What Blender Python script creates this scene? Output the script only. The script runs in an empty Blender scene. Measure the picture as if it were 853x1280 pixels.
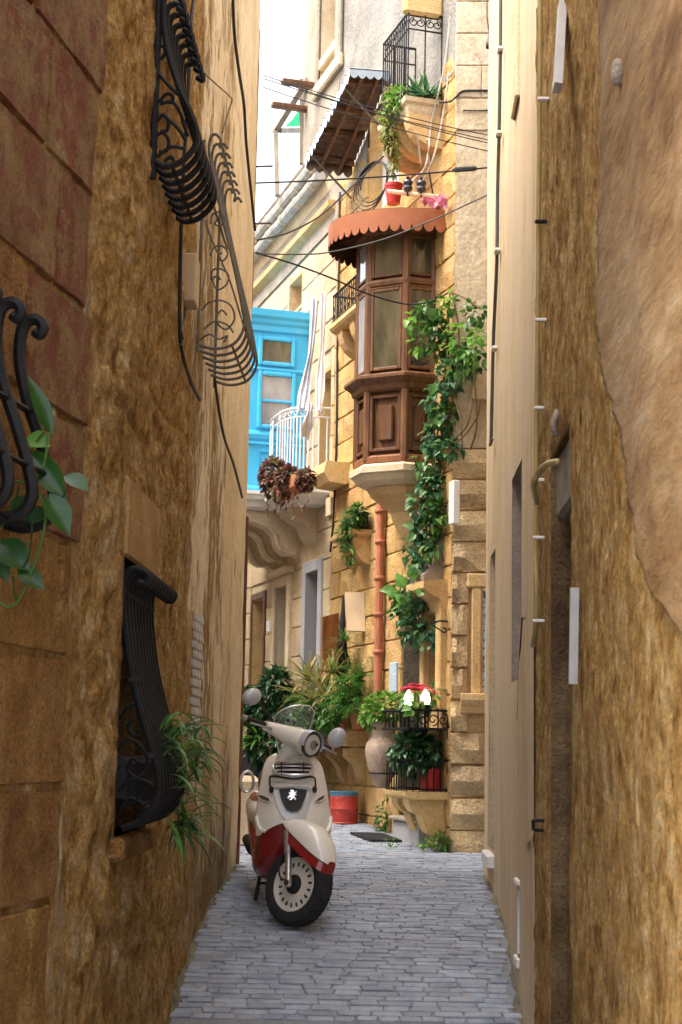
import bpy, math, random
import numpy as np
from mathutils import Vector, Matrix, noise
R = math.radians
random.seed(7)
C = bpy.context.scene.collection
SC = bpy.context.scene

# ------------------------------------------------------------------ camera
CAM = Vector((0, 0, 1.4))
FPX = 2000.0                                   # focal length in pixels of a 853 x 1280 frame
RM = Matrix.Rotation(R(90 + 8.38), 3, 'X') @ Matrix.Rotation(R(1.1), 3, 'Z')
cam = bpy.data.cameras.new('camera')
cam_o = bpy.data.objects.new('camera', cam)
C.objects.link(cam_o)
cam_o.matrix_world = Matrix.Translation(CAM) @ RM.to_4x4()
cam.sensor_fit = 'VERTICAL'
cam.sensor_height = 36.0
cam.lens = FPX / 1280 * 36.0
cam.clip_start = 0.05
cam.clip_end = 2000
cam.dof.use_dof = True
cam.dof.focus_distance = 10.6
cam.dof.aperture_fstop = 9.0
SC.camera = cam_o

# ------------------------------------------------------------------ sky, sun, exposure
SUN_EL, SUN_AZ = R(60), R(-112)                 # azimuth: 0 = ahead (+Y), negative = to the left
world = bpy.data.worlds.new('World')
SC.world = world
world.use_nodes = True
wn = world.node_tree.nodes
sky = wn.new('ShaderNodeTexSky')
sky.sky_type = 'NISHITA'
sky.sun_disc = False
sky.sun_elevation = SUN_EL
sky.sun_rotation = SUN_AZ
sky.air_density = 0.45
sky.dust_density = 9.0
sky.ozone_density = 1.0
wn['Background'].inputs['Strength'].default_value = 0.15
# thin bright cloud over the clear sky
tc = wn.new('ShaderNodeTexCoord'); cn = wn.new('ShaderNodeTexNoise'); cm = wn.new('ShaderNodeMapRange'); cx = wn.new('ShaderNodeMix')
cn.inputs['Scale'].default_value = 2.2; cn.inputs['Detail'].default_value = 6
cm.inputs[1].default_value, cm.inputs[2].default_value, cm.inputs[3].default_value, cm.inputs[4].default_value = .3, .7, .45, .9
cx.data_type = 'RGBA'; cx.inputs[7].default_value = (2.3, 2.3, 2.35, 1)
wl = world.node_tree.links
wl.new(tc.outputs['Generated'], cn.inputs['Vector']); wl.new(cn.outputs['Fac'], cm.inputs[0]); wl.new(cm.outputs[0], cx.inputs[0])
wl.new(sky.outputs[0], cx.inputs[6]); wl.new(cx.outputs[2], wn['Background'].inputs['Color'])
sl = bpy.data.lights.new('sun', 'SUN')
sl.energy = 0.5
sl.angle = R(30)
sl.color = (1.0, 0.93, 0.82)
sun = bpy.data.objects.new('sun', sl)
C.objects.link(sun)
sd = Vector((math.sin(SUN_AZ) * math.cos(SUN_EL), math.cos(SUN_AZ) * math.cos(SUN_EL), math.sin(SUN_EL)))
sun.rotation_euler = sd.to_track_quat('Z', 'Y').to_euler()
SC.view_settings.view_transform = 'Standard'
SC.view_settings.look = 'None'
SC.view_settings.exposure = 2.92
SC.view_settings.gamma = 1.0
SC.cycles.max_bounces = 8
SC.cycles.diffuse_bounces = 5
SC.cycles.transparent_max_bounces = 12

# ------------------------------------------------------------------ picture ray -> point
def ray(x, y):
    return RM @ Vector(((x - 426.5) / FPX, -(y - 640.0) / FPX, -1.0))
def P(x, y, Y):
    r = ray(x, y)
    return CAM + r * (Y / r.y)

class Frame:
    """a wall's own axes: a along it, n out of it, z up"""
    def __init__(s, o, a):
        s.o = Vector((o[0], o[1], 0.0))
        s.A = Vector((a[0], a[1], 0)).normalized()
        s.N = Vector((-s.A.y, s.A.x, 0))
        s.Z = Vector((0, 0, 1))
        s.rot = math.atan2(s.A.y, s.A.x)
    def w(s, a, n, z):
        return s.o + s.A * a + s.N * n + s.Z * z
    def loc(s, p):
        d = p - s.o
        return (d.dot(s.A), d.dot(s.N), d.z)
    def px(s, x, y, n=0.0):
        r = ray(x, y)
        t = (n - (CAM - s.o).dot(s.N)) / r.dot(s.N)
        q = s.loc(CAM + r * t)
        return q[0], q[2]
    def pa(s, x, y, a):
        r = ray(x, y)
        t = (a - (CAM - s.o).dot(s.A)) / r.dot(s.A)
        q = s.loc(CAM + r * t)
        return q[1], q[2]
W0 = Frame((0, 0), (1, 0))                     # plain world axes

# street profile (height of the street against distance)
_gy = [-6, 0, 4, 6, 7.2, 8.13, 8.87, 9.56, 10.32, 11.94, 13.4, 16.14, 22, 60, 400]
_gz = [-1.95, -1.95, -1.93, -1.82, -1.62, -1.402, -1.215, -1.08, -.97, -.869, -.8375, -.686, -.36, .6, .6]
def gz(Y):
    return float(np.interp(Y, _gy, _gz)) + 1.4

# the walls' base lines
pl0, pl1 = P(205, 1275, 8.13), P(296, 1076, 11.9)
pr0, pr1 = P(660, 1280, 8.13), P(606, 1083, 11.9)
dl = (pl1 - pl0).xy.normalized()
dr = (pr1 - pr0).xy.normalized()
LW = Frame(pl1, -dl)                           # left wall, a runs from its far end towards the camera
RW = Frame(pr1, dr); RW = Frame(pr1 , dr)      # right wall, a runs away (negative a = towards the camera)
lc = LW.w(11.9 - 6.15, 0, 0)                   # where the near left wall starts
LN = Frame(lc, (-.172, -1))                    # near left wall, a runs towards the camera
fc = P(565, 1061, 13.4)
FA = Frame(fc, (-.300, 1))                     # the sunny facade, a runs away from the corner
FF = Frame(fc, (-1, .03))                      # its front face, a negative = to the right
# ------------------------------------------------------------------ mesh builder
OFF = {}
class MB:
    def __init__(s):
        s.v, s.f, s.m = [], [], []
        s.cur = 0
    def add(s, vs, fs):
        b = len(s.v)
        s.v += [tuple(p) for p in vs]
        s.f += [tuple(b + i for i in q) for q in fs]
        s.m += [s.cur] * len(fs)
    def box(s, x0, x1, y0, y1, z0, z1):
        s.add([(x0, y0, z0), (x1, y0, z0), (x1, y1, z0), (x0, y1, z0), (x0, y0, z1), (x1, y0, z1), (x1, y1, z1), (x0, y1, z1)],
              [(0, 3, 2, 1), (4, 5, 6, 7), (0, 1, 5, 4), (1, 2, 6, 5), (2, 3, 7, 6), (3, 0, 4, 7)])
        return s
    def bbox(s, x0, x1, y0, y1, z0, z1, b=.01):
        """box with chamfered edges"""
        x0, x1 = min(x0, x1), max(x0, x1); y0, y1 = min(y0, y1), max(y0, y1); z0, z1 = min(z0, z1), max(z0, z1)
        b = min(b, (x1 - x0) * .45, (y1 - y0) * .45, (z1 - z0) * .45)
        vs = []
        for zz, i in ((z0, b), (z0 + b, 0), (z1 - b, 0), (z1, b)):
            for (cx, cy, sx, sy) in ((x0, y0, 1, 1), (x1, y0, -1, 1), (x1, y1, -1, -1), (x0, y1, 1, -1)):
                e = i
                vs += [(cx + sx * (e), cy + sy * (e + b), zz), (cx + sx * (e + b), cy + sy * e, zz)] if (sx * sy > 0) else \
                      [(cx + sx * (e + b), cy + sy * e, zz), (cx + sx * e, cy + sy * (e + b), zz)]
        fs = [tuple(range(7, -1, -1)), tuple(range(24, 32))]
        for k in range(3):
            for j in range(8):
                a = k * 8 + j; c = k * 8 + (j + 1) % 8
                fs.append((a, c, c + 8, a + 8))
        s.add(vs, fs)
        return s
    def prism(s, prof, axis, t0, t1):
        """extrude a closed 2-D profile; axis 'x': profile is (y,z), 'y': (x,z), 'z': (x,y)"""
        n = len(prof)
        def pt(u, v, t):
            return (t, u, v) if axis == 'x' else ((u, t, v) if axis == 'y' else (u, v, t))
        vs = [pt(u, v, t0) for u, v in prof] + [pt(u, v, t1) for u, v in prof]
        fs = [tuple(range(n - 1, -1, -1)), tuple(range(n, 2 * n))]
        fs += [(i, (i + 1) % n, n + (i + 1) % n, n + i) for i in range(n)]
        s.add(vs, fs)
        return s
    def tube(s, pts, r, seg=6, closed=False):
        pts = [Vector(p) for p in pts]
        n = len(pts)
        rs = r if isinstance(r, (list, tuple)) else [r] * n
        rings = []
        prev = None
        for i in range(n):
            if closed:
                t = pts[(i + 1) % n] - pts[i - 1]
            else:
                t = pts[min(i + 1, n - 1)] - pts[max(i - 1, 0)]
            if t.length < 1e-9: t = Vector((0, 0, 1))
            t.normalize()
            if prev is None:
                h = Vector((0, 0, 1)) if abs(t.z) < .9 else Vector((1, 0, 0))
                u = t.cross(h).normalized()
            else:
                u = (prev - t * prev.dot(t))
                u = u.normalized() if u.length > 1e-6 else t.orthogonal().normalized()
            prev = u
            w = t.cross(u)
            rings.append([pts[i] + (u * math.cos(6.28319 * k / seg) + w * math.sin(6.28319 * k / seg)) * rs[i] for k in range(seg)])
        vs = [p for q in rings for p in q]
        fs = []
        for i in range(n if closed else n - 1):
            j = (i + 1) % n
            for k in range(seg):
                l = (k + 1) % seg
                fs.append((i * seg + k, i * seg + l, j * seg + l, j * seg + k))
        if not closed:
            fs += [tuple(range(seg - 1, -1, -1)), tuple((n - 1) * seg + k for k in range(seg))]
        s.add(vs, fs)
        return s
    def strip(s, pts, w, up, t=.004):
        """flat bar along pts, w wide along up (vector), t thick"""
        pts = [Vector(p) for p in pts]; up = Vector(up).normalized()
        vs, fs = [], []
        n = len(pts)
        for i, p in enumerate(pts):
            d = (pts[min(i + 1, n - 1)] - pts[max(i - 1, 0)]).normalized()
            q = d.cross(up)
            q = q.normalized() if q.length > 1e-6 else d.orthogonal().normalized()
            vs += [p + up * w / 2 + q * t / 2, p + up * w / 2 - q * t / 2, p - up * w / 2 - q * t / 2, p - up * w / 2 + q * t / 2]
        for i in range(n - 1):
            for k in range(4):
                fs.append((i * 4 + k, i * 4 + (k + 1) % 4, i * 4 + 4 + (k + 1) % 4, i * 4 + 4 + k))
        fs += [(3, 2, 1, 0), tuple((n - 1) * 4 + k for k in range(4))]
        s.add(vs, fs)
        return s
    def lathe(s, prof, c=(0, 0, 0), seg=20, a0=0.0, a1=6.28319, sx=1.0, sy=1.0, cap=False):
        full = abs(a1 - a0) > 6.28
        m = seg if full else seg + 1
        vs, fs = [], []
        for r, z in prof:
            for k in range(m):
                a = a0 + (a1 - a0) * k / seg
                vs.append((c[0] + r * math.cos(a) * sx, c[1] + r * math.sin(a) * sy, c[2] + z))
        for i in range(len(prof) - 1):
            for k in range(seg):
                l = (k + 1) % m
                fs.append((i * m + k, i * m + l, i * m + m + l, i * m + m + k))
        if full and cap:
            if prof[0][0] > 1e-4: fs.append(tuple(range(m - 1, -1, -1)))
            if prof[-1][0] > 1e-4: fs.append(tuple((len(prof) - 1) * m + k for k in range(m)))
        s.add(vs, fs)
        return s
    def ball(s, c, rx, ry, rz, seg=12, rings=7):
        s.lathe([(max(1e-5, math.sin(math.pi * i / rings)), -math.cos(math.pi * i / rings)) for i in range(rings + 1)], (0, 0, 0), seg)
        k = seg * (rings + 1)
        s.v[-k:] = [(c[0] + v[0] * rx, c[1] + v[1] * ry, c[2] + v[2] * rz) for v in s.v[-k:]]
        return s
    def grid(s, fn, nu, nv, flip=False):
        vs = [fn(i / nu, j / nv) for j in range(nv + 1) for i in range(nu + 1)]
        fs = []
        for j in range(nv):
            for i in range(nu):
                a = j * (nu + 1) + i
                q = (a, a + 1, a + nu + 2, a + nu + 1)
                fs.append(q[::-1] if flip else q)
        s.add(vs, fs)
        return s
    def leaf(s, p, d, up, L, w, bend=.25, heart=False):
        """one folded leaf: three pairs of points and a tip"""
        p = Vector(p); d = Vector(d).normalized(); up = Vector(up)
        side = d.cross(up)
        side = side.normalized() if side.length > 1e-5 else d.orthogonal().normalized()
        nn = side.cross(d).normalized()
        e = [(0.0, .12), (.28, .5 if not heart else .62), (.62, .42), (1.0, .03)]
        vs = []
        for t, hw in e:
            c = p + d * (L * t) - nn * (bend * L * t * t)
            lift = nn * (hw * w * .35)
            vs += [c - side * (w * hw) + lift, c, c + side * (w * hw) + lift]
        fs = []
        for i in range(3):
            for k in range(2):
                a = i * 3 + k
                fs.append((a, a + 1, a + 4, a + 3))
        s.add(vs, fs)
        return s
    def xf(s, M, start=0):
        s.v[start:] = [tuple(M @ Vector(p)) for p in s.v[start:]]
        return s
    def mesh(s, name, mats, smooth=False, off=(0, 0, 0)):
        me = bpy.data.meshes.new(name)
        vs = s.v if not any(off) else [(p[0] - off[0], p[1] - off[1], p[2] - off[2]) for p in s.v]
        me.from_pydata(vs, [], s.f)
        for m in (mats if isinstance(mats, (list, tuple)) else [mats]):
            me.materials.append(m)
        if any(s.m): me.polygons.foreach_set('material_index', s.m)
        if smooth: me.polygons.foreach_set('use_smooth', [True] * len(s.f))
        me.update()
        return me
    def build(s, name, mats, parent=None, smooth=False, kind=None, label=None):
        off = OFF.get(parent.name, (0, 0, 0)) if parent else (0, 0, 0)
        o = bpy.data.objects.new(name, s.mesh(name, mats, smooth, off))
        C.objects.link(o)
        if parent:
            o.parent = parent
            OFF[o.name] = off
        if kind: o['kind'] = kind
        if label: o['label'] = label
        if smooth == 'angle': pass
        return o
def autosmooth(o, ang=35):
    me = o.data
    me.polygons.foreach_set('use_smooth', [True] * len(me.polygons))
    try: me.set_sharp_from_angle(angle=R(ang))
    except Exception: pass
    return o
def thing(name, label, cat, fr=W0, base=(0, 0, 0), group=None):
    e = bpy.data.objects.new(name, None)
    C.objects.link(e)
    e.empty_display_size = .2
    e.location = fr.w(*base)
    e.rotation_euler = (0, 0, fr.rot)
    e['label'] = label; e['category'] = cat
    if group: e['group'] = group
    OFF[e.name] = tuple(base)
    return e
def solo(name, label, cat, mb, mats, fr=W0, base=(0, 0, 0), group=None, smooth=False, kind=None):
    o = bpy.data.objects.new(name, mb.mesh(name, mats, smooth, base))
    C.objects.link(o)
    o.location = fr.w(*base)
    o.rotation_euler = (0, 0, fr.rot)
    if kind: o['kind'] = kind
    if label: o['label'] = label
    if cat: o['category'] = cat
    if group: o['group'] = group
    OFF[o.name] = tuple(base)
    return o
def inst(name, me, parent, loc, rotz=0.0, scale=(1, 1, 1), rot=None):
    o = bpy.data.objects.new(name, me)
    C.objects.link(o)
    o.parent = parent
    off = OFF.get(parent.name, (0, 0, 0))
    o.location = (loc[0] - off[0], loc[1] - off[1], loc[2] - off[2])
    o.rotation_euler = rot if rot else (0, 0, rotz)
    o.scale = scale
    OFF[o.name] = off
    return o
def arc(c, r, a0, a1, n=10):
    return [(c[0] + r * math.cos(R(a0 + (a1 - a0) * i / n)), c[1] + r * math.sin(R(a0 + (a1 - a0) * i / n))) for i in range(n + 1)]
def spline(pts, n=8):
    """Catmull-Rom through points"""
    pts = [Vector(p) for p in pts]
    q = [pts[0]] + pts + [pts[-1]]
    out = []
    for i in range(1, len(q) - 2):
        for k in range(n):
            t = k / n
            a, b, c, d = q[i - 1], q[i], q[i + 1], q[i + 2]
            out.append(.5 * ((2 * b) + (c - a) * t + (2 * a - 5 * b + 4 * c - d) * t * t + (3 * b - a - 3 * c + d) * t ** 3))
    out.append(pts[-1])
    return out
def scroll(c, r0, r1, a0, turns, n=22):
    """flat spiral from radius r0 to r1, 2-D"""
    return [(c[0] + (r0 + (r1 - r0) * i / n) * math.cos(R(a0) + turns * 6.28319 * i / n),
             c[1] + (r0 + (r1 - r0) * i / n) * math.sin(R(a0) + turns * 6.28319 * i / n)) for i in range(n + 1)]

# numpy value noise
def vnoise(x, y, seed=0):
    xi = np.floor(x).astype(np.int64); yi = np.floor(y).astype(np.int64)
    fx = x - xi; fy = y - yi
    fx = fx * fx * (3 - 2 * fx); fy = fy * fy * (3 - 2 * fy)
    def h(i, j):
        n = (i * 374761393 + j * 668265263 + seed * 974634541) & 0x7fffffff
        n = ((n ^ (n >> 13)) * 1274126177) & 0x7fffffff
        return ((n ^ (n >> 16)) & 0xffff) / 65535.0
    return (h(xi, yi) * (1 - fx) + h(xi + 1, yi) * fx) * (1 - fy) + (h(xi, yi + 1) * (1 - fx) + h(xi + 1, yi + 1) * fx) * fy
def fbm(x, y, o=4, seed=0, gain=.5):
    t = 0; a = 1.0; s = 0
    for i in range(o):
        t = t + a * vnoise(x * 2 ** i, y * 2 ** i, seed + i * 17); s += a; a *= gain
    return t / s
def sstep(a, b, x):
    t = np.clip((x - a) / (b - a), 0, 1)
    return t * t * (3 - 2 * t)
# ------------------------------------------------------------------ materials
class G:
    def __init__(s, name):
        s.mat = bpy.data.materials.new(name)
        s.mat.use_nodes = True
        s.nt = s.mat.node_tree
        s.b = s.nt.nodes['Principled BSDF']
        s.pos = None
    def n(s, t, **kw):
        q = s.nt.nodes.new(t)
        for k, v in kw.items():
            if hasattr(q, k): setattr(q, k, v)
            else: q.inputs[k].default_value = v
        return q
    def l(s, a, b): s.nt.links.new(a, b)
    def p(s, sc=(1, 1, 1)):
        if s.pos is None: s.pos = s.n('ShaderNodeNewGeometry')
        if sc == (1, 1, 1): return s.pos.outputs['Position']
        m = s.n('ShaderNodeVectorMath', operation='MULTIPLY')
        s.l(s.pos.outputs['Position'], m.inputs[0]); m.inputs[1].default_value = sc
        return m.outputs[0]
    def noise(s, scale, detail=6, rough=.6, sc=(1, 1, 1), dist=0.0):
        q = s.n('ShaderNodeTexNoise', Scale=scale, Detail=detail, Roughness=rough, Distortion=dist)
        s.l(s.p(sc), q.inputs['Vector'])
        return q.outputs['Fac']
    def ramp(s, fac, stops):
        q = s.n('ShaderNodeValToRGB')
        e = q.color_ramp.elements
        while len(e) < len(stops): e.new(.5)
        for el, (p, c) in zip(e, stops):
            el.position = p
            el.color = (*c, 1) if len(c) == 3 else c
        s.l(fac, q.inputs[0])
        return q.outputs[0]
    def mix(s, fac, a, b, bt='MIX'):
        q = s.n('ShaderNodeMix', data_type='RGBA', blend_type=bt)
        for v, i in ((fac, 0), (a, 6), (b, 7)):
            if hasattr(v, 'links') or hasattr(v, 'is_linked'): s.l(v, q.inputs[i])
            else: q.inputs[i].default_value = v if i == 0 else (*v, 1)
        return q.outputs[2]
    def math(s, op, a, b=0.0, clamp=False):
        q = s.n('ShaderNodeMath', operation=op, use_clamp=clamp)
        for v, i in ((a, 0), (b, 1)):
            if hasattr(v, 'is_linked'): s.l(v, q.inputs[i])
            else: q.inputs[i].default_value = v
        return q.outputs[0]
    def hsv(s, col, h=.5, sat=1.0, v=1.0):
        q = s.n('ShaderNodeHueSaturation')
        s.l(col, q.inputs['Color'])
        for x, k in ((h, 'Hue'), (sat, 'Saturation'), (v, 'Value')):
            if hasattr(x, 'is_linked'): s.l(x, q.inputs[k])
            else: q.inputs[k].default_value = x
        return q.outputs[0]
    def mrange(s, v, a, b, c, d):
        q = s.n('ShaderNodeMapRange')
        s.l(v, q.inputs[0])
        for i, x in enumerate((a, b, c, d)): q.inputs[i + 1].default_value = x
        return q.outputs[0]
    def bump(s, h, strength=.5, dist=.01, prev=None):
        q = s.n('ShaderNodeBump', Strength=strength, Distance=dist)
        s.l(h, q.inputs['Height'])
        if prev is not None: s.l(prev, q.inputs['Normal'])
        return q.outputs[0]
    def out(s, col=None, rough=.85, normal=None, spec=.3, metal=0.0):
        if col is not None:
            if hasattr(col, 'is_linked'): s.l(col, s.b.inputs['Base Color'])
            else: s.b.inputs['Base Color'].default_value = (*col, 1)
        if hasattr(rough, 'is_linked'): s.l(rough, s.b.inputs['Roughness'])
        else: s.b.inputs['Roughness'].default_value = rough
        s.b.inputs['Specular IOR Level'].default_value = spec
        s.b.inputs['Metallic'].default_value = metal
        if normal is not None: s.l(normal, s.b.inputs['Normal'])
        return s.mat

def stone(name, c1, c2, c3, stain=(.12, .10, .08), stain_amt=.35, sc=3.0, bump=.5, pit=.5, jit=.18, sz=(1, 1, 1), rough=.9, grit_shade=.26):
    """limestone: mottled colour, grey weathering in blotches, pitted relief with its fine shading put into the colour; jit = block to block variation"""
    g = G(name)
    a = g.noise(sc, 8, .62, sz)
    col = g.ramp(a, [(.28, c1), (.5, c2), (.72, c3)])
    st = g.ramp(g.noise(sc * .45, 7, .68, (sz[0], sz[1], sz[2] * .6), .6), [(.5, (0, 0, 0)), (.72, (1, 1, 1))])
    stf = g.math('MULTIPLY', st, stain_amt)
    col = g.mix(stf, col, stain)
    fine = g.noise(sc * 16, 6, .8)
    col = g.hsv(col, v=g.mrange(fine, .32, .68, 1 - grit_shade, 1 + grit_shade))  # stone grain plus micro-shading painted as lighter and darker colour
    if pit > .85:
        pm = g.ramp(g.noise(sc * 9, 8, .8), [(.36, (1, 1, 1)), (.45, (0, 0, 0))])  # low spots darkened: grime and pit shade put into the colour
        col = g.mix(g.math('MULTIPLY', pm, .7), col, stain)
    if jit:
        oi = g.n('ShaderNodeObjectInfo')
        col = g.hsv(col, h=g.mrange(oi.outputs['Random'], 0, 1, .495, .508), v=g.mrange(oi.outputs['Random'], 0, 1, 1 - jit, 1 + jit))
    vo = g.n('ShaderNodeTexVoronoi', Scale=sc * 14)
    g.l(g.p(sz), vo.inputs['Vector'])
    nb = g.bump(g.noise(sc * 6, 8, .7, sz), bump, .03)
    nb = g.bump(vo.outputs['Distance'], pit * .5, .012, nb)
    return g.out(col, rough, nb, .2)

def paint(name, c, rough=.5, var=.12, sc=4, bump=.15, spec=.4, dirt=None, dirt_amt=.4, metal=0.0):
    g = G(name)
    a = g.noise(sc, 6, .6)
    c1 = tuple(x * (1 - var) for x in c); c2 = tuple(min(1, x * (1 + var)) for x in c)
    col = g.ramp(a, [(.3, c1), (.7, c2)])
    if dirt:
        d = g.ramp(g.noise(sc * 2.2, 8, .7), [(.52, (0, 0, 0)), (.7, (1, 1, 1))])
        col = g.mix(g.math('MULTIPLY', d, dirt_amt), col, dirt)
    return g.out(col, rough, g.bump(g.noise(sc * 8, 4, .6), bump, .01), spec, metal)

def leafmat(name, c1, c2, rough=.4, trans=.25, c3=None):
    """leaves differ one from the next"""
    g = G(name)
    ge = g.n('ShaderNodeNewGeometry')
    r = ge.outputs['Random Per Island']
    col = g.ramp(r, [(0, c1), (.6, c2), (1, c3 or c2)])
    col = g.hsv(col, v=g.mrange(g.noise(25, 2, .5), .3, .7, .75, 1.25))
    m = g.out(col, rough, None, .45)
    t = g.n('ShaderNodeBsdfTranslucent')
    g.l(g.hsv(col, h=.485, v=1.5), t.inputs['Color'])
    mx = g.n('ShaderNodeMixShader'); mx.inputs[0].default_value = trans
    o = g.nt.nodes['Material Output']
    g.l(g.b.outputs[0], mx.inputs[1]); g.l(t.outputs[0], mx.inputs[2]); g.l(mx.outputs[0], o.inputs['Surface'])
    return m

def glassmat(name, tint=(.9, .95, .95), alpha=.3, rough=.03):
    g = G(name)
    m = g.out((.35, .37, .36), rough, None, .8)
    g.b.inputs['Roughness'].default_value = rough
    t = g.n('ShaderNodeBsdfTransparent'); t.inputs[0].default_value = (*tint, 1)
    mx = g.n('ShaderNodeMixShader'); mx.inputs[0].default_value = alpha
    o = g.nt.nodes['Material Output']
    g.l(t.outputs[0], mx.inputs[1]); g.l(g.b.outputs[0], mx.inputs[2]); g.l(mx.outputs[0], o.inputs['Surface'])
    return m

M = {}
# masonry
M['ashlar'] = stone('warm limestone', (.38, .225, .08), (.48, .305, .12), (.55, .38, .175), (.19, .13, .065), .5, 3.0, .6, .7, .07)
M['ashlar_back'] = stone('limestone joints', (.36, .23, .10), (.46, .31, .15), (.52, .37, .2), (.2, .15, .1), .3, 3, .4, .4, 0)
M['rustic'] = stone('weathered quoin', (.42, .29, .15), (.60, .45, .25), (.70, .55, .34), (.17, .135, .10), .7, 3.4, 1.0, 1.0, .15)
M['pale'] = stone('pale limestone', (.42, .315, .18), (.52, .405, .26), (.59, .49, .335), (.24, .205, .155), .55, 2.6, .35, .4, .1)
M['pale_back'] = stone('pale joints', (.42, .33, .21), (.5, .41, .27), (.56, .47, .33), (.3, .26, .2), .3, 2.6, .3, .3, 0)
M['white_render'] = stone('whitish render', (.24, .20, .15), (.32, .28, .22), (.39, .345, .285), (.14, .125, .11), .8, 1.6, .25, .2, .05)
M['grey_render'] = stone('grey stucco', (.17, .16, .145), (.25, .235, .21), (.32, .295, .26), (.22, .22, .22), .7, 2.0, .8, .8, .05)
M['front_render'] = stone('stained render', (.34, .265, .17), (.47, .38, .26), (.57, .475, .34), (.13, .125, .115), .95, 1.9, .5, .5, .08, (1, 1, .7))
M['carved'] = stone('carved limestone', (.48, .30, .125), (.57, .385, .18), (.64, .455, .245), (.24, .19, .13), .3, 3.5, .3, .3, .08)
M['carved_pale'] = stone('pale carved stone', (.5, .39, .245), (.6, .49, .33), (.67, .57, .41), (.3, .27, .22), .35, 3.5, .25, .25, .06)
M['old_stone'] = stone('dark old stone', (.16, .14, .11), (.28, .24, .19), (.38, .33, .26), (.07, .07, .06), .6, 6, .8, .7, .05)
M['grey_paint'] = paint('grey painted surround', (.36, .37, .39), .7, .1, 3, .2, .2)
M['near_block'] = stone('brown block', (.24, .115, .03), (.42, .225, .07), (.58, .36, .135), (.11, .05, .015), .6, 4.6, 1.3, 1.2, .14, grit_shade=.5)
M['near_mortar'] = stone('mortar', (.36, .215, .08), (.46, .29, .12), (.56, .38, .18), (.14, .085, .04), .4, 5, .7, .5, 0)
def redblock():
    g = G('worn red paint on block')
    a = g.noise(4.2, 8, .62)
    st = g.ramp(a, [(.28, (.24, .13, .045)), (.5, (.38, .22, .085)), (.72, (.48, .31, .13))])
    red = g.ramp(g.noise(7, 6, .6), [(.3, (.22, .05, .025)), (.7, (.36, .105, .055))])
    w = g.ramp(g.noise(6.5, 11, .78, (1, 1, 1), .2), [(.45, (1, 1, 1)), (.54, (0, 0, 0))])
    w = g.math('MULTIPLY', w, .85)
    col = g.mix(w, st, red)
    col = g.hsv(col, v=g.mrange(g.noise(70, 6, .8), .32, .68, .5, 1.45))
    nb = g.bump(g.noise(26, 10, .78), 1.2, .04)
    return g.out(col, .8, nb, .25)
M['red_block'] = redblock()

def worn(name, plaster, pl_dark, rock1, rock2, rock3, hi=(.5, .4, .26), rbump=1.0, pb=.35, streak=(1, 1, .35)):
    """wall whose plaster has come off in places (mesh attribute 'wear': 1 = bare stone)"""
    g = G(name)
    at = g.n('ShaderNodeAttribute', attribute_name='wear')
    wv = at.outputs['Fac']
    nz = g.noise(9, 10, .78, streak)
    f = g.math('ADD', wv, g.math('MULTIPLY', g.math('SUBTRACT', nz, .5), 1.5))
    f = g.ramp(f, [(.44, (0, 0, 0)), (.58, (1, 1, 1))])
    pl = g.ramp(g.noise(1.7, 8, .62, streak, .4), [(.3, pl_dark), (.55, plaster), (.8, tuple(min(1, x * 1.12) for x in plaster))])
    pl = g.mix(g.ramp(g.noise(5.5, 9, .75, (1, 1, .5)), [(.56, (0, 0, 0)), (.7, (.6, .6, .6))]), pl, rock2)
    rk = g.ramp(g.noise(8.5, 12, .74, (1, 1, .8), .2), [(.30, rock1), (.41, rock2), (.52, rock3), (.64, hi)])
    rk = g.hsv(rk, v=g.mrange(g.noise(48, 8, .85), .34, .66, .42, 1.45))  # light and dark grain paints the fine shading of rough stone
    pm = g.ramp(g.noise(22, 8, .8, (1, 1, .8)), [(.35, (1, 1, 1)), (.42, (0, 0, 0))])  # dirty pits coloured dark, standing in for their shade
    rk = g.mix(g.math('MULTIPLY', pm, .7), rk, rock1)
    pl = g.hsv(pl, v=g.mrange(g.noise(26, 8, .8, (1, 1, .3)), .34, .66, .72, 1.18))
    col = g.mix(f, pl, rk)
    h1 = g.noise(14, 10, .75)
    vo = g.n('ShaderNodeTexVoronoi', Scale=26); g.l(g.p((1, 1, .8)), vo.inputs['Vector'])
    hs = g.math('ADD', h1, g.math('MULTIPLY', vo.outputs['Distance'], .5))
    hs = g.math('MULTIPLY', hs, g.math('ADD', g.math('MULTIPLY', f, rbump), pb * .4))
    nb = g.bump(hs, 1.0, .07)
    nb = g.bump(g.noise(55, 8, .85), .7, .012, nb)
    return g.out(col, .88, nb, .2)
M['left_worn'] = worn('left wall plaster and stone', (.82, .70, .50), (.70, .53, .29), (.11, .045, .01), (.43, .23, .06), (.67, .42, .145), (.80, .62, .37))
M['right_worn'] = worn('right wall stone', (.60, .42, .20), (.47, .29, .11), (.08, .03, .006), (.40, .21, .054), (.61, .38, .13), (.74, .55, .28))
def smoothplaster():
    g = G('smooth cream plaster')
    col = g.ramp(g.noise(1.1, 7, .6, (1, 1, .22), .3), [(.3, (.52, .395, .23)), (.5, (.65, .52, .335)), (.7, (.72, .61, .43))])
    col = g.mix(g.ramp(g.noise(3.5, 8, .7, (1, 1, .15)), [(.48, (0, 0, 0)), (.68, (.75, .75, .75))]), col, (.46, .32, .16))
    col = g.hsv(col, v=g.mrange(g.noise(22, 8, .8, (1, 1, .25)), .32, .68, .84, 1.1))
    rp = g.ramp(g.noise(1.3, 5, .55, (1, .6, .5), .2), [(.53, (0, 0, 0)), (.545, (1, 1, 1))])
    col = g.mix(g.math('MULTIPLY', rp, .5), col, (.60, .50, .36))
    hb = g.math('ADD', g.noise(12, 8, .7, (1, 1, .4)), g.math('MULTIPLY', rp, .15))
    return g.out(col, .8, g.bump(hb, .45, .025), .25)
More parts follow.
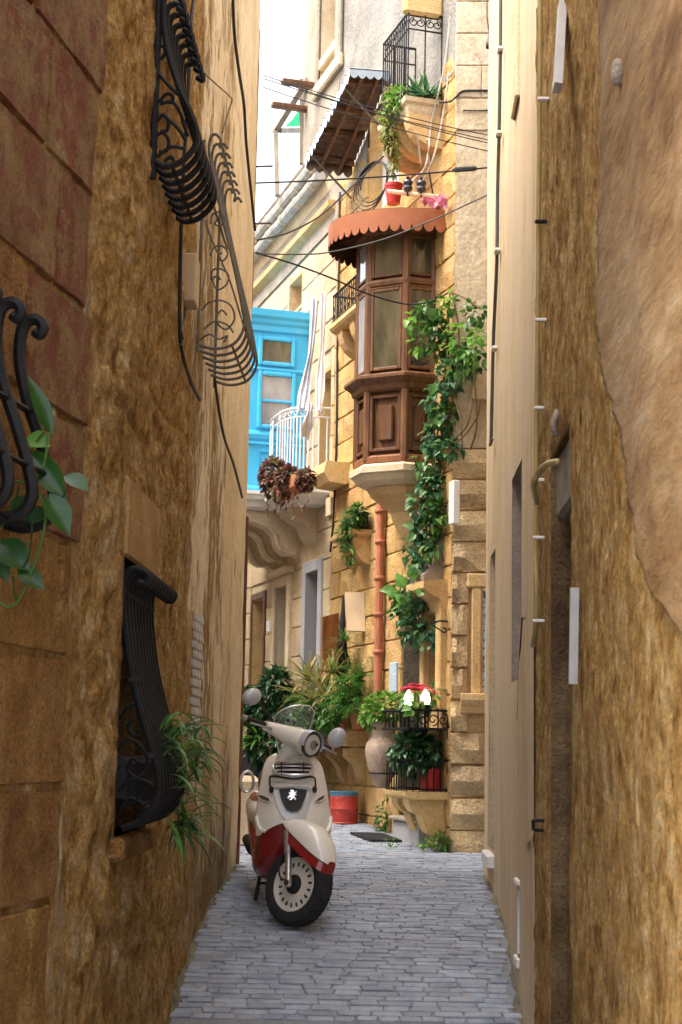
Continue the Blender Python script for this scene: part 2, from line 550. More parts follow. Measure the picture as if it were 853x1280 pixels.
M['plaster'] = smoothplaster()
def patchplaster():
    g = G('blotchy old plaster patch')
    col = g.ramp(g.noise(3.4, 11, .72, (1, .3, 1), .2), [(.33, (.09, .04, .012)), (.43, (.18, .10, .036)), (.52, (.24, .15, .066)), (.62, (.285, .195, .10)), (.72, (.31, .26, .19))])
    col = g.hsv(col, v=g.mrange(g.noise(30, 6, .75, (1, .4, 1)), .3, .7, .75, 1.15))
    return g.out(col, .7, g.bump(g.noise(6, 8, .65, (1, .3, 1)), .6, .04), .3)
M['patch'] = patchplaster()
# street
def pavermat(name, jit=True, island=False):
    g = G(name)
    col = g.ramp(g.noise(7, 8, .65), [(.3, (.17, .205, .265)), (.5, (.275, .315, .385)), (.7, (.38, .42, .49))])
    col = g.mix(g.ramp(g.noise(2.2, 6, .65), [(.5, (0, 0, 0)), (.75, (.4, .4, .4))]), col, (.36, .33, .29))
    if island: r = g.n('ShaderNodeNewGeometry').outputs['Random Per Island']
    else: r = g.n('ShaderNodeObjectInfo').outputs['Random']
    col = g.hsv(col, v=g.mrange(r, 0, 1, .84, 1.14))
    col = g.hsv(col, v=g.mrange(g.noise(70, 4, .7), .25, .75, .8, 1.18))
    nb = g.bump(g.noise(22, 8, .65), .5, .012)
    return g.out(col, g.mrange(g.noise(9, 5, .6), .3, .7, .30, .62), nb, .5)
M['paver'] = pavermat('worn grey sett')
M['paver_far'] = pavermat('worn grey sett further on', island=True)
def groundmat():
    g = G('street bed')
    col = g.ramp(g.noise(5, 8, .65), [(.3, (.18, .19, .205)), (.7, (.30, .31, .33))])
    return g.out(col, .9, g.bump(g.noise(40, 6, .7), .6, .01), .2)
M['bed'] = groundmat()
M['edge_dirt'] = stone('dirt and moss at the foot of the wall', (.12, .12, .08), (.22, .20, .15), (.32, .30, .25), (.07, .09, .03), .6, 9, .8, .5, 0)
# metals, wood, cloth
M['iron'] = paint('black painted iron', (.007, .008, .010), .5, .35, 20, .35, .2, (.05, .025, .012), .3)
M['iron_grey'] = paint('greyed old iron', (.10, .09, .075), .55, .35, 16, .25, .4, (.2, .13, .07), .4)
M['white_iron'] = paint('white painted iron', (.75, .76, .78), .45, .06, 8, .1, .4)
M['white_paint'] = paint('white paint', (.74, .73, .70), .5, .06, 6, .1, .4, (.45, .42, .38), .3)
M['blue'] = paint('sky blue paint', (.06, .50, .86), .42, .07, 3, .08, .45, (.22, .55, .72), .45)
M['blue_dark'] = paint('deeper blue paint', (.04, .40, .72), .45, .06, 3, .06, .4)
def wood(name, c1, c2, c3):
    g = G(name)
    col = g.ramp(g.noise(4, 8, .65, (6, 6, .7), .5), [(.25, c1), (.5, c2), (.78, c3)])
    col = g.mix(g.ramp(g.noise(3, 7, .7), [(.5, (0, 0, 0)), (.75, (.6, .6, .6))]), col, c1)
    return g.out(col, g.mrange(g.noise(6, 4, .6), .3, .7, .35, .6), g.bump(g.noise(10, 6, .6, (5, 5, .6)), .3, .01), .4)
M['wood'] = wood('varnished brown wood', (.05, .021, .009), (.145, .064, .025), (.27, .13, .052))
M['wood_dark'] = wood('dark brown wood', (.045, .02, .009), (.115, .05, .02), (.20, .095, .038))
M['wood_red'] = wood('reddish shutter wood', (.11, .038, .013), (.22, .085, .03), (.32, .14, .055))
M['wood_grey'] = wood('weathered timber', (.14, .11, .08), (.24, .2, .15), (.33, .28, .21))
def pane(name, c1, c2, sc=(3, 3, 1.2)):
    g = G(name)
    col = g.ramp(g.noise(1.6, 4, .5, sc), [(.3, c1), (.7, c2)])
    m = g.out(col, .06, g.bump(g.noise(3, 2, .5), .03, .02), .8)
    g.b.inputs['Coat Weight'].default_value = .6
    g.b.inputs['Coat Roughness'].default_value = .03
    return m
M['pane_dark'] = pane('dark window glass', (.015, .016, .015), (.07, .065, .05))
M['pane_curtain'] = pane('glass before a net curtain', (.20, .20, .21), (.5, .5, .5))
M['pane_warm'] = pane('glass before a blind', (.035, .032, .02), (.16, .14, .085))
M['pane_bright'] = pane('window glass with painted sky reflection', (.22, .24, .27), (.40, .42, .45))  # pale colour stands in for the sky's reflection
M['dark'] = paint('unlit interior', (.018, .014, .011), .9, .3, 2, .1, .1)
M['room'] = paint('room wall', (.20, .15, .10), .9, .2, 2, .1, .1)
def awning():
    g = G('terracotta awning sheet')
    col = g.ramp(g.noise(2.5, 6, .6), [(.3, (.24, .075, .028)), (.7, (.36, .125, .052))])
    return g.out(col, .6, g.bump(g.noise(20, 4, .6), .1, .01), .3)
M['awning'] = awning()
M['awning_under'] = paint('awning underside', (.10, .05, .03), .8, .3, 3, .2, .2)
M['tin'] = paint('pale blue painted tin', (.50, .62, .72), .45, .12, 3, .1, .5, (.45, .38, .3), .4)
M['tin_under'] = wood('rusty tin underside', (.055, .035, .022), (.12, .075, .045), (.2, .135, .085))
M['net'] = paint('grey net curtain', (.52, .56, .64), .9, .12, 5, .3, .1)
M['net_white'] = paint('white net curtain', (.78, .76, .74), .9, .07, 5, .3, .1)
M['terracotta'] = paint('terracotta pipe', (.36, .13, .07), .6, .2, 5, .3, .3, (.42, .22, .13), .5)
M['pot'] = paint('terracotta pot', (.42, .15, .07), .75, .18, 6, .3, .2, (.5, .33, .22), .35)
M['pot_red'] = paint('red plastic pot', (.42, .03, .025), .4, .1, 5, .05, .4)
M['pot_dark'] = paint('dark planter', (.025, .03, .05), .5, .2, 4, .1, .3)
M['pot_black'] = paint('black planter', (.012, .013, .016), .6, .2, 4, .1, .3)
M['urn'] = stone('old clay urn', (.25, .19, .14), (.36, .28, .21), (.46, .38, .3), (.14, .11, .09), .5, 5, .5, .4, 0)
M['cable'] = paint('black cable', (.012, .012, .014), .5, .2, 6, .05, .4)
M['cable_grey'] = paint('grey cable', (.09, .09, .095), .6, .2, 6, .05, .3)
M['cord_white'] = paint('whitish cord', (.52, .46, .4), .8, .1, 8, .2, .2)
M['brass'] = paint('green-gold painted pipe', (.34, .26, .10), .4, .2, 8, .1, .5, (.2, .16, .07), .4)
M['clip'] = paint('pale clip', (.66, .65, .62), .4, .08, 8, .05, .4)
M['steel'] = paint('brushed metal', (.5, .5, .5), .4, .12, 9, .1, .5, None, .4, .9)
M['chrome'] = paint('chrome', (.78, .78, .8), .12, .03, 5, .0, .5, None, .4, 1.0)
M['box_pale'] = paint('beige plastic box', (.5, .38, .24), .6, .1, 5, .1, .3)
M['bluegrey_pipe'] = stone('grey lagged pipe', (.30, .28, .25), (.43, .41, .37), (.55, .52, .47), (.2, .18, .16), .5, 7, .5, .3, 0)
# scooter
def gloss(name, c, rough=.25, coat=.6):
    g = G(name)
    col = g.ramp(g.noise(6, 5, .6), [(.3, tuple(x * .94 for x in c)), (.7, tuple(min(1, x * 1.04) for x in c))])
    m = g.out(col, rough, g.bump(g.noise(3, 2, .5), .01, .02), .5)
    g.b.inputs['Coat Weight'].default_value = coat
    g.b.inputs['Coat Roughness'].default_value = .08
    return m
M['cream'] = gloss('cream scooter paint', (.85, .82, .74))
M['red'] = gloss('dark red scooter paint', (.27, .012, .014))
M['silver'] = gloss('silver paint', (.46, .48, .52), .3)
M['black_gloss'] = gloss('black gloss', (.012, .015, .03), .12)
M['black_plastic'] = paint('black plastic', (.02, .02, .022), .55, .2, 12, .15, .35)
M['rubber'] = paint('tyre rubber', (.022, .022, .024), .75, .25, 30, .3, .25, (.07, .065, .06), .5)
M['rim_cream'] = paint('cream cast rim', (.66, .63, .56), .4, .05, 8, .05, .45, (.4, .36, .3), .3)
M['smoke_lens'] = gloss('smoked indicator lens', (.09, .075, .06), .15)
M['lamp_glass'] = gloss('clear lamp glass', (.24, .25, .26), .05, 1.0)
M['bright_metal'] = paint('bright plated metal', (.82, .82, .84), .3, .04, 6, .0, .5, None, .4, .75)
M['emblem'] = paint('silver emblem', (.82, .83, .85), .25, .04, 8, 0, .5, None, .4, .6)
M['seat'] = paint('dark brown seat vinyl', (.045, .028, .022), .5, .2, 10, .25, .35)
M['screen'] = glassmat('clear windscreen', (.92, .95, .94), .22)
# leaves
M['leaf_mid'] = leafmat('mid green leaves', (.025, .085, .02), (.06, .17, .035), .35, .25, (.14, .26, .05))
M['leaf_dark'] = leafmat('dark green leaves', (.012, .045, .018), (.03, .10, .035), .32, .2, (.07, .17, .05))
M['leaf_bluish'] = leafmat('cool green leaves', (.02, .085, .04), (.055, .17, .08), .35, .25, (.15, .28, .10))
M['leaf_bright'] = leafmat('bright green leaves', (.05, .17, .02), (.10, .26, .035), .4, .35, (.20, .34, .06))
M['leaf_yellow'] = leafmat('yellowing palm leaves', (.10, .17, .03), (.21, .24, .06), .5, .3, (.34, .25, .10))
M['leaf_fern'] = leafmat('fern fronds', (.02, .085, .010), (.04, .15, .015), .5, .3, (.075, .21, .025))
M['leaf_purple'] = leafmat('purple brown leaves', (.09, .03, .035), (.17, .075, .06), .5, .25, (.16, .19, .06))
M['leaf_pothos'] = leafmat('glossy pothos leaves', (.008, .045, .007), (.015, .075, .010), .3, .25, (.05, .16, .015))
M['leaf_dry'] = leafmat('dry straw leaves', (.30, .19, .09), (.42, .28, .14), .7, .2, (.5, .36, .2))
M['petal'] = leafmat('crimson pink petals', (.45, .02, .04), (.62, .06, .10), .5, .25, (.75, .16, .16))
M['petal_pink'] = leafmat('pink petals', (.5, .14, .22), (.6, .26, .34), .5, .3, (.8, .4, .5))
M['stem'] = paint('brown stem', (.12, .075, .04), .8, .25, 12, .3, .2)
M['stem_green'] = paint('green stem', (.06, .13, .03), .5, .2, 12, .1, .3)
M['soil'] = paint('potting soil', (.04, .028, .018), .95, .3, 20, .5, .1)
def lampmat():
    g = G('lit bulb')
    g.out((.9, .75, .5), .4)
    g.b.inputs['Emission Color'].default_value = (1, .78, .46, 1)
    g.b.inputs['Emission Strength'].default_value = 1.1
    return g.mat
M['bulb'] = lampmat()
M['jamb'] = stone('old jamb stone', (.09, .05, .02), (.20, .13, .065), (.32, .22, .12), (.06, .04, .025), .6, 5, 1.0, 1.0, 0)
M['recess_plaster'] = stone('grey brown recess plaster', (.24, .19, .15), (.31, .26, .21), (.37, .31, .25), (.18, .15, .12), .4, 4, .3, .3, 0)
# ------------------------------------------------------------------ street
xs = np.concatenate([np.linspace(-60, -4, 8), np.linspace(-3.5, 3.5, 29), np.linspace(4, 60, 8)])
ys = np.concatenate([np.linspace(-30, 5, 12), np.arange(5.2, 24, .2), np.array([26, 30, 40, 60, 100, 200, 400])])
mb = MB()
mb.add([(x, y, gz(y)) for y in ys for x in xs], [(j * len(xs) + i, j * len(xs) + i + 1, (j + 1) * len(xs) + i + 1, (j + 1) * len(xs) + i)
                                                 for j in range(len(ys) - 1) for i in range(len(xs) - 1)])
street = solo('street', None, None, mb, M['bed'], smooth=True, kind='structure')
def XL(Y): return LW.o.x + (LW.o.y - Y) * (LW.A.x / -LW.A.y) if Y > 6.15 else lc.x - (6.15 - Y) * .172
def XR(Y): return RW.o.x + (Y - RW.o.y) * (RW.A.x / RW.A.y)
def paver_mesh(L, d, seed):
    rr = random.Random(seed)
    m = MB(); h = .05
    b = .004
    top = []
    for (x, y) in ((-L / 2, -d / 2), (L / 2, -d / 2), (L / 2, d / 2), (-L / 2, d / 2)):
        top.append((x + rr.uniform(-.006, .006), y + rr.uniform(-.0025, .0025)))
    def ring(inset, z, jj=0):
        out = []
        for k, (x, y) in enumerate(top):
            sx, sy = (1 if x < 0 else -1), (1 if y < 0 else -1)
            c = inset * 1.0
            if k % 2 == 0: out += [(x + sx * inset, y + sy * (inset + c), z), (x + sx * (inset + c), y + sy * inset, z)]
            else: out += [(x + sx * (inset + c), y + sy * inset, z), (x + sx * inset, y + sy * (inset + c), z)]
        return out
    r0 = ring(.002, -h); r1 = ring(.002, -.006); r2 = ring(b, 0 - .001); c = [(rr.uniform(-.02, .02), 0, .003)]
    m.add(r0 + r1 + r2 + c, [(i, (i + 1) % 8, 8 + (i + 1) % 8, 8 + i) for i in range(8)] +
          [(8 + i, 8 + (i + 1) % 8, 16 + (i + 1) % 8, 16 + i) for i in range(8)] + [(16 + i, 16 + (i + 1) % 8, 24) for i in range(8)])
    return m
PV = {}
for L in (.105, .13, .15, .17, .19):
    for q in range(3):
        PV[(L, q)] = paver_mesh(L, .059, int(L * 1000) + q)
PVM = {k: v.mesh('paver', M['paver']) for k, v in PV.items()}
far_p = MB()
count = 0
Y = 7.62
rng = random.Random(3)
rowi = 0
GROOVE = 8.27
while Y < 17.4:
    dY = .0625
    slope = math.atan2(gz(Y + .06) - gz(Y - .06), .12)
    near_g = abs(Y - GROOVE) < .12
    if abs(Y - GROOVE) < .033:
        Y += .04; rowi += 1
        continue
    if Y < 11.9: x0, x1 = XL(Y) + rng.uniform(.015, .04), XR(Y) - rng.uniform(.015, .05)
    else:
        x1 = 3.0 if Y < 13.35 else fc.x + (Y - 13.4) * -.3 - .03
        x0 = -2.6
    x = x0 - rng.uniform(0, .1)
    while x < x1 - .06:
        L = rng.choice((.105, .105, .13) if near_g else (.13, .15, .15, .17, .17, .19))
        if x + L > x1: L = .105
        if x + .5 * L > x0:
            zc = gz(Y) + .010 + rng.uniform(-.005, .004)
            key = (L, rng.randrange(3))
            rx, ry, rz = slope + rng.uniform(-.03, .03), rng.uniform(-.015, .015), rng.uniform(-.02, .02)
            yj = Y + rng.uniform(-.0015, .0015)
            if x + L < x1 + .03:
                if count < 300 and Y > 7.9:
                    inst('paver', PVM[key], street, (x + L / 2, yj, zc), rot=(rx, ry, rz)); count += 1
                else:
                    st = len(far_p.v)
                    far_p.add(PV[key].v, PV[key].f)
                    far_p.xf(Matrix.Translation((x + L / 2, yj, zc)) @ Matrix.Rotation(rz, 4, 'Z') @ Matrix.Rotation(ry, 4, 'Y') @ Matrix.Rotation(rx, 4, 'X'), st)
        x += L + rng.uniform(.003, .008)
    Y += dY + rng.uniform(-.0015, .0025); rowi += 1
far_p.build('paver', M['paver_far'], street, kind='stuff')
# dirt and moss gathered along the wall feet
def dirt_strip(fn, Y0, Y1, wd, sgn, seed):
    m = MB(); n = 90
    rr = random.Random(seed)
    def f(u, v):
        Yq = Y0 + (Y1 - Y0) * u
        ww = wd * (.55 + .9 * noise.noise(Vector((Yq * 3, seed, 0))) + .25 * noise.noise(Vector((Yq * 15, seed, 3))))
        ww = max(.015, ww)
        return (fn(Yq) + sgn * (ww * v - .02), Yq, gz(Yq) + .003 + .035 * (1 - v) ** 1.6 + (1 - v) * .012 * noise.noise(Vector((Yq * 22, v * 3, seed))))
    m.grid(f, n, 4, flip=sgn > 0)
    return m

dirt_strip(XL, 6.2, 11.8, .085, 1, 1).build('verge_dirt', M['edge_dirt'], street, smooth=True)
dirt_strip(XR, 6.2, 11.8, .075, -1, 2).build('verge_dirt', M['edge_dirt'], street, smooth=True)

# ------------------------------------------------------------------ worn walls
def wallsheet(name, parent, fr, a0, a1, z0, z1, da, dz, fn, holes, mat):
    """displaced sheet; fn(a, z) -> (height out of the wall, wear 0..1)"""
    na, nz = int(round((a1 - a0) / da)) + 1, int(round((z1 - z0) / dz)) + 1
    A, Z = np.meshgrid(np.linspace(a0, a1, na), np.linspace(z0, z1, nz))
    h, wear = fn(A, Z)
    for (ha0, ha1, hz0, hz1) in holes:
        dd = np.maximum(np.maximum(ha0 - A, A - ha1), np.maximum(hz0 - Z, Z - hz1))
        h = h * sstep(-.0, .06, dd)
    off = OFF[parent.name]
    co = np.stack([A - off[0], h - off[1], Z - off[2]], -1).reshape(-1, 3)
    idx = np.arange(na * nz).reshape(nz, na)
    q = np.stack([idx[:-1, :-1], idx[:-1, 1:], idx[1:, 1:], idx[1:, :-1]], -1).reshape(-1, 4)
    ca = ((A[:-1, :-1] + A[1:, 1:]) / 2).reshape(-1); cz = ((Z[:-1, :-1] + Z[1:, 1:]) / 2).reshape(-1)
    keep = np.ones(len(q), bool)
    for (ha0, ha1, hz0, hz1) in holes:
        keep &= ~((ca > ha0) & (ca < ha1) & (cz > hz0) & (cz < hz1))
    q = q[keep][:, ::-1]
    me = bpy.data.meshes.new(name)
    me.vertices.add(len(co)); me.vertices.foreach_set('co', co.ravel())
    me.loops.add(q.size); me.loops.foreach_set('vertex_index', q.ravel().astype(np.int32))
    me.polygons.add(len(q)); me.polygons.foreach_set('loop_start', np.arange(0, q.size, 4, dtype=np.int32))
    try: me.polygons.foreach_set('loop_total', np.full(len(q), 4, dtype=np.int32))
    except Exception: pass
    me.polygons.foreach_set('use_smooth', np.ones(len(q), bool))
    at = me.attributes.new('wear', 'FLOAT', 'POINT')
    at.data.foreach_set('value', np.broadcast_to(wear, A.shape).astype(np.float32).ravel())
    me.materials.append(mat)
    me.update(calc_edges=True); me.validate()
    o = bpy.data.objects.new(name, me); C.objects.link(o); o.parent = parent; OFF[o.name] = off
    return o
def reveal(parent, hole, depth, mj, mback, name='reveal', back='recess_back', proud=.0):
    """the sides of an opening and what closes it"""
    a0, a1, z0, z1 = hole
    m = MB()
    m.add([(a0, proud, z0), (a0, -depth, z0), (a0, -depth, z1), (a0, proud, z1)], [(0, 1, 2, 3)])
    m.add([(a1, proud, z0), (a1, -depth, z0), (a1, -depth, z1), (a1, proud, z1)], [(3, 2, 1, 0)])
    m.add([(a0, proud, z1), (a1, proud, z1), (a1, -depth, z1), (a0, -depth, z1)], [(0, 1, 2, 3)])
    m.add([(a0, proud, z0), (a1, proud, z0), (a1, -depth, z0), (a0, -depth, z0)], [(3, 2, 1, 0)])
    e = .05; y_ = proud - .007
    for (p, q, r, s) in ((a0 - e, a0 + .001, z0 - e, z1 + e), (a1 - .001, a1 + e, z0 - e, z1 + e), (a0, a1, z1 - .001, z1 + e), (a0, a1, z0 - e, z0 + .001)):
        m.add([(p, y_, r), (q, y_, r), (q, y_, s), (p, y_, s)], [(3, 2, 1, 0)])
    o = m.build(name, mj, parent)
    b = MB(); b.add([(a0, -depth, z0), (a1, -depth, z0), (a1, -depth, z1), (a0, -depth, z1)], [(0, 1, 2, 3)])
    b.build(back, mback, parent)
    return o

# left house: stones at its near end, plaster towards the far end
LEN_L = 11.9 - 6.15
left_house = thing('stone_house', 'house of rough golden stone and flaking pale plaster forming the left side of the alley', 'house', LW, (0, 0, .4))
hp0 = LW.px(190, 800); hp1 = LW.px(151, 800)
ztop = LW.px(172, 708)[1]; zbot = LW.px(165, 1040)[1]
HOLE_L = (hp0[0], hp1[0], zbot, ztop)
def fn_left(A, Z):
    t = A + .5 * (fbm(A * 1.3, Z * 1.3, 3, 5) - .5) + .35 * (fbm(A * 6, Z * 2.5, 3, 9) - .5) - .10 * np.clip(Z - 2.2, -2, 3)
    wear = .20 + .24 * sstep(.6, 2.0, t) + .56 * sstep(3.0, 4.1, t) + .55 * (fbm(A * 2.2, Z * 1.2, 4, 21) - .5)
    wear = np.clip(wear + .22 * sstep(1.6, .2, Z), 0, 1)
    rough = sstep(2.2, 4.2, A)
    big = fbm(A * 2.4, Z * 2.0, 3, 3) - .5
    mid = 1 - np.abs(fbm(A * 6 + big, Z * 5, 4, 7) * 2 - 1)
    fine = fbm(A * 24, Z * 20, 3, 11) - .5
    h = (.020 + .055 * rough) * big + (.006 + .024 * rough) * (mid - .5) * wear * 1.6 + (.006 + .016 * rough) * fine * wear
    # a few deep joints between the big rough stones
    for (zz, k, s) in ((1.05, .03, 1), (1.75, -.06, 2), (2.45, .05, 3), (3.1, -.03, 4), (3.75, .04, 5), (.4, .02, 6)):
        line = zz + k * A + .10 * (fbm(A * 2, A * 0 + s, 2, 31 + s) - .5)
        h = h - rough * .014 * np.exp(-((Z - line) / .016) ** 2)
    h = h + .012 * (1 - wear) * sstep(.5, .3, wear)
    h = (h - .01) * sstep(LEN_L, LEN_L - .10, A) - .02 * sstep(LEN_L - .1, LEN_L, A)
    return h, wear
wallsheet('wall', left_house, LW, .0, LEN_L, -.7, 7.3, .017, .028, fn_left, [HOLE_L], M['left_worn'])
m = MB(); m.box(0.0, LEN_L, -4, -.42, -1, 7.3); m.box(0, LEN_L, -.42, -.06, -1, -.7)
m.box(0.0, HOLE_L[0], -.42, -.06, -.7, 7.3); m.box(HOLE_L[1], LEN_L, -.42, -.06, -.7, 7.3)
m.box(HOLE_L[0], HOLE_L[1], -.42, -.06, -.7, HOLE_L[2]); m.box(HOLE_L[0], HOLE_L[1], -.42, -.06, HOLE_L[3], 7.3)
m.build('wall_core', M['near_mortar'], left_house)
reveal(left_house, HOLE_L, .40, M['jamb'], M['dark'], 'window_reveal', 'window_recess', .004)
m = MB(); a0, a1 = HOLE_L[0] - .02, HOLE_L[1] + .02
zt2 = LW.px(175, 612)[1]
m.bbox(a0, a1, -.05, .016, ztop, zt2, .012)
m.build('lintel', M['near_mortar'], left_house)
m = MB(); m.bbox(HOLE_L[0] - .05, HOLE_L[1] + .04, -.1, .05, zbot - .09, zbot, .015); m.build('window_sill', M['near_block'], left_house)

# near left house: big squared blocks, some still painted red
near_house = thing('block_house', 'dim near house of big brown blocks, some with worn red paint, at left edge', 'house', LN, (0, 0, -.4))
m = MB(); m.box(-.02, 3.2, -4, -.03, -1.2, 8.0); m.build('wall_core', M['near_mortar'], near_house)
def fn_near(A, Z):
    return (.012 + .03 * sstep(.35, .1, A)) * (fbm(A * 14, Z * 14, 4, 61) - .5) + (.01 + .06 * sstep(.35, .1, A)) * (fbm(A * 5, Z * 4, 3, 63) - .5) - .024 + .018 * sstep(.3, .1, A), .62 + .38 * sstep(.34, .22, A)
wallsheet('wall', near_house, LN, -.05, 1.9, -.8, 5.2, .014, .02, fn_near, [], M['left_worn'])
gy = [-135, 27, 183, 346, 505, 666, 818, 984, 1128, 1290]
gzv = [LN.px(60, y)[1] for y in gy]
gzv = [gzv[0] + .46] + gzv
joints = [[60, 5], [20], [43], [62, -40], [28, -20], [58, -30], [84, -25], [9], [19, -50], [65, -20], [30, -40]]
redcols = {1: 1, 2: 1, 3: 1, 4: 1, 5: 1}
aend = LN.px(109, 600)[0]
def bigblock(L, H, seed, amp=.012):
    nu, nv = 10, 7
    rr = random.Random(seed)
    m = MB()
    def f(u, v):
        x = (u - .5) * L; z = (v - .5) * H
        e = min(u, 1 - u) * L; e2 = min(v, 1 - v) * H
        ed = min(e, e2)
        if u in (0, 1): x += (noise.noise(Vector((v * 4, seed, 1)))) * .012
        if v in (0, 1): z += (noise.noise(Vector((u * 5, seed, 2)))) * .012
        y = -.03 + (.022 + amp * .9 * noise.noise(Vector((x * 7, z * 7, seed))) + amp * .7 * noise.noise(Vector((x * 22, z * 22, seed)))) * min(1, ed / .008 if ed > 0 else 0)
        return (x, y, z)
    us = [0, .02, .12, .24, .36, .5, .64, .76, .88, .98, 1]; vs_ = [0, .02, .2, .4, .6, .8, .98, 1]
    m.add([f(u, v) for v in vs_ for u in us], [(j * 11 + i, j * 11 + i + 1, j * 11 + i + 12, j * 11 + i + 11) for j in range(7) for i in range(10)])
    return m
sd_ = 0
for c in range(len(gzv) - 1):
    zt, zb = gzv[c], gzv[c + 1]
    js = [aend + [0, -.05, .02, .05, -.02, .0, .09, .06, .10, .14, .1][c]] + [LN.px(x, 600)[0] for x in joints[c]] + [1.85]
    for k in range(len(js) - 1):
        a0, a1 = js[k] + .008, js[k + 1] - .008
        if a1 - a0 < .06: continue
        sd_ += 1
        isred = redcols.get(c, 0) and (k == 0 or (c < 4 and k == 1)) and (c, k) not in ((2, 0),)
        if c == 2 and k == 0: isred = True
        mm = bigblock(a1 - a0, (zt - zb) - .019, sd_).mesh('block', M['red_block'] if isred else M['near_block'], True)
        o = inst('block', mm, near_house, ((a0 + a1) / 2, 0, (zt + zb) / 2)); autosmooth(o, 28)
        if isred: o['label'] = 'block with worn red paint'

# right side: the near rough house with a smooth plaster patch, then the plastered house
aP = RW.px(672, 600)[0]
rough_house = thing('rough_stone_house', 'near house of streaky brown stone filling the right edge of the alley', 'house', RW, (aP, 0, .1))
n0 = RW.px(690, 800)[0]; n1 = RW.px(716, 800)[0]
ztn = RW.px(703, 548)[1]
HOLE_R = (n1, n0, -1.0, ztn)
def fn_right(A, Z):
    w = .75 + .5 * (fbm(A * 2, Z * 1.5, 4, 71) - .5)
    big = fbm(A * 2, Z * 1.2, 3, 73) - .5
    mid = 1 - np.abs(fbm(A * 7, Z * 3.2, 4, 75) * 2 - 1)
    fine = fbm(A * 26, Z * 14, 3, 77) - .5
    return .05 * big + .022 * (mid - .5) + .016 * fine, np.clip(w, 0, 1)
wallsheet('wall', rough_house, RW, -9.6, aP - .004, -.8, 5.0, .018, .024, fn_right, [HOLE_R], M['right_worn'])
m = MB(); m.box(-9.6, n1, -4, -.06, -1.2, 7.0); m.box(n0, aP - .004, -4, -.06, -1.2, 7.0)
m.box(n1, n0, -4, -.06, ztn, 7.0); m.box(n1, n0, -4, -.5, -1.2, ztn)
m.build('wall_core', M['near_mortar'], rough_house)
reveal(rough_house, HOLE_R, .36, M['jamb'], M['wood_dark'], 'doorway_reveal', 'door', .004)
m = MB(); m.bbox(n1 - .05, n0 + .05, -.36, -.02, ztn - .28, ztn + .0, .02); m.build('door_lintel', M['old_stone'], rough_house)
# smooth patch over the rough stone, wavy lower edge
pe = [(765, -60), (768, 100), (764, 250), (766, 400), (770, 450), (782, 500), (794, 560), (802, 620), (815, 680), (832, 730), (870, 790), (930, 850), (1010, 900), (1100, 920)]
edge = [RW.px(x, y) for x, y in pe]
m = MB()
prof = [(a, z) for a, z in edge]
nA = 60
atop = edge[0][0]
def patch_pt(u, v):
    k = v * (len(prof) - 1); i = min(int(k), len(prof) - 2); t = k - i
    ea = max(-9.2, prof[i][0] * (1 - t) + prof[i + 1][0] * t); ez = prof[i][1] * (1 - t) + prof[i + 1][1] * t
    a = ea + (-9.55 - ea) * u; z = ez + (0 if u == 0 else 0)
    n = .046 + .016 * noise.noise(Vector((a * 2.2, z * 1.6, 5))) + .007 * noise.noise(Vector((a * 9, z * 7, 2)))
    a += (.05 * noise.noise(Vector((z * 5, 1, 1))) + .045 * noise.noise(Vector((z * 17, 4, 1))) + .03 * noise.noise(Vector((z * 41, 4, 7)))) * max(0, 1 - u * 8)
    if u == 0: n = -.05
    return (a, n, z)
vs = []
us = [0, .003, .02] + [i / 40 for i in range(2, 41)]
nv = 240
m.add([patch_pt(u, j / nv) for j in range(nv + 1) for u in us], [(j * len(us) + i, j * len(us) + i + 1, (j + 1) * len(us) + i + 1, (j + 1) * len(us) + i) for j in range(nv) for i in range(len(us) - 1)])
m.build('plaster_patch', M['patch'], rough_house, smooth=True)

plaster_house = thing('plastered_house', 'smooth cream plastered house at the far right end of the alley', 'house', RW, (0, 0, .5))
o1a, o1b = RW.px(652, 720)[0], RW.px(640, 720)[0]
H1 = (o1a, o1b, RW.px(646, 852)[1], RW.px(646, 592)[1])
o2a, o2b = RW.px(618.5, 900)[0], RW.px(612.3, 900)[0]
H2 = (o2a, o2b, RW.px(615, 1066)[1], RW.px(615, 690)[1])
s0 = RW.px(650.5, 1150)[0]; s1 = RW.px(646.5, 1150)[0]
H3 = (s0, s1, RW.px(648, 1195)[1], RW.px(648, 1105)[1])
def fn_pl(A, Z): return .020 * (fbm(A * .9, Z * .7, 3, 91) - .5) + .006 * (fbm(A * 4, Z * 2, 3, 92) - .5) + .004, A * 0
wallsheet('wall', plaster_house, RW, aP, 0, -.8, 7.6, .045, .07, fn_pl, [H1, H2, H3], M['plaster'])
m = MB(); m.box(aP, 0, -4, -.3, -1, 7.6)
m.build('wall_core', M['plaster'], plaster_house)
m = MB(); m.add([(0, .004, -1), (0, -.3, -1), (0, -.3, 7.6), (0, .004, 7.6)], [(0, 1, 2, 3)]); m.build('wall_end', M['plaster'], plaster_house)
reveal(plaster_house, H1, .28, M['recess_plaster'], M['wood_grey'], 'window_reveal', 'shutter', .0)
reveal(plaster_house, H2, .28, M['carved_pale'], M['wood'], 'doorway_reveal', 'door', .0)
reveal(plaster_house, H3, .1, M['white_paint'], M['dark'], 'vent_reveal', 'vent_recess', .0)
m = MB(); m.bbox(H2[0] - .03, H2[1] + .03, -.2, .05, H2[2] - .09, H2[2], .01); m.build('door_sill', M['white_paint'], plaster_house)
m = MB(); m.bbox(H3[0], H3[1], -.02, .02, H3[3], H3[3] + .03, .006); m.build('vent_cap', M['white_paint'], plaster_house)
m = MB(); m.bbox(H3[0], H3[1], -.02, .02, H3[2] - .05, H3[2], .006); m.build('vent_sill', M['white_paint'], plaster_house)
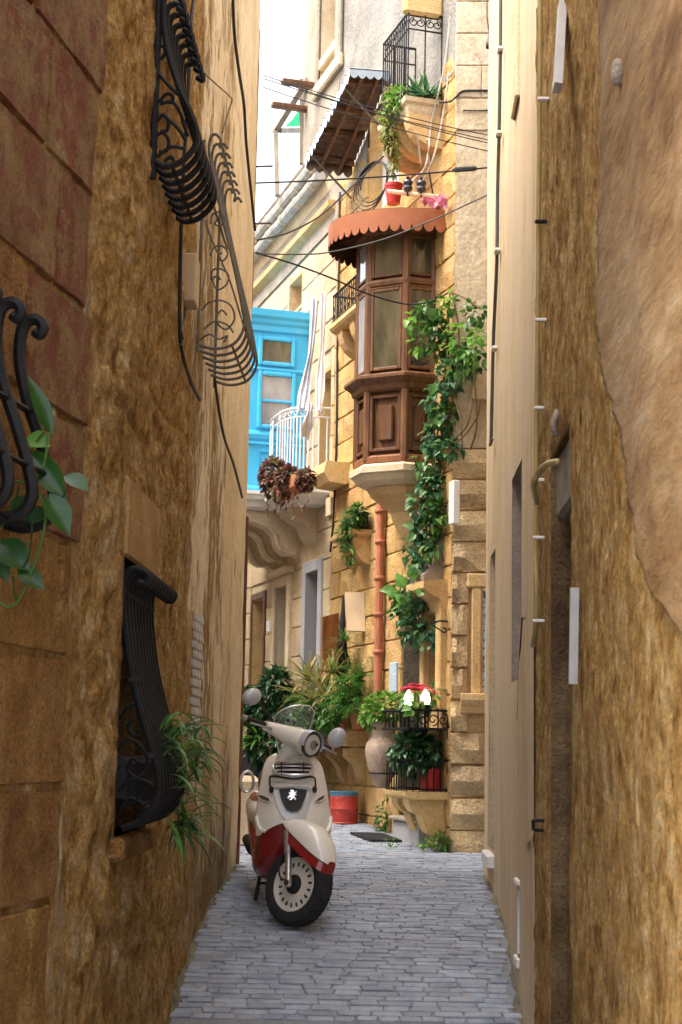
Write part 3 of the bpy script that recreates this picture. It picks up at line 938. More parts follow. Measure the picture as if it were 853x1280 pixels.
# broken plaster at its near foot
m = MB()
cr = [(672, 700), (664, 735), (661, 775), (654, 830), (651, 880), (652, 960), (655, 1010), (662, 1056), (668, 1050), (671, 1058), (672.5, 1040)]
pts = [RW.px(x, y) for x, y in cr]
m.add([(a, .018 + .004 * (i % 2), z) for i, (a, z) in enumerate(pts)] + [(pts[-1][0] - .0, .02, (pts[0][1] + pts[-1][1]) / 2)], [(i, i + 1, len(pts)) for i in range(len(pts) - 1)])
m.build('plaster_scar', M['plaster'], plaster_house)
# crack in the plaster
m = MB(); m.tube([(RW.px(x, y)[0], .016, RW.px(x, y)[1]) for x, y in ((667, 735), (664, 745), (662, 775), (657, 772), (655, 800), (652, 850), (651, 900))], .004, 4); m.build('crack', M['dark'], plaster_house)
m = MB(); a0, a1 = RW.px(651, 60)[0], RW.px(645, 60)[0]
m.bbox(a0, a1, -.01, .03, RW.px(648, 135)[1], 7.5, .012); m.build('plaster_pilaster', M['carved_pale'], plaster_house)
# ------------------------------------------------------------------ masonry walls with openings
def wallholes(m, a0, a1, z0, z1, holes, n=0.0):
    A = sorted({a0, a1, *[min(max(h[0], a0), a1) for h in holes], *[min(max(h[1], a0), a1) for h in holes]})
    Z = sorted({z0, z1, *[min(max(h[2], z0), z1) for h in holes], *[min(max(h[3], z0), z1) for h in holes]})
    for i in range(len(A) - 1):
        for j in range(len(Z) - 1):
            ca, cz = (A[i] + A[i + 1]) / 2, (Z[j] + Z[j + 1]) / 2
            if any(h[0] < ca < h[1] and h[2] < cz < h[3] for h in holes): continue
            m.add([(A[i], n, Z[j]), (A[i + 1], n, Z[j]), (A[i + 1], n, Z[j + 1]), (A[i], n, Z[j + 1])], [(3, 2, 1, 0)])
    return m
def ashlar_mesh(L, H, seed, rust=.006, joint=.006, mat=None, proud=.02):
    m = MB()
    nu, nv = 3, 2
    b = .012
    def f(i, j, inset, y):
        u = i / nu; v = j / nv
        x = -L / 2 + inset + (L - 2 * inset) * u; z = -H / 2 + inset + (H - 2 * inset) * v
        return (x, y, z)
    ring = lambda ins, y: [f(i, 0, ins, y) for i in range(nu)] + [f(nu, j, ins, y) for j in range(nv)] + [f(nu - i, nv, ins, y) for i in range(nu)] + [f(0, nv - j, ins, y) for j in range(nv)]
    n = 2 * (nu + nv)
    rr = random.Random(seed)
    r0 = ring(joint, -.03); r1 = ring(joint, proud - b * .8 + 0.0)
    m.add(r0 + r1, [(i, (i + 1) % n, n + (i + 1) % n, n + i)[::-1] for i in range(n)])
    vs = []
    for j in range(nv + 1):
        for i in range(nu + 1):
            x, y, z = f(i, j, joint + b * .7, proud)
            inn = 0 < i < nu and 0 < j < nv
            vs.append((x + (rr.uniform(-.03, .03) if inn else rr.uniform(-.004, .004)), y + rr.uniform(-rust, rust) + (rust if inn else 0), z + (rr.uniform(-.02, .02) if inn else rr.uniform(-.004, .004))))
    base = len(m.v)
    m.add(vs, [(j * 4 + i, j * 4 + 4 + i, j * 4 + 5 + i, j * 4 + 1 + i) for j in range(nv) for i in range(nu)])
    rid = [i for i in range(nu)] + [nu + 4 * j for j in range(nv)] + [nv * 4 + nu - i for i in range(nu)] + [(nv - j) * 4 for j in range(nv)]
    k = n                                           # ring 1 offset inside this MB
    m.f += [(n + i, base + rid[i], base + rid[(i + 1) % n], n + (i + 1) % n) for i in range(n)]
    m.m += [0] * n
    return m.mesh('stone', mat)
LENS = (.36, .46, .56, .68)
def ashlar(parent, fr_holes, a0, a1, z0, z1, H, mat, rust, joint, seed, proud=.02, maxn=300, zskip=None, lens=LENS):
    meshes = {(L, q): ashlar_mesh(L, H, seed * 100 + i * 7 + q, rust, joint, mat, proud) for i, L in enumerate(lens) for q in range(3)}
    rr = random.Random(seed)
    z = z0; n = 0; row = 0
    while z < z1 - H * .4:
        ints = [(a0, a1)]
        for h in fr_holes:
            if h[2] < z + H * .8 and h[3] > z + H * .2:
                new = []
                for (s, e) in ints:
                    if h[1] <= s or h[0] >= e: new.append((s, e)); continue
                    if h[0] - s > .05: new.append((s, h[0]))
                    if e - h[1] > .05: new.append((h[1], e))
                ints = new
        for (s, e) in ints:
            x = s
            first = True
            while x < e - .04:
                L = rr.choice(lens)
                if first and row % 2: L = lens[0]
                first = False
                if e - (x + L) < .22: Lr = e - x
                else: Lr = L
                Lb = min(lens, key=lambda q: abs(q - Lr))
                if n < maxn:
                    inst('stone', meshes[(Lb, rr.randrange(3))], parent, (x + Lr / 2, rr.uniform(-.003, .003), z + H / 2), scale=(Lr / Lb, 1, 1)); n += 1
                x += Lr
        z += H; row += 1
    return n

ZT = 10.3
A_mid = FA.px(417, 650)[0]
A_low = FA.px(384, 110)[0]
A_end = 8.6
corner_house = thing('corner_house', 'golden limestone house on the corner that carries the brown enclosed balcony', 'house', FA, (0, 0, .55))
# openings on its long face: near door, curtained window, small upper ones
dA, dB = FA.px(531, 920)[0], FA.px(503, 920)[0]
HD = (dA, dB, FA.px(515, 1022)[1], FA.px(515, 775)[1])
wA, wB = FA.px(556, 830)[0], FA.px(538, 830)[0]
HW = (wA, wB, FA.px(547, 886)[1], FA.px(547, 745)[1])
uA, uB = FA.px(500, 220)[0], FA.px(462, 225)[0]
HU = (uA, uB, FA.px(480, 262)[1], FA.px(480, 130)[1])     # balcony door behind the loop of cable
holesC = [HD, HW, HU]
m = MB(); wallholes(m, 0, A_mid, -.3, ZT, holesC, 0.0); m.box(-3.5, A_mid, -4.5, -4.4, -.3, ZT)
m.build('wall', M['ashlar_back'], corner_house)
zb = FA.px(520, 1050)[1]
ZR = FA.px(470, 190)[1]
ashlar(corner_house, holesC, .0, A_mid, -.05, ZR, .272, M['ashlar'], .007, .005, 3, maxn=235)
m = MB(); wallholes(m, .0, A_mid, ZR - .1, ZT, [HU], .026); m.build('stucco', M['grey_render'], corner_house)
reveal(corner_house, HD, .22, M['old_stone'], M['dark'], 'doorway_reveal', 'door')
reveal(corner_house, HW, .12, M['carved'], M['pane_curtain'], 'window_reveal', 'window')
reveal(corner_house, HU, .14, M['carved'], M['net_white'], 'balcony_door_reveal', 'balcony_door')
for h, nm in ((HW, 'window_frame'),):
    m = MB(); w = .11
    m.bbox(h[0] - w, h[0], 0, .09, h[2] - .02, h[3] + w, .012); m.build('frame', M['carved'], corner_house)
    m = MB(); m.bbox(h[1], h[1] + w * .8, 0, .07, h[2] - .02, h[3], .012); m.build('frame', M['carved'], corner_house)
    m = MB(); m.bbox(h[0] + .0, h[0] + .07, -.1, -.03, h[2], h[3], .008); m.build('sash', M['white_paint'], corner_house)
# carved hood over that window: console, dark stone scroll above
m = MB()
hz = FA.px(545, 742)[1]
m.prism([(0, hz - .20), (.05, hz - .17), (.09, hz - .08), (.19, hz - .03), (.24, hz + .01), (.24, hz + .07), (0, hz + .09)], 'x', HW[0] - .12, HW[1] + .1)
m.build('window_hood', M['carved'], corner_house)
m = MB()
m.prism([(0.02, hz + .085), (.2, hz + .085), (.205, hz + .13), (.13, hz + .20), (.085, hz + .33), (.03, hz + .46), (0.02, hz + .46)], 'x', HW[0] - .02, HW[1] + .02)
m.build('hood_crest', M['old_stone'], corner_house)
# front face towards the alley: rough quoins below, stained render above
ZF = FF.px(585, 560)[1]
fwl, fwr = FF.px(602, 800)[0], FF.px(650, 800)[0]
HF = (fwr, fwl, FF.px(590, 868)[1], FF.px(590, 735)[1])
m = MB(); wallholes(m, -4.0, 0, -.3, ZT, [HF], 0.0)
front = bpy.data.objects.new('front_wall', m.mesh('front_wall', M['ashlar_back'])); C.objects.link(front)
front.parent = corner_house; OFF[front.name] = (0, 0, 0)
front.matrix_local = (Matrix.Translation(corner_house.location) @ Matrix.Rotation(FA.rot, 4, 'Z')).inverted() @ (Matrix.Translation(FF.o) @ Matrix.Rotation(FF.rot, 4, 'Z'))
ashlar(front, [(HF[0] - .1, HF[1] + .11, HF[2] - .18, HF[3] + .16)], -1.35, 0.025, -.05, ZF, .266, M['rustic'], .026, .007, 9, .024, 62, lens=(.34, .44, .52))
zz = ZF
m = MB(); wallholes(m, -4.0, .02, ZF, ZT, [], .022); m.build('front_render', M['front_render'], front)
ZB = FF.px(585, 165)[1]
ashlar(front, [], -1.3, .03, ZB, ZT - .1, .30, M['front_render'], .004, .003, 12, .036, 40, lens=(.4, .55, .7))
m = MB(); m.bbox(HF[0] - .1, HF[1] + .125, 0, .05, HF[3], HF[3] + .12, .012); m.build('front_window_lintel', M['carved'], front)
m = MB(); m.bbox(HF[1], HF[1] + .085, 0, .045, HF[2], HF[3], .012); m.build('front_window_jamb', M['carved'], front)
sz = HF[2]
m = MB(); m.prism([(0.02, sz - .16), (.05, sz - .15), (.06, sz - .1), (.10, sz - .08), (.13, sz - .05), (.13, sz), (0.02, sz + .01)], 'x', HF[0] - .1, HF[1] + .17); m.build('front_window_sill', M['carved'], front)
m = MB(); m.bbox(HF[1] - .012, HF[1], -.05, .012, HF[2], HF[3], .004)
m.build('front_window_frame', M['carved'], front)
def lace():
    g = G('blue lattice glass')
    v = g.n('ShaderNodeTexVoronoi', Scale=16, feature='DISTANCE_TO_EDGE'); g.l(g.p(), v.inputs['Vector'])
    col = g.ramp(v.outputs['Distance'], [(.03, (.05, .12, .22)), (.09, (.35, .6, .85))])
    return g.out(col, .2, g.bump(v.outputs['Distance'], .4, .01), .5)
M['lace'] = lace()
m = MB(); m.bbox(HF[0] + .04, HF[1] - .013, -.02, .0, HF[2] + .03, HF[3] - .02, .004); m.build('front_window_pane', M['lace'], front)
# marble step at the door
sa0, sa1 = FA.px(528, 1045, .12)[0], FA.px(496, 1030, .12)[0]
mst = MB(); zs = FA.px(512, 1022, .16)[1]
mst.bbox(sa0, sa1, .0, .16, -.2, zs - .04, .01); mst.build('doorstep', M['grey_paint'], corner_house)
m = MB(); m.bbox(sa0 - .02, sa1 + .02, .0, .19, zs - .04, zs, .01); m.build('step_slab', M['white_render'], corner_house)

# pale house further along
pale_house = thing('pale_house', 'pale limestone house further along with grey framed doorway and blue enclosed balcony', 'house', FA, (A_mid, 0, .8))
def hole(xa, xb, yt, yb, fr=FA):
    """near jamb pixel xa, far jamb pixel xb, top and bottom pixel"""
    xm = (xa + xb) / 2
    return (fr.px(xa, (yt + yb) / 2)[0], fr.px(xb, (yt + yb) / 2)[0], fr.px(xm, yb)[1], fr.px(xm, yt)[1])
G1 = hole(400, 384, 716, 900); G1 = (G1[0], G1[1], .45, G1[3])
G2 = hole(362, 347, 735, 900); G2 = (G2[0], G2[1], .45, G2[3])
G3 = hole(330, 316, 750, 900); G3 = (G3[0], G3[1], .45, G3[3])
G4 = hole(379, 364, 350, 386)
G5 = hole(414, 399, 560, 610); G5 = (G5[0], G5[1], G5[2], FA.px(405, 470)[1])
ZP = FA.px(345, 268)[1]
holesP = [G1, G2, G3, G4, G5]
m = MB(); wallholes(m, A_mid, A_end + 3, -.2, ZP, holesP, 0.0); m.box(A_mid, A_end + 3, -4.5, -4.4, -.2, ZP); m.build('wall', M['pale_back'], pale_house)
skip = [(g[0] - .13, g[1] + .13, g[2], g[3] + .16) for g in (G1, G2, G3)] + [G4, G5]
ashlar(pale_house, skip, A_mid + .01, A_end, .1, FA.px(370, 335)[1], .33, M['pale'], .004, .004, 21, .018, 175, lens=(.45, .6, .8))
m = MB(); wallholes(m, A_mid, A_end + 3, FA.px(370, 335)[1] , ZP, [G4], .02); m.build('upper_render', M['white_render'], pale_house)
m = MB(); m.box(A_mid, A_end + 3, -4.5, .0, ZP - .02, ZP); m.build('roof', M['white_render'], pale_house)
for i, (gq, mj, mb_) in enumerate(((G1, 'grey_paint', 'dark'), (G2, 'carved_pale', 'pane_warm'), (G3, 'carved', 'wood_dark'), (G4, 'carved', 'carved_pale'), (G5, 'carved', 'wood_grey'))):
    reveal(pale_house, gq, .30 if i != 2 else .34, M[mj], M[mb_], 'doorway_reveal' if i < 3 else 'window_reveal', 'door' if i < 3 else 'window', .02)
def surround(g, w, n, mat, parent, step=0, label=None):
    m = MB(); m.bbox(g[0] - w, g[0], 0, n, g[2], g[3] + w, .01); m.build('door_jamb', mat, parent)
    m = MB(); m.bbox(g[1], g[1] + w, 0, n, g[2], g[3] + w, .01); m.build('door_jamb', mat, parent)
    m = MB(); m.bbox(g[0] + .002, g[1] - .002, 0, n, g[3], g[3] + w, .01); m.build('door_lintel', mat, parent)
    if step:
        m = MB(); m.bbox(g[0] - w - .05, g[1] + w + .05, 0, n + .07, g[3] + w + .002, g[3] + w + .08, .015); m.build('door_cornice', mat, parent)
surround(G1, .13, .045, M['grey_paint'], pale_house)
surround(G2, .13, .06, M['carved_pale'], pale_house, 1)
surround(G3, .09, .03, M['wood_dark'], pale_house)
# two courses of moulding up by the roof and the lagged pipes
zc = FA.px(375, 260)[1]
for k, (dz, dn) in enumerate(((.0, .10), (-.42, .05))):
    m = MB(); z = zc + dz + .30
    m.prism([(0.018, z - .12), (dn * .6, z - .1), (dn, z - .05), (dn + .02, z), (0.018, z + .01)], 'x', A_mid + .0, A_end + 2); m.build('string_course', M['carved_pale'], pale_house)
m = MB(); m.prism([(.018, ZP - .1), (.10, ZP - .07), (.14, ZP), (.02, ZP + .02)], 'x', A_mid, A_end + 3); m.build('parapet_coping', M['white_render'], pale_house)
for k, (zz_, r) in enumerate(((zc + .12, .075), (zc - .08, .065))):
    pts = [(A_mid + .35 + i * .35, .13, zz_ + .008 * math.sin(i * 2.1 + k)) for i in range(18)]
    pm = MB(); pm.tube(pts, r, 10)
    pp = thing('lagged_pipe', 'thicker upper grey lagged pipe running under the parapet' if k == 0 else 'thinner lower grey lagged pipe running under the parapet', 'pipe', FA, (A_mid + .35, .13, zz_), 'lagged pipes along the pale house')
    autosmooth(pm.build('pipe', M['bluegrey_pipe'], pp))
    for i in range(9):
        b = MB(); a_ = A_mid + .6 + i * .66
        b.tube([(a_, .13, zz_), (a_ + .03, .13, zz_)], r + .012, 10); b.build('band', M['carved_pale'], pp)
# stone gutter ledge sloping lower down
m = MB(); zl = FA.px(390, 290)[1]
m.prism([(.02, zl - .07), (.10, zl - .02), (.11, zl + .04), (.02, zl + .05)], 'x', A_mid + .1, A_end + 2); m.build('string_course', M['carved'], pale_house)

# taller white house behind the awning, with the arched recess
tower = thing('tall_white_house', 'tall whitish house with an arched recess rising above the pale house', 'house', FA, (A_mid, 0, ZP - .3))
ax0, ax1 = FA.px(428, 40)[0], FA.px(405, 40)[0]
zsp = FA.px(416, 20)[1]
zar = FA.px(416, 90)[1]
m = MB(); wallholes(m, A_mid, A_low, ZP, ZT + 1, [(ax0, ax1, zar, ZT + .4)], .03)
m.box(A_mid, A_low, -4.5, -4.4, ZP, ZT + 1)
m.add([(A_low, .03, ZP), (A_low, -4.4, ZP), (A_low, -4.4, ZT + 1), (A_low, .03, ZT + 1)], [(0, 1, 2, 3)])
m.build('wall', M['white_render'], tower)
reveal(tower, (ax0, ax1, zar, ZT + .4), .45, M['carved_pale'], M['pane_warm'], 'arch_reveal', 'arch_window', .03)
m = MB(); m.bbox(ax0 - .16, ax0, .03, .09, zar - .1, ZT + .6, .02); m.build('pilaster', M['white_render'], tower)
m = MB(); m.bbox(ax1, ax1 + .12, .03, .08, zar - .1, ZT + .6, .02); m.build('pilaster', M['white_render'], tower)
m = MB(); m.bbox(ax0 - .2, ax1 + .15, .03, .10, zar - .16, zar, .02); m.build('arch_sill', M['carved_pale'], tower)
zi = FA.px(416, 62)[1]
m = MB(); m.bbox(ax0 + .0, ax1 - .002, -.2, .06, zi - .12, zi + .02, .02); m.build('impost', M['carved_pale'], tower)
# stone lintel block under the top edge of the picture, over the top balcony
b0, b1 = FA.px(556, 8, .0)[0], FA.px(508, 25, .4)[0]
zt0 = FA.px(508, 25, .40)[1]
m = MB(); m.bbox(b0 + .05, b1 + .05, 0.02, .40, zt0 + .10, zt0 + .4, .03); m.build('upper_balcony_slab', M['carved'], corner_house)

# unseen house added across the side street to shade the far street and facade
opp = thing('shading_house', 'plain pale house added out of view across the side street for its shade', 'house', W0, (-6, 18, gz(13)))
m = MB(); m.box(-9, -4.2, 13.2, 27, -.2, 7.6); m.build('wall', M['pale'], opp)
for k in range(4):
    for z in (1.6, 4.9):
        y = 14.6 + k * 3.0
        m = MB(); m.bbox(-4.22, -4.14, y - .62, y + .62, z - .12, z + 1.72, .02); wf_ = m.build('window', M['carved_pale'], opp)
        m = MB(); m.bbox(-4.16, -4.12, y - .5, y + .5, z, z + 1.6, .01); m.build('shutter', M['wood_red'], wf_)
m = MB(); m.bbox(-9.1, -4.08, 13.1, 27.1, 7.6, 7.8, .03); m.build('coping', M['carved_pale'], opp)
# ------------------------------------------------------------------ helpers for joinery
def facet(m, p0, p1, fn):
    """build with fn(sub, length) in a facet's own axes (x along, y outward, z up), then place it between plan points p0 -> p1"""
    s = MB(); d = Vector((p1[0] - p0[0], p1[1] - p0[1], 0)); L = d.length
    fn(s, L)
    ang = math.atan2(d.y, d.x)
    s.xf(Matrix.Translation((p0[0], p0[1], 0)) @ Matrix.Rotation(ang, 4, 'Z'))
    m.add(s.v, s.f)
    return m
def loft(m, rings, cap=True):
    n = len(rings[0]); vs = [p for r in rings for p in r]
    fs = [(i * n + k, i * n + (k + 1) % n, i * n + n + (k + 1) % n, i * n + n + k) for i in range(len(rings) - 1) for k in range(n)]
    if cap: fs += [tuple(range(n - 1, -1, -1)), tuple((len(rings) - 1) * n + k for k in range(n))]
    m.add(vs, fs)
    return m

# ------------------------------------------------------------------ brown enclosed balcony
a0 = FA.px(545, 430)[0]
N1 = FA.pa(506, 520, a0)[0]
D45 = .26; FW = .30
def plan(d, k=1.0):
    return [(a0 - d, 0), (a0 - d, N1 + .41 * d), (a0 + D45 - .41 * d, N1 + D45 + d), (a0 + D45 + FW + .41 * d, N1 + D45 + d),
            (a0 + 2 * D45 + FW + d, N1 + .41 * d), (a0 + 2 * D45 + FW + d, 0)]
def zb_(y, x=525): return FA.pa(x, y, a0)[1]
zT, zTr, zLg, zLo, zBt = zb_(272), zb_(353), zb_(468), zb_(489), zb_(578)
bay = thing('enclosed_balcony', 'brown varnished wooden enclosed balcony with panelled base under the terracotta awning', 'balcony', FA, (a0 + .5, 0, zBt))
m = MB(); loft(m, [[(a, n, zBt) for a, n in plan(-.02)], [(a, n, zT) for a, n in plan(-.02)]]); m.build('body', M['wood'], bay)
pl = plan(0)
for i, (a, n) in enumerate(pl):
    if i in (0, 5): n += .03
    m = MB(); m.tube([(a, n, zBt + .02), (a, n, zT)], .038, 8); autosmooth(m.build('corner_post', M['wood'], bay))
def ringband(name, dz0, prof, mat):
    """moulding that runs round the bay; prof = [(d, z)]"""
    m = MB(); loft(m, [[(a, n, z) for a, n in plan(d)] for d, z in prof]); return m.build(name, mat, bay)
ringband('head_moulding', 0, [(.02, zT - .16), (.05, zT - .12), (.05, zT - .05), (.10, zT), (.02, zT + .01)], M['wood'])
ringband('transom', 0, [(.01, zTr - .035), (.035, zTr - .02), (.04, zTr + .01), (.03, zTr + .03), (.01, zTr + .045)], M['wood'])
ringband('ledge', 0, [(.02, zLo), (.05, zLo + .02), (.06, zLo + .06), (.10, zLo + .09), (.12, zLo + .11), (.12, zLo + .135), (.06, zLo + .16), (.02, zLg + .02)], M['wood'])
ringband('skirting', 0, [(.01, zBt), (.03, zBt + .0), (.03, zBt + .05), (.01, zBt + .07)], M['wood_red'])
for i in range(5):
    p0, p1 = pl[i + 1], pl[i]
    L = (Vector(p1) - Vector(p0)).length
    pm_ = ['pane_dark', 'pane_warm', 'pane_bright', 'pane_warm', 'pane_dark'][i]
    for (z0, z1, q) in ((zTr + .055, zT - .17, 0), (zLg + .04, zTr - .05, 1)):
        inset = max(.045, L * .16)
        def fr(s, L_, z0=z0, z1=z1, inset=inset):
            w = .03
            s.bbox(inset - w, inset, -.03, .022, z0, z1, .006); s.bbox(L_ - inset, L_ - inset + w, -.03, .022, z0, z1, .006)
            s.bbox(inset, L_ - inset, -.03, .020, z0, z0 + w, .006); s.bbox(inset, L_ - inset, -.03, .020, z1 - w, z1, .006)
            s.bbox(inset - w - .015, L_ - inset + w + .015, -.03, .03, z1, z1 + .018, .005)
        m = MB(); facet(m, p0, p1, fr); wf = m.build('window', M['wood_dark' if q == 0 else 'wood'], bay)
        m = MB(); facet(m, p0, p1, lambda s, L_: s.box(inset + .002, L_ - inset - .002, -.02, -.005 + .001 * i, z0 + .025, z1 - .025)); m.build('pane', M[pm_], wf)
    z0, z1 = zBt + .1, zLo - .03
    def pn(s, L_):
        ins = .05
        s.bbox(ins - .02, ins + .012, -.02, .024, z0, z1, .006); s.bbox(L_ - ins - .012, L_ - ins + .02, -.02, .024, z0, z1, .006)
        s.bbox(ins + .012, L_ - ins - .012, -.02, .022, z0, z0 + .03, .006); s.bbox(ins + .012, L_ - ins - .012, -.02, .022, z1 - .03, z1, .006)
    m = MB(); facet(m, p0, p1, pn); pf = m.build('panel', M['wood_dark'], bay)
    def pin(s, L_):
        w = (L_ - .1) * .5; c = L_ / 2; h = (z1 - z0) * .30; zc_ = (z0 + z1) / 2
        s.bbox(c - w * .55, c + w * .55, -.02, .018, zc_ - h * 1.05, zc_ + h * 1.05, .012)
    def pin2(s, L_):
        w = (L_ - .1) * .5; c = L_ / 2; h = (z1 - z0) * .30; zc_ = (z0 + z1) / 2
        s.bbox(c - w * .3, c + w * .3, .0, .03, zc_ - h * .72, zc_ + h * .72, .012)
    m = MB(); facet(m, p0, p1, pin); m.build('panel_field', M['wood_dark'], pf)
    m = MB(); facet(m, p0, p1, pin2); m.build('panel_boss', M['wood_red'], pf)
# its moulded stone base and console
zs_ = [zBt - .005, zBt - .05, zBt - .07, zBt - .12, zBt - .20, zBt - .22]
ds_ = [.03, .05, .02, -.03, -.11, -.08]
base = thing('balcony_console', 'moulded pale stone console tapering below the brown enclosed balcony', 'stone console', FA, (a0 + .5, 0, zBt - .8))
def planS(d, s):
    c = a0 + D45 + FW / 2
    return [(c + (a - c) * s, n * s) for a, n in plan(d)]
m = MB()
loft(m, [[(a, n, z) for a, n in planS(d, s)] for d, s, z in ((.02, 1, zBt - .002), (.06, 1, zBt - .03), (.06, 1, zBt - .085), (.03, 1, zBt - .10), (.0, 1, zBt - .15), (-.06, 1, zBt - .185))]); m.build('moulding', M['carved_pale'], base)
m = MB()
loft(m, [[(a, n, z) for a, n in planS(d, s)] for d, s, z in ((-.07, .96, zBt - .186), (-.05, .9, zBt - .21), (-.06, .86, zBt - .26), (-.10, .72, zBt - .34), (-.11, .56, zBt - .40))]); m.build('cove', M['carved'], base)
m = MB()
loft(m, [[(a, n, z) for a, n in planS(d, s)] for d, s, z in ((-.10, .54, zBt - .401), (-.09, .50, zBt - .47), (-.11, .42, zBt - .56), (-.14, .30, zBt - .68), (-.2, .14, zBt - .80))]); m.build('corbel', M['carved'], base)

# ------------------------------------------------------------------ terracotta awning with a scalloped edge
ac = a0 + D45 + FW / 2
ae = FA.px(558, 262, .02)[0]
ra = ac - ae
rn = FA.pa(416, 300, ac)[0]
zv = (FA.px(558, 254, .02)[1] + FA.pa(416, 288, ac)[1]) / 2
aw = thing('scalloped_awning', 'curved terracotta awning with scalloped edge over the brown enclosed balcony', 'awning', FA, (ac, 0, zv))
NS = 26
def rim(t, d=0.0):
    ang = math.pi * (1 - t)
    return (ac + (ra + d) * math.cos(ang), (rn + d) * math.sin(ang) + .02)
m = MB(); K = 8
vs = []
for i in range(NS * K + 1):
    t = i / (NS * K)
    f = (i % K) / K
    dip = .165 + .045 * math.sin(math.pi * f) ** .8 - (.02 if i % K == 0 else 0)
    a, n = rim(t)
    vs += [(a, n, zv), (a, n, zv - dip)]
m.add(vs, [(2 * i, 2 * i + 2, 2 * i + 3, 2 * i + 1) for i in range(NS * K)])
st = len(m.v)
vs2 = []
for i in range(NS * K + 1):
    t = i / (NS * K); a, n = rim(t, -.008); vs2 += [(a, n, zv), (a, n, vs[2 * i + 1][2])]
m.cur = 1
m.add(vs2, [(2 * i + 1, 2 * i + 3, 2 * i + 2, 2 * i) for i in range(NS * K)])
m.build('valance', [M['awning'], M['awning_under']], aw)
m = MB()
m.grid(lambda u, v: (ac + (rim(u)[0] - ac) * (1 - v) * 1.0, rim(u)[1] * (1 - v) + .02 * v, zv + .003 + .22 * v ** .9), 40, 4)
m.build('canopy', M['awning'], aw, True)
m = MB()
m.grid(lambda u, v: (ac + (rim(u, -.012)[0] - ac) * (1 - v), rim(u, -.012)[1] * (1 - v) + .02 * v, zv - .015 + .22 * v ** .9), 40, 4)
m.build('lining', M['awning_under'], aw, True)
for i in range(9):
    a, n = rim((i + .5) / 9, -.02)
    m = MB(); m.tube([(a, n, zv - .03), (ac + (a - ac) * .05, .03, zv + .17)], .012, 5); m.build('rib', M['wood_dark'], aw)

# ------------------------------------------------------------------ corrugated tin awning
W1, W2 = FA.px(488, 90, .04), FA.px(441, 208, .04)
NO = .50
O1, O2 = FA.px(438, 86, NO), FA.px(382, 198, NO)
tin = thing('tin_awning', 'corrugated tin awning with pale blue scalloped flaps and dark rusty underside', 'awning', FA, ((W1[0] + W2[0]) / 2, .04, W2[1]))
def tinp(u, v, dz=0.0):
    a = (W1[0] * (1 - u) + W2[0] * u) * (1 - v) + (O1[0] * (1 - u) + O2[0] * u) * v
    z = (W1[1] * (1 - u) + W2[1] * u) * (1 - v) + (O1[1] * (1 - u) + O2[1] * u) * v
    return (a, .04 + (NO - .04) * v, z + .018 * math.sin(u * 2 * math.pi * 13) + dz)
m = MB(); m.grid(lambda u, v: tinp(u, v, .012), 104, 3); m.build('sheet', M['tin'], tin, True)
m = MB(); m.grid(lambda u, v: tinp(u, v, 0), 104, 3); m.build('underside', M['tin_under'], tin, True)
def flap(name, pf, n, drop, mats):
    m = MB(); K = 6; vs = []
    for i in range(n * K + 1):
        p = Vector(pf(i / (n * K))); f = (i % K) / K
        vs += [p, p - Vector((0, 0, drop * (.75 + .45 * math.sin(math.pi * f))))]
    m.add(vs, [(2 * i, 2 * i + 2, 2 * i + 3, 2 * i + 1) for i in range(n * K)])
    m.build(name, mats, tin)
flap('flap', lambda t: tinp(0, t, -.002), 5, .075, M['tin'])
flap('flap', lambda t: (lambda p: (p[0], p[1] + .004, p[2]))(tinp(t, 1, -.002)), 15, .09, M['tin'])
flap('flap', lambda t: tinp(1, 1 - t, -.002), 5, .11, M['tin_under'])
for u in (.08, .36, .64, .92):
    p0, p1 = Vector(tinp(u, .02, -.05)), Vector(tinp(u, .98, -.05))
    m = MB(); m.strip([p0, p1], .05, (0, 0, 1), .04); m.build('rafter', M['wood_dark'], tin)
for v in (.3, .7):
    m = MB(); m.strip([Vector(tinp(.01, v, -.085)), Vector(tinp(.99, v, -.085))], .035, (0, 0, 1), .03); m.build('purlin', M['wood_dark'], tin)
for u in (.12, .88):
    p1 = Vector(tinp(u, .97, -.08)); m = MB(); m.tube([p1, (p1.x, .04, p1.z - .42)], .012, 5); m.build('strut', M['iron_grey'], tin)

# ------------------------------------------------------------------ stone corbels
def corbel_round(m, a, w, n0, z, r, depth=None):
    """quarter round bracket: flat top at z, curves from the wall out to n0"""
    d = depth or r
    prof = [(0.0, z), (n0, z)] + [(n0 - (n0 * .0) - n0 * (1 - math.cos(R(t))) * .0 - (n0) * (1 - math.cos(R(t))), z - r * math.sin(R(t))) for t in range(8, 91, 9)]
    prof = [(0, z), (n0, z), (n0 * .99, z - r * .2), (n0 * .93, z - r * .42), (n0 * .82, z - r * .63), (n0 * .66, z - r * .8), (n0 * .46, z - r * .92), (n0 * .22, z - r * .98), (0, z - r)]
    m.prism(prof, 'x', a - w / 2, a + w / 2)
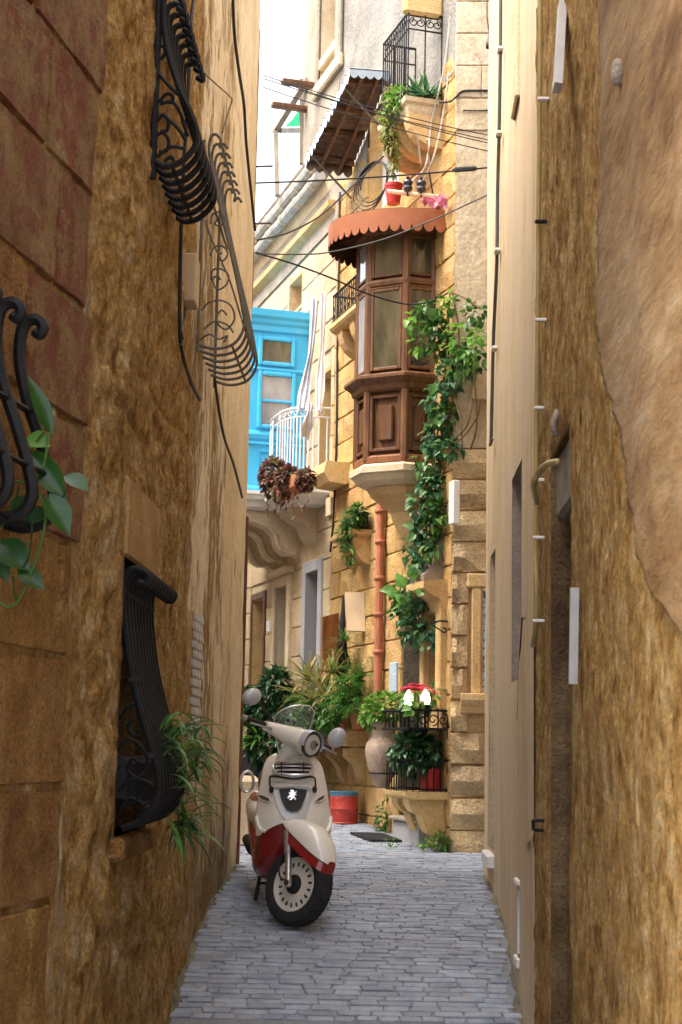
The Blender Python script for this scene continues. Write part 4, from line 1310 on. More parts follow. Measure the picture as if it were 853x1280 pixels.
# black railed balcony behind the bay
NB = .42
bA0, bz = FA.px(455, 376, NB)
bA1 = FA.px(412, 410, NB)[0]
bz = FA.px(413, 409, NB)[1]
blk = thing('railed_balcony', 'stone balcony with ornate low black railing on round corbels left of the brown one', 'balcony', FA, ((bA0 + bA1) / 2, 0, bz))
m = MB(); m.prism([(0.018, bz - .07), (NB - .06, bz - .07), (NB - .02, bz - .045), (NB, bz - .02), (NB, bz + .02), (0.018, bz + .02)], 'x', bA0 - .5, bA1); m.build('slab', M['carved'], blk)
for i in range(4):
    m = MB(); corbel_round(m, bA1 - .17 - i * .40, .15, NB - .06, bz - .072, .30); m.build('corbel', M['carved'], blk)
rh = .30
m = MB(); m.tube([(bA0 - .5, NB - .03, bz + .02 + rh), (bA1 - .03, NB - .03, bz + .02 + rh), (bA1 - .03, .02, bz + .02 + rh)], .013, 6); m.build('top_rail', M['iron'], blk)
m = MB(); m.tube([(bA0 - .5, NB - .03, bz + .05), (bA1 - .03, NB - .03, bz + .05), (bA1 - .03, .02, bz + .05)], .009, 5); m.build('bottom_rail', M['iron'], blk)
n_b = 26
for i in range(n_b):
    a = bA1 - .03 - i * (bA1 - bA0 + .45) / n_b
    m = MB(); m.tube([(a, NB - .03, bz + .03), (a, NB - .03, bz + .01 + rh)], .0065, 4)
    m.build('baluster', M['iron'], blk)
    if i % 2 == 0:
        m = MB(); s1 = scroll((a - .035, bz + .18), .028, .008, 90, 1.4, 14)
        m.tube([(p[0], NB - .03, p[1]) for p in s1], .004, 4)
        s2 = scroll((a - .035, bz + .10), .026, .008, -90, -1.4, 14); m.tube([(p[0], NB - .03, p[1]) for p in s2], .004, 4); m.build('scroll', M['iron'], blk)

# ------------------------------------------------------------------ white railed balcony with draped nets
NW = .46
wA0 = FA.px(413, 596, 0)[0]
wz = FA.px(400, 603, .2)[1]
RAa = .62
wc_ = wA0 + RAa
wht = thing('white_balcony', 'small rounded balcony with white iron railing between blue balcony and brown one', 'balcony', FA, (wc_, 0, wz))
def wrim(t, d=0.0):
    a = math.pi * t
    ca, sa = math.cos(a), math.sin(a)
    e = .62
    return (wc_ - (RAa + d) * math.copysign(abs(ca) ** e, ca), (NW + d) * abs(sa) ** e)
poly = [wrim(i / 28) for i in range(29)]
def wring(d, z): return [(wrim(i / 28, d)[0], max(.018, wrim(i / 28, d)[1]), z) for i in range(29)]
m = MB(); loft(m, [wring(-.10, wz - .17), wring(-.06, wz - .13), wring(.0, wz - .08), wring(.05, wz - .06), wring(.05, wz)]); m.build('slab', M['white_paint'], wht)
m = MB()
m.prism([(0.018, wz - .171), (NW * .75, wz - .171), (NW * .72, wz - .24), (NW * .5, wz - .30), (NW * .3, wz - .36), (NW * .22, wz - .46), (.018, wz - .55)], 'x', wc_ - .22, wc_ + .22); m.build('bracket', M['carved_pale'], wht)
wrh = FA.px(413, 512, 0)[1] - wz
for z, r, nm in ((wrh, .014, 'top_rail'), (wrh - .10, .009, 'frieze_rail'), (.06, .011, 'bottom_rail')):
    m = MB(); m.tube([(*wrim(i / 40), wz + z) for i in range(41)], r, 6); m.build(nm, M['white_iron'], wht)
for i in range(27):
    a, n = wrim((i + .2) / 27)
    m = MB(); m.tube([(a, n, wz + .0), (a, n, wz + wrh - .10)], .0085, 5); m.build('baluster', M['white_iron'], wht)
for i in range(14):
    a, n = wrim((i + .5) / 14); a2, n2 = wrim((i + .55) / 14)
    d = Vector((a2 - a, n2 - n, 0)).normalized()
    m = MB(); m.tube([Vector((a, n, wz + wrh - .05)) + d * p[0] + Vector((0, 0, p[1])) for p in scroll((0, 0), .042, .012, 0, 1.5, 14)], .0055, 4); m.build('scroll', M['white_iron'], wht)
def drape(name, label, pts, w0, w1, mat, folds=4, seed=1):
    """cloth hanging along pts (a, n, z)"""
    m = MB(); nv = 26; nu = 22
    P_ = [Vector(p) for p in pts]
    q = spline(P_, 10)
    def f(u, v):
        k = v * (len(q) - 1); i = min(int(k), len(q) - 2); c = q[i].lerp(q[i + 1], k - i)
        w = (w0 + (w1 - w0) * v) * (.85 + .25 * math.sin(v * 9 + seed))
        x = (u - .5) * w
        y = .022 * math.sin(u * folds * 6.283 + .7 * math.sin(v * 5 + seed)) + .02 * noise.noise(Vector((u * 3, v * 6, seed)))
        return (c.x + y * .6 + x * .35, c.y + x * .95, c.z + .0 - .02 * math.cos(u * 6))
    m.grid(f, nu, nv)
    return solo(name, label, 'net curtain', m, mat, FA, tuple(pts[-1]), smooth=True)
dd = lambda x, y, n: (FA.px(x, y, n)[0], n, FA.px(x, y, n)[1])
drape('net_curtain', 'bluish grey net hanging against the blue enclosed balcony', [dd(394, 374, .22), dd(390, 430, .24), dd(382, 480, .28), dd(377, 512, .33)], .07, .13, M['net'], 2.2, 1)
drape('net_curtain', 'white net hanging straight down beside the wall above the white railing', [dd(405, 366, .12), dd(403, 430, .12), dd(400, 480, .14), dd(398, 515, .16)], .08, .10, M['net_white'], 2.0, 2)
drape('net_curtain', 'short white net knotted over the white railing', [dd(389, 505, .47), dd(386, 525, .48), dd(381, 548, .48)], .08, .13, M['net_white'], 2.2, 3)

# ------------------------------------------------------------------ blue enclosed balcony
bb0 = FA.px(386, 500, 0)[0]
NBl = FA.pa(313.5, 500, bb0)[0]
zz_ = lambda y, x=345: FA.pa(x, y, bb0)[1]
bT, bB = zz_(390), zz_(616)
LB = 1.75
blue = thing('enclosed_balcony', 'sky blue painted wooden enclosed balcony on stone scrolls at the left', 'balcony', FA, (bb0 + LB / 2, 0, bB))
NF = NBl + .06
m = MB(); m.box(bb0, bb0 + LB, .018, NF, bB, bT - .02); m.build('body', M['blue'], blue)
def bplan(d): return [(bb0 - d, .018), (bb0 - d, NF + d), (bb0 + LB + d, NF + d), (bb0 + LB + d, .018)]
def bband(name, prof, mat): 
    m = MB(); loft(m, [[(a, n, z) for a, n in bplan(d)] for d, z in prof]); return m.build(name, mat, blue)
c0 = zz_(412)
bband('cornice', [(.002, c0 - .05), (.03, c0 - .03), (.03, c0 + .03), (.055, c0 + .06), (.06, c0 + .10), (.09, c0 + .13), (.10, bT), (.0, bT + .03)], M['blue'])
for y, h in ((463, .03), (545, .06), (556, .02), (612, .04)):
    z = zz_(y); bband('rail', [(.001, z - h), (.018, z - h * .8), (.028, z), (.018, z + h * .6), (.001, z + h * .8)], M['blue'])
def nn(x, y): return FA.pa(x, y, bb0)[0]
def bwin(x0, x1, y0, y1, panemat, mull=None):
    n0, n1 = nn(x1, (y0 + y1) / 2), nn(x0, (y0 + y1) / 2)
    z0, z1 = zz_(y1), zz_(y0)
    w = .05
    m = MB()
    for (p, q, r, s) in ((n0 - w, n0, z0 - w, z1 + w), (n1, n1 + w, z0 - w, z1 + w), (n0, n1, z0 - w, z0), (n0, n1, z1, z1 + w)):
        m.bbox(bb0 - .035, bb0 + .01, p, q, r, s, .012)
    if mull: m.bbox(bb0 - .025, bb0 + .01, n0, n1, zz_(mull) - .015, zz_(mull) + .015, .006)
    f = m.build('window', M['blue'], blue)
    m = MB(); m.box(bb0 - .006, bb0 + .001, n0, n1, z0, z1); m.build('pane', M[panemat], f)
bwin(328, 364, 427, 453, 'pane_warm')
bwin(327, 364, 471, 532, 'pane_curtain', 502)
n0, n1 = nn(364, 580), nn(322, 580); z0, z1 = zz_(604), zz_(564)
m = MB()
for (p, q, r, s) in ((n0, n0 + .03, z0, z1), (n1 - .03, n1, z0, z1), (n0 + .03, n1 - .03, z0, z0 + .03), (n0 + .03, n1 - .03, z1 - .03, z1)): m.bbox(bb0 - .02, bb0 + .01, p, q, r, s, .008)
m.build('panel', M['blue_dark'], blue)
for i in range(3):
    a_ = bb0 + .12 + i * .55; m = MB(); m.box(a_, a_ + .4, NF - .002, NF + .005, zz_(532), zz_(471)); m.build('front_pane', M['pane_bright'], blue)
# slab and two S-shaped scrolls under it
sl_ = thing('balcony_console', 'white moulded slab on two stone S-scroll brackets under the blue enclosed balcony', 'stone console', FA, (bb0 + .5, 0, bB - .9))
def bp2(d): return [(bb0 - d, .018), (bb0 - d, NF + d), (bb0 + LB + d, NF + d), (bb0 + LB + d, .018)]
m = MB(); loft(m, [[(a, n, z) for a, n in bp2(d)] for d, z in ((-.06, bB - .20), (-.02, bB - .17), (-.01, bB - .12), (.05, bB - .09), (.06, bB - .05), (.09, bB - .04), (.09, bB - .002))]); m.build('slab', M['white_paint'], sl_)
T = NF - .04
sc_ = [(0.018, bB - .201), (T, bB - .201), (T + .0, bB - .27), (T * .92, bB - .33), (T * .76, bB - .36), (T * .60, bB - .40), (T * .50, bB - .47), (T * .46, bB - .56), (T * .40, bB - .64), (T * .28, bB - .69), (T * .14, bB - .68), (.018, bB - .74)]
for k in range(3):
    m = MB(); a_ = bb0 + .10 + k * .62; m.prism(sc_, 'x', a_, a_ + .17); m.build('bracket', M['carved_pale'], sl_)
    m = MB(); inner = [(max(.018, n * .97 - .01), z + .012) for n, z in sc_[2:]]
    pts = [(a_ - .008, n, z) for n, z in inner[:-1]]
    m.tube(pts, .02, 5); m.build('bead', M['carved_pale'], sl_)

# ------------------------------------------------------------------ top balcony
tA0 = FA.px(557, 100, .0)[0]
tN = FA.pa(512, 126, tA0)[0] + .03
tz = FA.pa(535, 124, tA0)[1]
tA1 = FA.px(475, 150, tN)[0]
top = thing('railed_balcony', 'topmost stone balcony with tall thin iron railing on three round corbels', 'balcony', FA, ((tA0 + tA1) / 2, 0, tz))
def tp(d): return [(tA0 - d, .03), (tA0 - d, tN + d), (tA1 + d, tN + d), (tA1 + d, .03)]
m = MB(); loft(m, [[(a, n, z) for a, n in tp(d)] for d, z in ((-.05, tz - .14), (-.03, tz - .10), (-.02, tz - .06), (.01, tz - .04), (.02, tz))]); m.build('slab', M['carved_pale'], top)
for i in range(3):
    m = MB(); corbel_round(m, tA0 + .09 + i * (tA1 - tA0 - .16) / 2, .13, tN - .03, tz - .141, .30); m.build('corbel', M['carved'], top)
trh = FA.pa(535, 17, tA0)[1] - tz
rail_path = [(tA0 + .02, .03), (tA0 + .02, tN - .02), (tA1 - .02, tN - .02), (tA1 - .02, .03)]
for z, r, nm in ((trh, .012, 'top_rail'), (trh - .16, .008, 'frieze_rail'), (.06, .009, 'bottom_rail')):
    m = MB(); m.tube([(*p, tz + z) for p in rail_path], r, 6); m.build(nm, M['iron'], top)
bars = [(tA0 + .02, .03 + (tN - .05) * k / 2) for k in range(3)] + [(tA0 + .02 + (tA1 - tA0 - .04) * k / 12, tN - .02) for k in range(1, 13)] + [(tA1 - .02, .03 + (tN - .05) * k / 3) for k in range(3)]
for (a, n) in bars:
    m = MB(); m.tube([(a, n, tz), (a, n, tz + trh)], .007, 5); m.build('baluster', M['iron'], top)
for k in range(2):
    n_c = .03 + (tN - .05) * (k + .5) / 2
    m = MB()
    for s in (-1, 1):
        m.tube([(tA0 + .02, n_c + s * p[0], tz + trh - .09 + p[1]) for p in [(.052 - 0.0, .0)] + scroll((.030, .0), .045, .014, 90, -1.3, 16)[0:]], .0055, 4)
    m.build('scroll', M['iron'], top)
for k in range(8):
    a = tA0 + .06 + k * (tA1 - tA0 - .1) / 8
    m = MB(); m.tube([(a + p[0], tN - .02, tz + trh - .08 + p[1]) for p in scroll((.03, 0), .035, .01, 180, -1.2, 12)], .005, 4); m.build('scroll', M['iron'], top)

# insulators, rod and cords under it
rod = thing('insulator_bracket', 'pale rod with two dark insulators and slack cords below the top balcony', 'bracket', FA, (FA.px(520, 245, .1)[0], .1, FA.px(520, 245, .1)[1]))
r0_, r1_ = dd(485, 239, .42), dd(549, 246, .05)
m = MB(); m.tube([r0_, r1_], .022, 7); m.build('rod', M['carved_pale'], rod)
for (x, y, n) in ((510, 233, .28), (527, 234, .18)):
    p = dd(x, y, n); m = MB()
    m.lathe([(.0, .09), (.015, .09), (.02, .06), (.045, .05), (.045, .02), (.03, .01), (.045, -.01), (.04, -.04), (.012, -.05), (.012, -.09), (0, -.09)], p, 10); m.build('insulator', M['black_gloss'], rod, True)
for pts in ([(563, 20, .02), (556, 82, .05), (540, 150, .12), (533, 205, .2), (520, 222, .22), (511, 230, .28)], [(561, 90, .02), (553, 150, .06), (544, 190, .12), (536, 212, .16), (528, 228, .18)],
            [(522, 168, .30), (526, 204, .22)], [(534, 174, .25), (537, 208, .16)]):
    m = MB(); m.tube(spline([dd(*p) for p in pts], 6), .0085, 5); m.build('cord', M['cord_white'], rod)
m = MB(); m.tube([dd(536, 212, .14), dd(541, 240, .1), dd(541, 252, .06)], .008, 5); m.build('wire', M['cable'], rod)

# ------------------------------------------------------------------ roof terrace frame with green awning, far up
tf = thing('terrace_frame', 'timber roof terrace frame with green cloth against the sky', 'terrace frame', FA, (FA.px(365, 200)[0], 0, ZP))
def q3(x, y, n): return dd(x, y, n)
for (p, q, r) in ((q3(345, 165, .25), q3(347, 245, .25), .035), (q3(378, 100, .0), q3(378, 205, .0), .04), (q3(344, 165, .25), q3(384, 100, .05), .04), (q3(350, 163, .2), q3(376, 163, -.3), .03)):
    m = MB(); m.strip([p, q], r * 2, (Vector(q) - Vector(p)).cross(Vector((.3, 1, .1))), r * 1.6); m.build('beam', M['wood_grey'], tf)
for (x, y) in ((369, 104), (356, 133)):
    p = Vector(q3(x, y, .3)); m = MB(); m.bbox(p.x - .05, p.x + .05, p.y - .6, p.y + .16, p.z - .03, p.z + .03, .01); m.build('joist_end', M['wood_dark'], tf)
m = MB()
gA, gB, gC = Vector(q3(354, 158, .1)), Vector(q3(383, 158, -.5)), Vector(q3(383, 118, -.5))
m.grid(lambda u, v: tuple(gA.lerp(gB, u) + (Vector((0, 0, 1)) * ((gC - gB).length * v * (u ** 1.6)))), 14, 8); m.build('cloth', leafmat('green awning cloth', (.01, .30, .14), (.015, .36, .18), .7, .4), tf, True)
# masts and clutter on the low roofs at the left
mast = thing('roof_mast', 'thin dark mast with small crossbars rising past the left wall end', 'mast', LW, (-.15, -.1, 6))
mp = [LW.px(x, y, 0) for x, y in ((324, 20), (322, 300))]
m = MB(); m.tube([(-.14, -.02, mp[0][1]), (-.14, -.02, mp[1][1] - .6)], .012, 6); m.build('pole', M['wood_red'], mast)
for y in (222, 300):
    z = LW.px(325, y)[1]; m = MB(); m.tube([(-.14, -.1, z), (-.14, .12, z + .01)], .009, 5); m.build('crossbar', M['iron_grey'], mast)
# drain pipe at the far end of the left wall
m = MB(); zt_, zb2 = LW.px(305, 640)[1], gz(12)
m.tube([(-.05, .0, zb2), (-.05, .0, zt_)], .016, 8)
autosmooth(solo('drain_pipe', 'thin dark drain pipe at the far corner of the left wall', 'pipe', m, M['wood_dark'], LW, (-.05, .0, zb2)))

# ------------------------------------------------------------------ cables
def cable(label, pts, r=.007, mat='cable', n=8, group=None, name='cable'):
    q = spline(pts, n); m = MB(); m.tube(q, r, 5)
    mid = q[len(q) // 2]
    return solo(name, label, 'cable', m, M[mat], W0, tuple(mid), group, True)
def sag(p, q, s, n=9):
    p = Vector(p); q = Vector(q)
    return [p.lerp(q, i / n) - Vector((0, 0, 4 * s * (i / n) * (1 - i / n))) for i in range(n + 1)]
LB4 = ['uppermost', 'second from the top', 'third from the top', 'lowest']
for i, (y0, y1, x0) in enumerate(((92, 166, 329), (96, 172, 329), (100, 176, 350), (107, 186, 329))):
    cable('thin dark overhead line crossing below the topmost balcony, %s of the four' % LB4[i], sag(P(x0, y0 + 2, 12.6), P(625, y1 + 6, 13.2), .035), .0045, 'cable', 2, 'bundle of overhead lines')
c = cable('thicker black line with a sleeve, crossing level just above the terracotta awning', sag(P(318, 229, 12.2), P(626, 208, 13.1), .02), .008, 'cable', 2)
pa_, pb_ = P(566, 212.5, 12.95), P(596, 210.5, 13.02)
m = MB(); m.tube([pa_, pa_.lerp(pb_, .1), pa_.lerp(pb_, .9), pb_], [.012, .022, .022, .012], 8); m.v = [tuple(Vector(v) - Vector((0, 0, 0))) for v in m.v]
m.build('sleeve', M['cable'], c)
cable('grey overhead line sweeping up from left wall across the terracotta awning to the right', [P(322, 317, 12.1), P(370, 318, 12.4), P(414, 315, 12.6), P(483, 298, 12.8), P(550, 271, 13), P(626, 236, 13.2)], .0065, 'cable_grey')
cable('black line sagging from left wall in front of the brown balcony to the vine', [P(320, 316, 12.0), P(370, 331, 12.6), P(420, 350, 12.9), P(456, 366, 13.1), P(507, 380, 13.3), P(541, 376, 13.35), P(563, 364, 13.4)], .008)
cable('black cable climbing from the left wall to the coil beside the tin awning', [P(322, 300, 12.2), P(360, 291, 13), P(400, 270, 13.8), P(430, 243, 14.3), P(452, 222, 14.8), P(480, 195, 14.7)], .008)
def coil():
    m = MB(); c_ = dd(468, 228, .16)
    pts = []
    for i in range(90):
        t = i / 89 * 4 * 2 * math.pi; k = int(i / 22)
        pts.append((c_[0] + (.26 + .03 * k) * math.cos(t) * 1.0, c_[1] + .015 * k + .06 * math.cos(t), c_[2] + (.19 + .02 * k) * math.sin(t) - .02 * k))
    m.tube(pts, .007, 5)
    solo('cable_coil', 'loose coil of black cable hanging beside the upper balcony door', 'cable', m, M['cable'], FA, c_, None, True)
coil()
fd = lambda x, y, n=.045: FF.w(FF.px(x, y, n)[0], n, FF.px(x, y, n)[1])
cable('black cable stapled round the corner beside the top balcony', [fd(640, 113), fd(595, 113), fd(578, 114), fd(570, 121), fd(562, 127), FA.w(FA.px(548, 128, .05)[0], .05, FA.px(548, 128, .05)[1])], .010)
cable('thin black line along the joint of pale blocks beside the top balcony', [fd(620, 137), fd(600, 138), fd(579, 138)], .006)
cable('long black cable running down the pale wall beside the white railing', [FA.w(FA.px(x, y, .04)[0], .04, FA.px(x, y, .04)[1]) for x, y in ((425, 240), (424, 330), (422, 430), (421, 540), (419, 600), (417, 650), (413, 690))], .012)
# hanging lamp holder
lh = thing('lamp_holder', 'black lamp holder dangling from a thin cord beside the right wall', 'lamp holder', W0, tuple(P(613, 55, 12.0)))
m = MB(); m.tube([P(609, -30, 12.0), P(609, 20, 12.0), P(612, 46, 12.0)], .005, 5); m.build('cord', M['cable'], lh)
pc = P(612.5, 53, 12.0); m = MB(); m.lathe([(0, .05), (.016, .05), (.02, .01), (.03, 0), (.032, -.045), (.02, -.05), (0, -.05)], pc, 10); m.build('socket', M['cable'], lh, True)

# ------------------------------------------------------------------ pipes, boxes, plaques on the facade
dp = thing('downpipe', 'terracotta red downpipe running down the warm stone wall', 'pipe', FA, (FA.px(473, 850)[0], .07, .6))
pA = FA.px(475, 700, .08)[0]
zt_, zb2 = FA.px(477, 630, .08)[1], FA.px(471, 905, .08)[1]
m = MB(); m.tube([(pA, .08, zb2), (pA, .08, zt_), (pA, .02, zt_ + .1)], .042, 10); autosmooth(m.build('pipe', M['terracotta'], dp))
for y in (640, 678, 723, 768, 815):
    z = FA.px(474, y, .08)[1]; m = MB(); m.lathe([(.043, -.02), (.052, -.018), (.052, .018), (.043, .02)], (pA, .08, z), 10); m.build('collar', M['terracotta'], dp, True)
sp_ = dd(437, 582, .02); m = MB()
s0, s1 = FA.px(440, 582, 0)[0], FA.px(425, 582, 0)[0]
z0, z1 = FA.px(420, 595, .3)[1], FA.px(420, 567, .3)[1]
m.prism([(.0, z0 + .03), (.06, z0), (.24, z0 + .02), (.30, (z0 + z1) / 2), (.27, z1), (.0, z1 + .0)], 'x', s0, s1 + .08)
solo('stone_spout', 'short chunky stone block jutting out below the white railing', 'stone block', m, M['carved'], FA, (s0, 0, z0))
def plate(name, label, cat, x0, x1, y0, y1, n, th, mat, fr=FA, b=.006):
    a, z = fr.px(x1 if fr is FA else x0, (y0 + y1) / 2, n); a1_ = fr.px(x0 if fr is FA else x1, (y0 + y1) / 2, n)[0]
    xm = (x0 + x1) / 2
    z0, z1 = fr.px(xm, y1, n)[1], fr.px(xm, y0, n)[1]
    m = MB(); m.bbox(a, a1_, n - th, n, z0, z1, b)
    return solo(name, label, cat, m, mat, fr, ((a + a1_) / 2, n - th, (z0 + z1) / 2))
def tilemat():
    g = G('blue white painted tile')
    v = g.noise(30, 5, .7)
    col = g.ramp(v, [(.4, (.55, .62, .66)), (.52, (.25, .42, .55)), (.6, (.6, .64, .64))])
    return g.out(col, .25, None, .5)
M['tile'] = tilemat()
plate('wall_plaque', 'narrow bluish painted tile plaque on the wall right of the downpipe', 'plaque', 486.5, 495, 828, 865, .05, .05, M['tile'])
plate('meter_box', 'tall white box beside the vine at the house corner', 'box', 561, 567, 601, 655, .08, .06, M['white_paint'])
plate('cable_box', 'small pale box by the black cable under the white railing', 'box', 407, 413, 622, 645, .06, .05, M['carved_pale'])
plate('bell_box', 'small white box beside the carved doorway', 'box', 333, 337, 776, 790, .08, .06, M['white_paint'])
# planter box on the front face
m = MB(); a, z = FF.px(590, 480, .0); a1_ = FF.px(612, 480, 0)[0]
z0, z1 = FF.px(600, 498, .12)[1], FF.px(600, 463, .12)[1]
m.prism([(.022, z0), (.12, z0), (.16, z1), (.022, z1)], 'x', a1_, a)
solo('wall_box', 'pale pinkish box fixed high on the front wall beside the vine', 'box', m, M['carved_pale'], FF, (a, .02, z0))
# leaning things under the small ledge: board, wooden shutter, folded parasol
pb = FA.px(457, 770, .03)[0]; pb1 = FA.px(446, 770, .03)[0]
def slab4(name, label, cat, pts, th, mat):
    """upright board from four picture points with distance from wall"""
    q = [Vector(dd(*p)) for p in pts]
    nrm = (q[1] - q[0]).cross(q[3] - q[0]).normalized() * th
    m = MB(); m.add(q + [p + nrm for p in q], [(0, 1, 2, 3), (7, 6, 5, 4), (0, 4, 5, 1), (1, 5, 6, 2), (2, 6, 7, 3), (3, 7, 4, 0)])
    return solo(name, label, cat, m, mat, FA, tuple(q[3]))
slab4('leaning_board', 'plain pinkish panel projecting from the wall below the small plant ledge', 'panel', [(431, 740, .20), (456, 740, .03), (457, 789, .03), (434, 788, .20)], .04, M['box_pale'])
slab4('wooden_shutter', 'reddish brown wooden door leaf standing open beside the grey framed doorway', 'door leaf', [(404, 771, .22), (424, 766, .04), (424, 850, .04), (404, 850, .22)], .04, M['wood_red'])
pz = dd(428, 745, .18); pb_ = dd(427, 870, .18)
par = thing('folded_parasol', 'folded black parasol standing by the reddish door leaf', 'parasol', FA, pb_)
m = MB(); h_ = pz[2] - pb_[2]
m.lathe([(.0, h_), (.012, h_ - .02), (.03, h_ - .3), (.06, h_ - .62), (.055, h_ - .8), (.02, h_ - .84)], pb_, 9, sx=1, sy=1); m.build('canopy', M['pot_black'], par, True)
m = MB(); m.tube([pb_, (pb_[0], pb_[1], pb_[2] + h_ - .7)], .014, 6); m.build('pole', M['iron_grey'], par)
m = MB(); m.lathe([(0, .06), (.15, .05), (.17, 0), (0, 0)], (pb_[0], pb_[1], gz(15.9)), 14); m.build('foot', M['iron'], par)
# ------------------------------------------------------------------ iron window grilles on the left wall
def bell_grille(name, label, fr, a_list, path, r, mat, hook=None, straps=(), tip=.0, group=None, flat=None):
    """bars of one bellied window grille; path = [(n, z)] of a bar from its scrolled top to the sill"""
    a_mid = sum(a_list) / len(a_list)
    t = thing(name, label, 'window grille', fr, (a_mid, 0, path[-1][1]), group)
    for a in a_list:
        m = MB(); q = spline([(a, n, z) for n, z in path], 7)
        m.tube(q, r, 6)
        autosmooth(m.build('bar', mat, t))
    for (n, z, rr) in straps:
        m = MB(); m.tube([(a_list[0] + .01, n, z), (a_list[-1] - .01, n, z)], rr, 6); m.build('cross_bar', mat, t)
        for a in a_list:
            m = MB(); m.tube([(a - .016, n, z - .004), (a + .016, n, z + .004)], rr * 1.5, 6); m.build('collar', mat, t)
    return t
def side_scrolls(t, a, items, r, mat):
    for it in items:
        m = MB()
        m.tube([(a, n, z) for n, z in it], r, 5); autosmooth(m.build('scroll', mat, t))
def nz(fr, a, x, y):
    return fr.pa(x, y, a)
# upper near black grille
gA0 = LW.px(190, 120)[0] + .02
ga = gA0
pth = [nz(LW, ga, x, y) for x, y in ((222, 10), (230, 14), (229, 4), (220, -8), (207, -4), (204, 20), (209, 60), (222, 105), (238, 140), (246, 165), (243, 185), (225, 203), (205, 208), (192, 200))]
al = [ga - i * .105 for i in range(8)]
gr1 = bell_grille('window_grille', 'black bellied iron window grille high on the left wall, seen from below', LW, al, pth, .0145, M['iron'])
p2 = lambda pts: spline([(n, z, 0) for n, z in [nz(LW, ga, *q) for q in pts]], 6)
def pair(q): return [(v[0], v[1]) for v in q]
m = MB(); n_, z_ = nz(LW, ga, 193, 100)
m.tube([(ga, .02, z_ + .65), (ga, .02, z_ - .45)], .016, 6); m.build('bar', M['iron'], gr1)
side_scrolls(gr1, ga, [pair(p2(q)) for q in (
    [(197, 90), (205, 100), (216, 112), (225, 120)], [(200, 128), (208, 118), (216, 120), (215, 128), (209, 127)], [(200, 130), (216, 128), (226, 142), (230, 155), (235, 170)],
    [(197, 152), (204, 144), (211, 151), (209, 163), (201, 164)], [(196, 170), (204, 166), (211, 175), (209, 188), (199, 190)], [(203, 142), (222, 160), (232, 175)],
    [(197, 196), (214, 184), (230, 186)], [(196, 60), (204, 58), (207, 66), (202, 73), (196, 70)], [(206, 202), (214, 196), (218, 204), (212, 210)])], .0085, M['iron'])
bn, bz_ = nz(LW, ga, 240, 178)
for (x, y) in ((243, 180), (215, 206)):
    n_, z_ = nz(LW, ga, x, y); m = MB(); m.tube([(al[0], n_, z_), (al[-1], n_, z_)], .010, 6); m.build('cross_bar', M['iron'], gr1)

# far thin grille
gB = LW.px(246, 300)[0]
pthB = [nz(LW, gB, x, y) for x, y in ((285, 186), (280, 180), (275, 184), (276, 175), (270, 168), (264, 172), (262, 190), (268, 225), (280, 280), (293, 335), (303, 385), (305, 410), (292, 430), (268, 436), (246, 430))]
alB = [gB - i * .145 for i in range(7)]
gr2 = bell_grille('window_grille', 'thin greyed iron window grille with open scrollwork, farthest on the left wall', LW, alB, pthB, .0085, M['iron_grey'])
pB = lambda pts: [(v[0], v[1]) for v in spline([(n, z, 0) for n, z in [nz(LW, gB, *q) for q in pts]], 6)]
zt1, zb1 = nz(LW, gB, 262, 175)[1], nz(LW, gB, 248, 440)[1]
for da in (0, -.87):
    m = MB(); m.tube([(gB + da, .025, zt1), (gB + da, .025, zb1)], .009, 5); m.build('bar', M['iron_grey'], gr2)
side_scrolls(gr2, gB, [pB(q) for q in (
    [(263, 280), (266, 268), (275, 265), (281, 274), (276, 282), (269, 280), (272, 274)], [(263, 320), (268, 309), (279, 308), (285, 317), (279, 326), (273, 320), (278, 316)],
    [(258, 275), (262, 292), (275, 322), (288, 352), (302, 398)], [(264, 350), (266, 338), (276, 336), (286, 344), (283, 356), (272, 362), (266, 350), (272, 345), (276, 350)],
    [(252, 388), (262, 378), (278, 376), (290, 384), (293, 400), (282, 412), (270, 400), (277, 388), (284, 394)], [(255, 412), (268, 402), (284, 406), (292, 416)],
    [(250, 425), (262, 418), (274, 424), (284, 420), (280, 428)])], .0055, M['iron_grey'])
for (x, y) in ((303, 400), (290, 431), (265, 250)):
    n_, z_ = nz(LW, gB, x, y); m = MB(); m.tube([(alB[0], n_, z_), (alB[-1], n_, z_)], .007, 5); m.build('cross_bar', M['iron_grey'], gr2)

# lower black grille over the recessed window
gC = HOLE_L[1] - .03
wC = HOLE_L[1] - HOLE_L[0] - .06
pthC = [nz(LW, gC - wC * .5, x, y) for x, y in ((191, 740), (200, 740), (203, 732), (196, 726), (184, 724), (175, 732), (172, 752), (174, 790), (181, 840), (194, 895), (208, 940), (214, 975), (208, 1004), (192, 1022), (172, 1030))]
alC = [gC - wC * i / 9 for i in range(10)]
gr3 = bell_grille('window_grille', 'black bellied iron window grille with scrolled top low on the left wall', LW, alC, pthC, .0155, M['iron'],
                  straps=[(*nz(LW, gC - wC * .5, 173, 752), .009), (*nz(LW, gC - wC * .5, 184, 855), .009), (*nz(LW, gC - wC * .5, 207, 945), .009)])
pC = lambda pts: [(v[0], v[1]) for v in spline([(n, z, 0) for n, z in [nz(LW, gC, *q) for q in pts]], 6)]
for a_ in (gC, gC - wC):
    side_scrolls(gr3, a_, [pC(q) for q in (
        [(150, 900), (165, 880), (178, 890), (180, 910), (168, 920), (160, 908), (168, 900)], [(150, 930), (166, 925), (182, 940), (184, 960), (172, 972), (160, 962), (166, 948), (174, 954)],
        [(150, 990), (162, 975), (180, 975), (192, 985), (190, 1000), (178, 1004), (172, 994)], [(150, 1010), (164, 998), (180, 1008), (172, 1022)])], .0075, M['iron'])

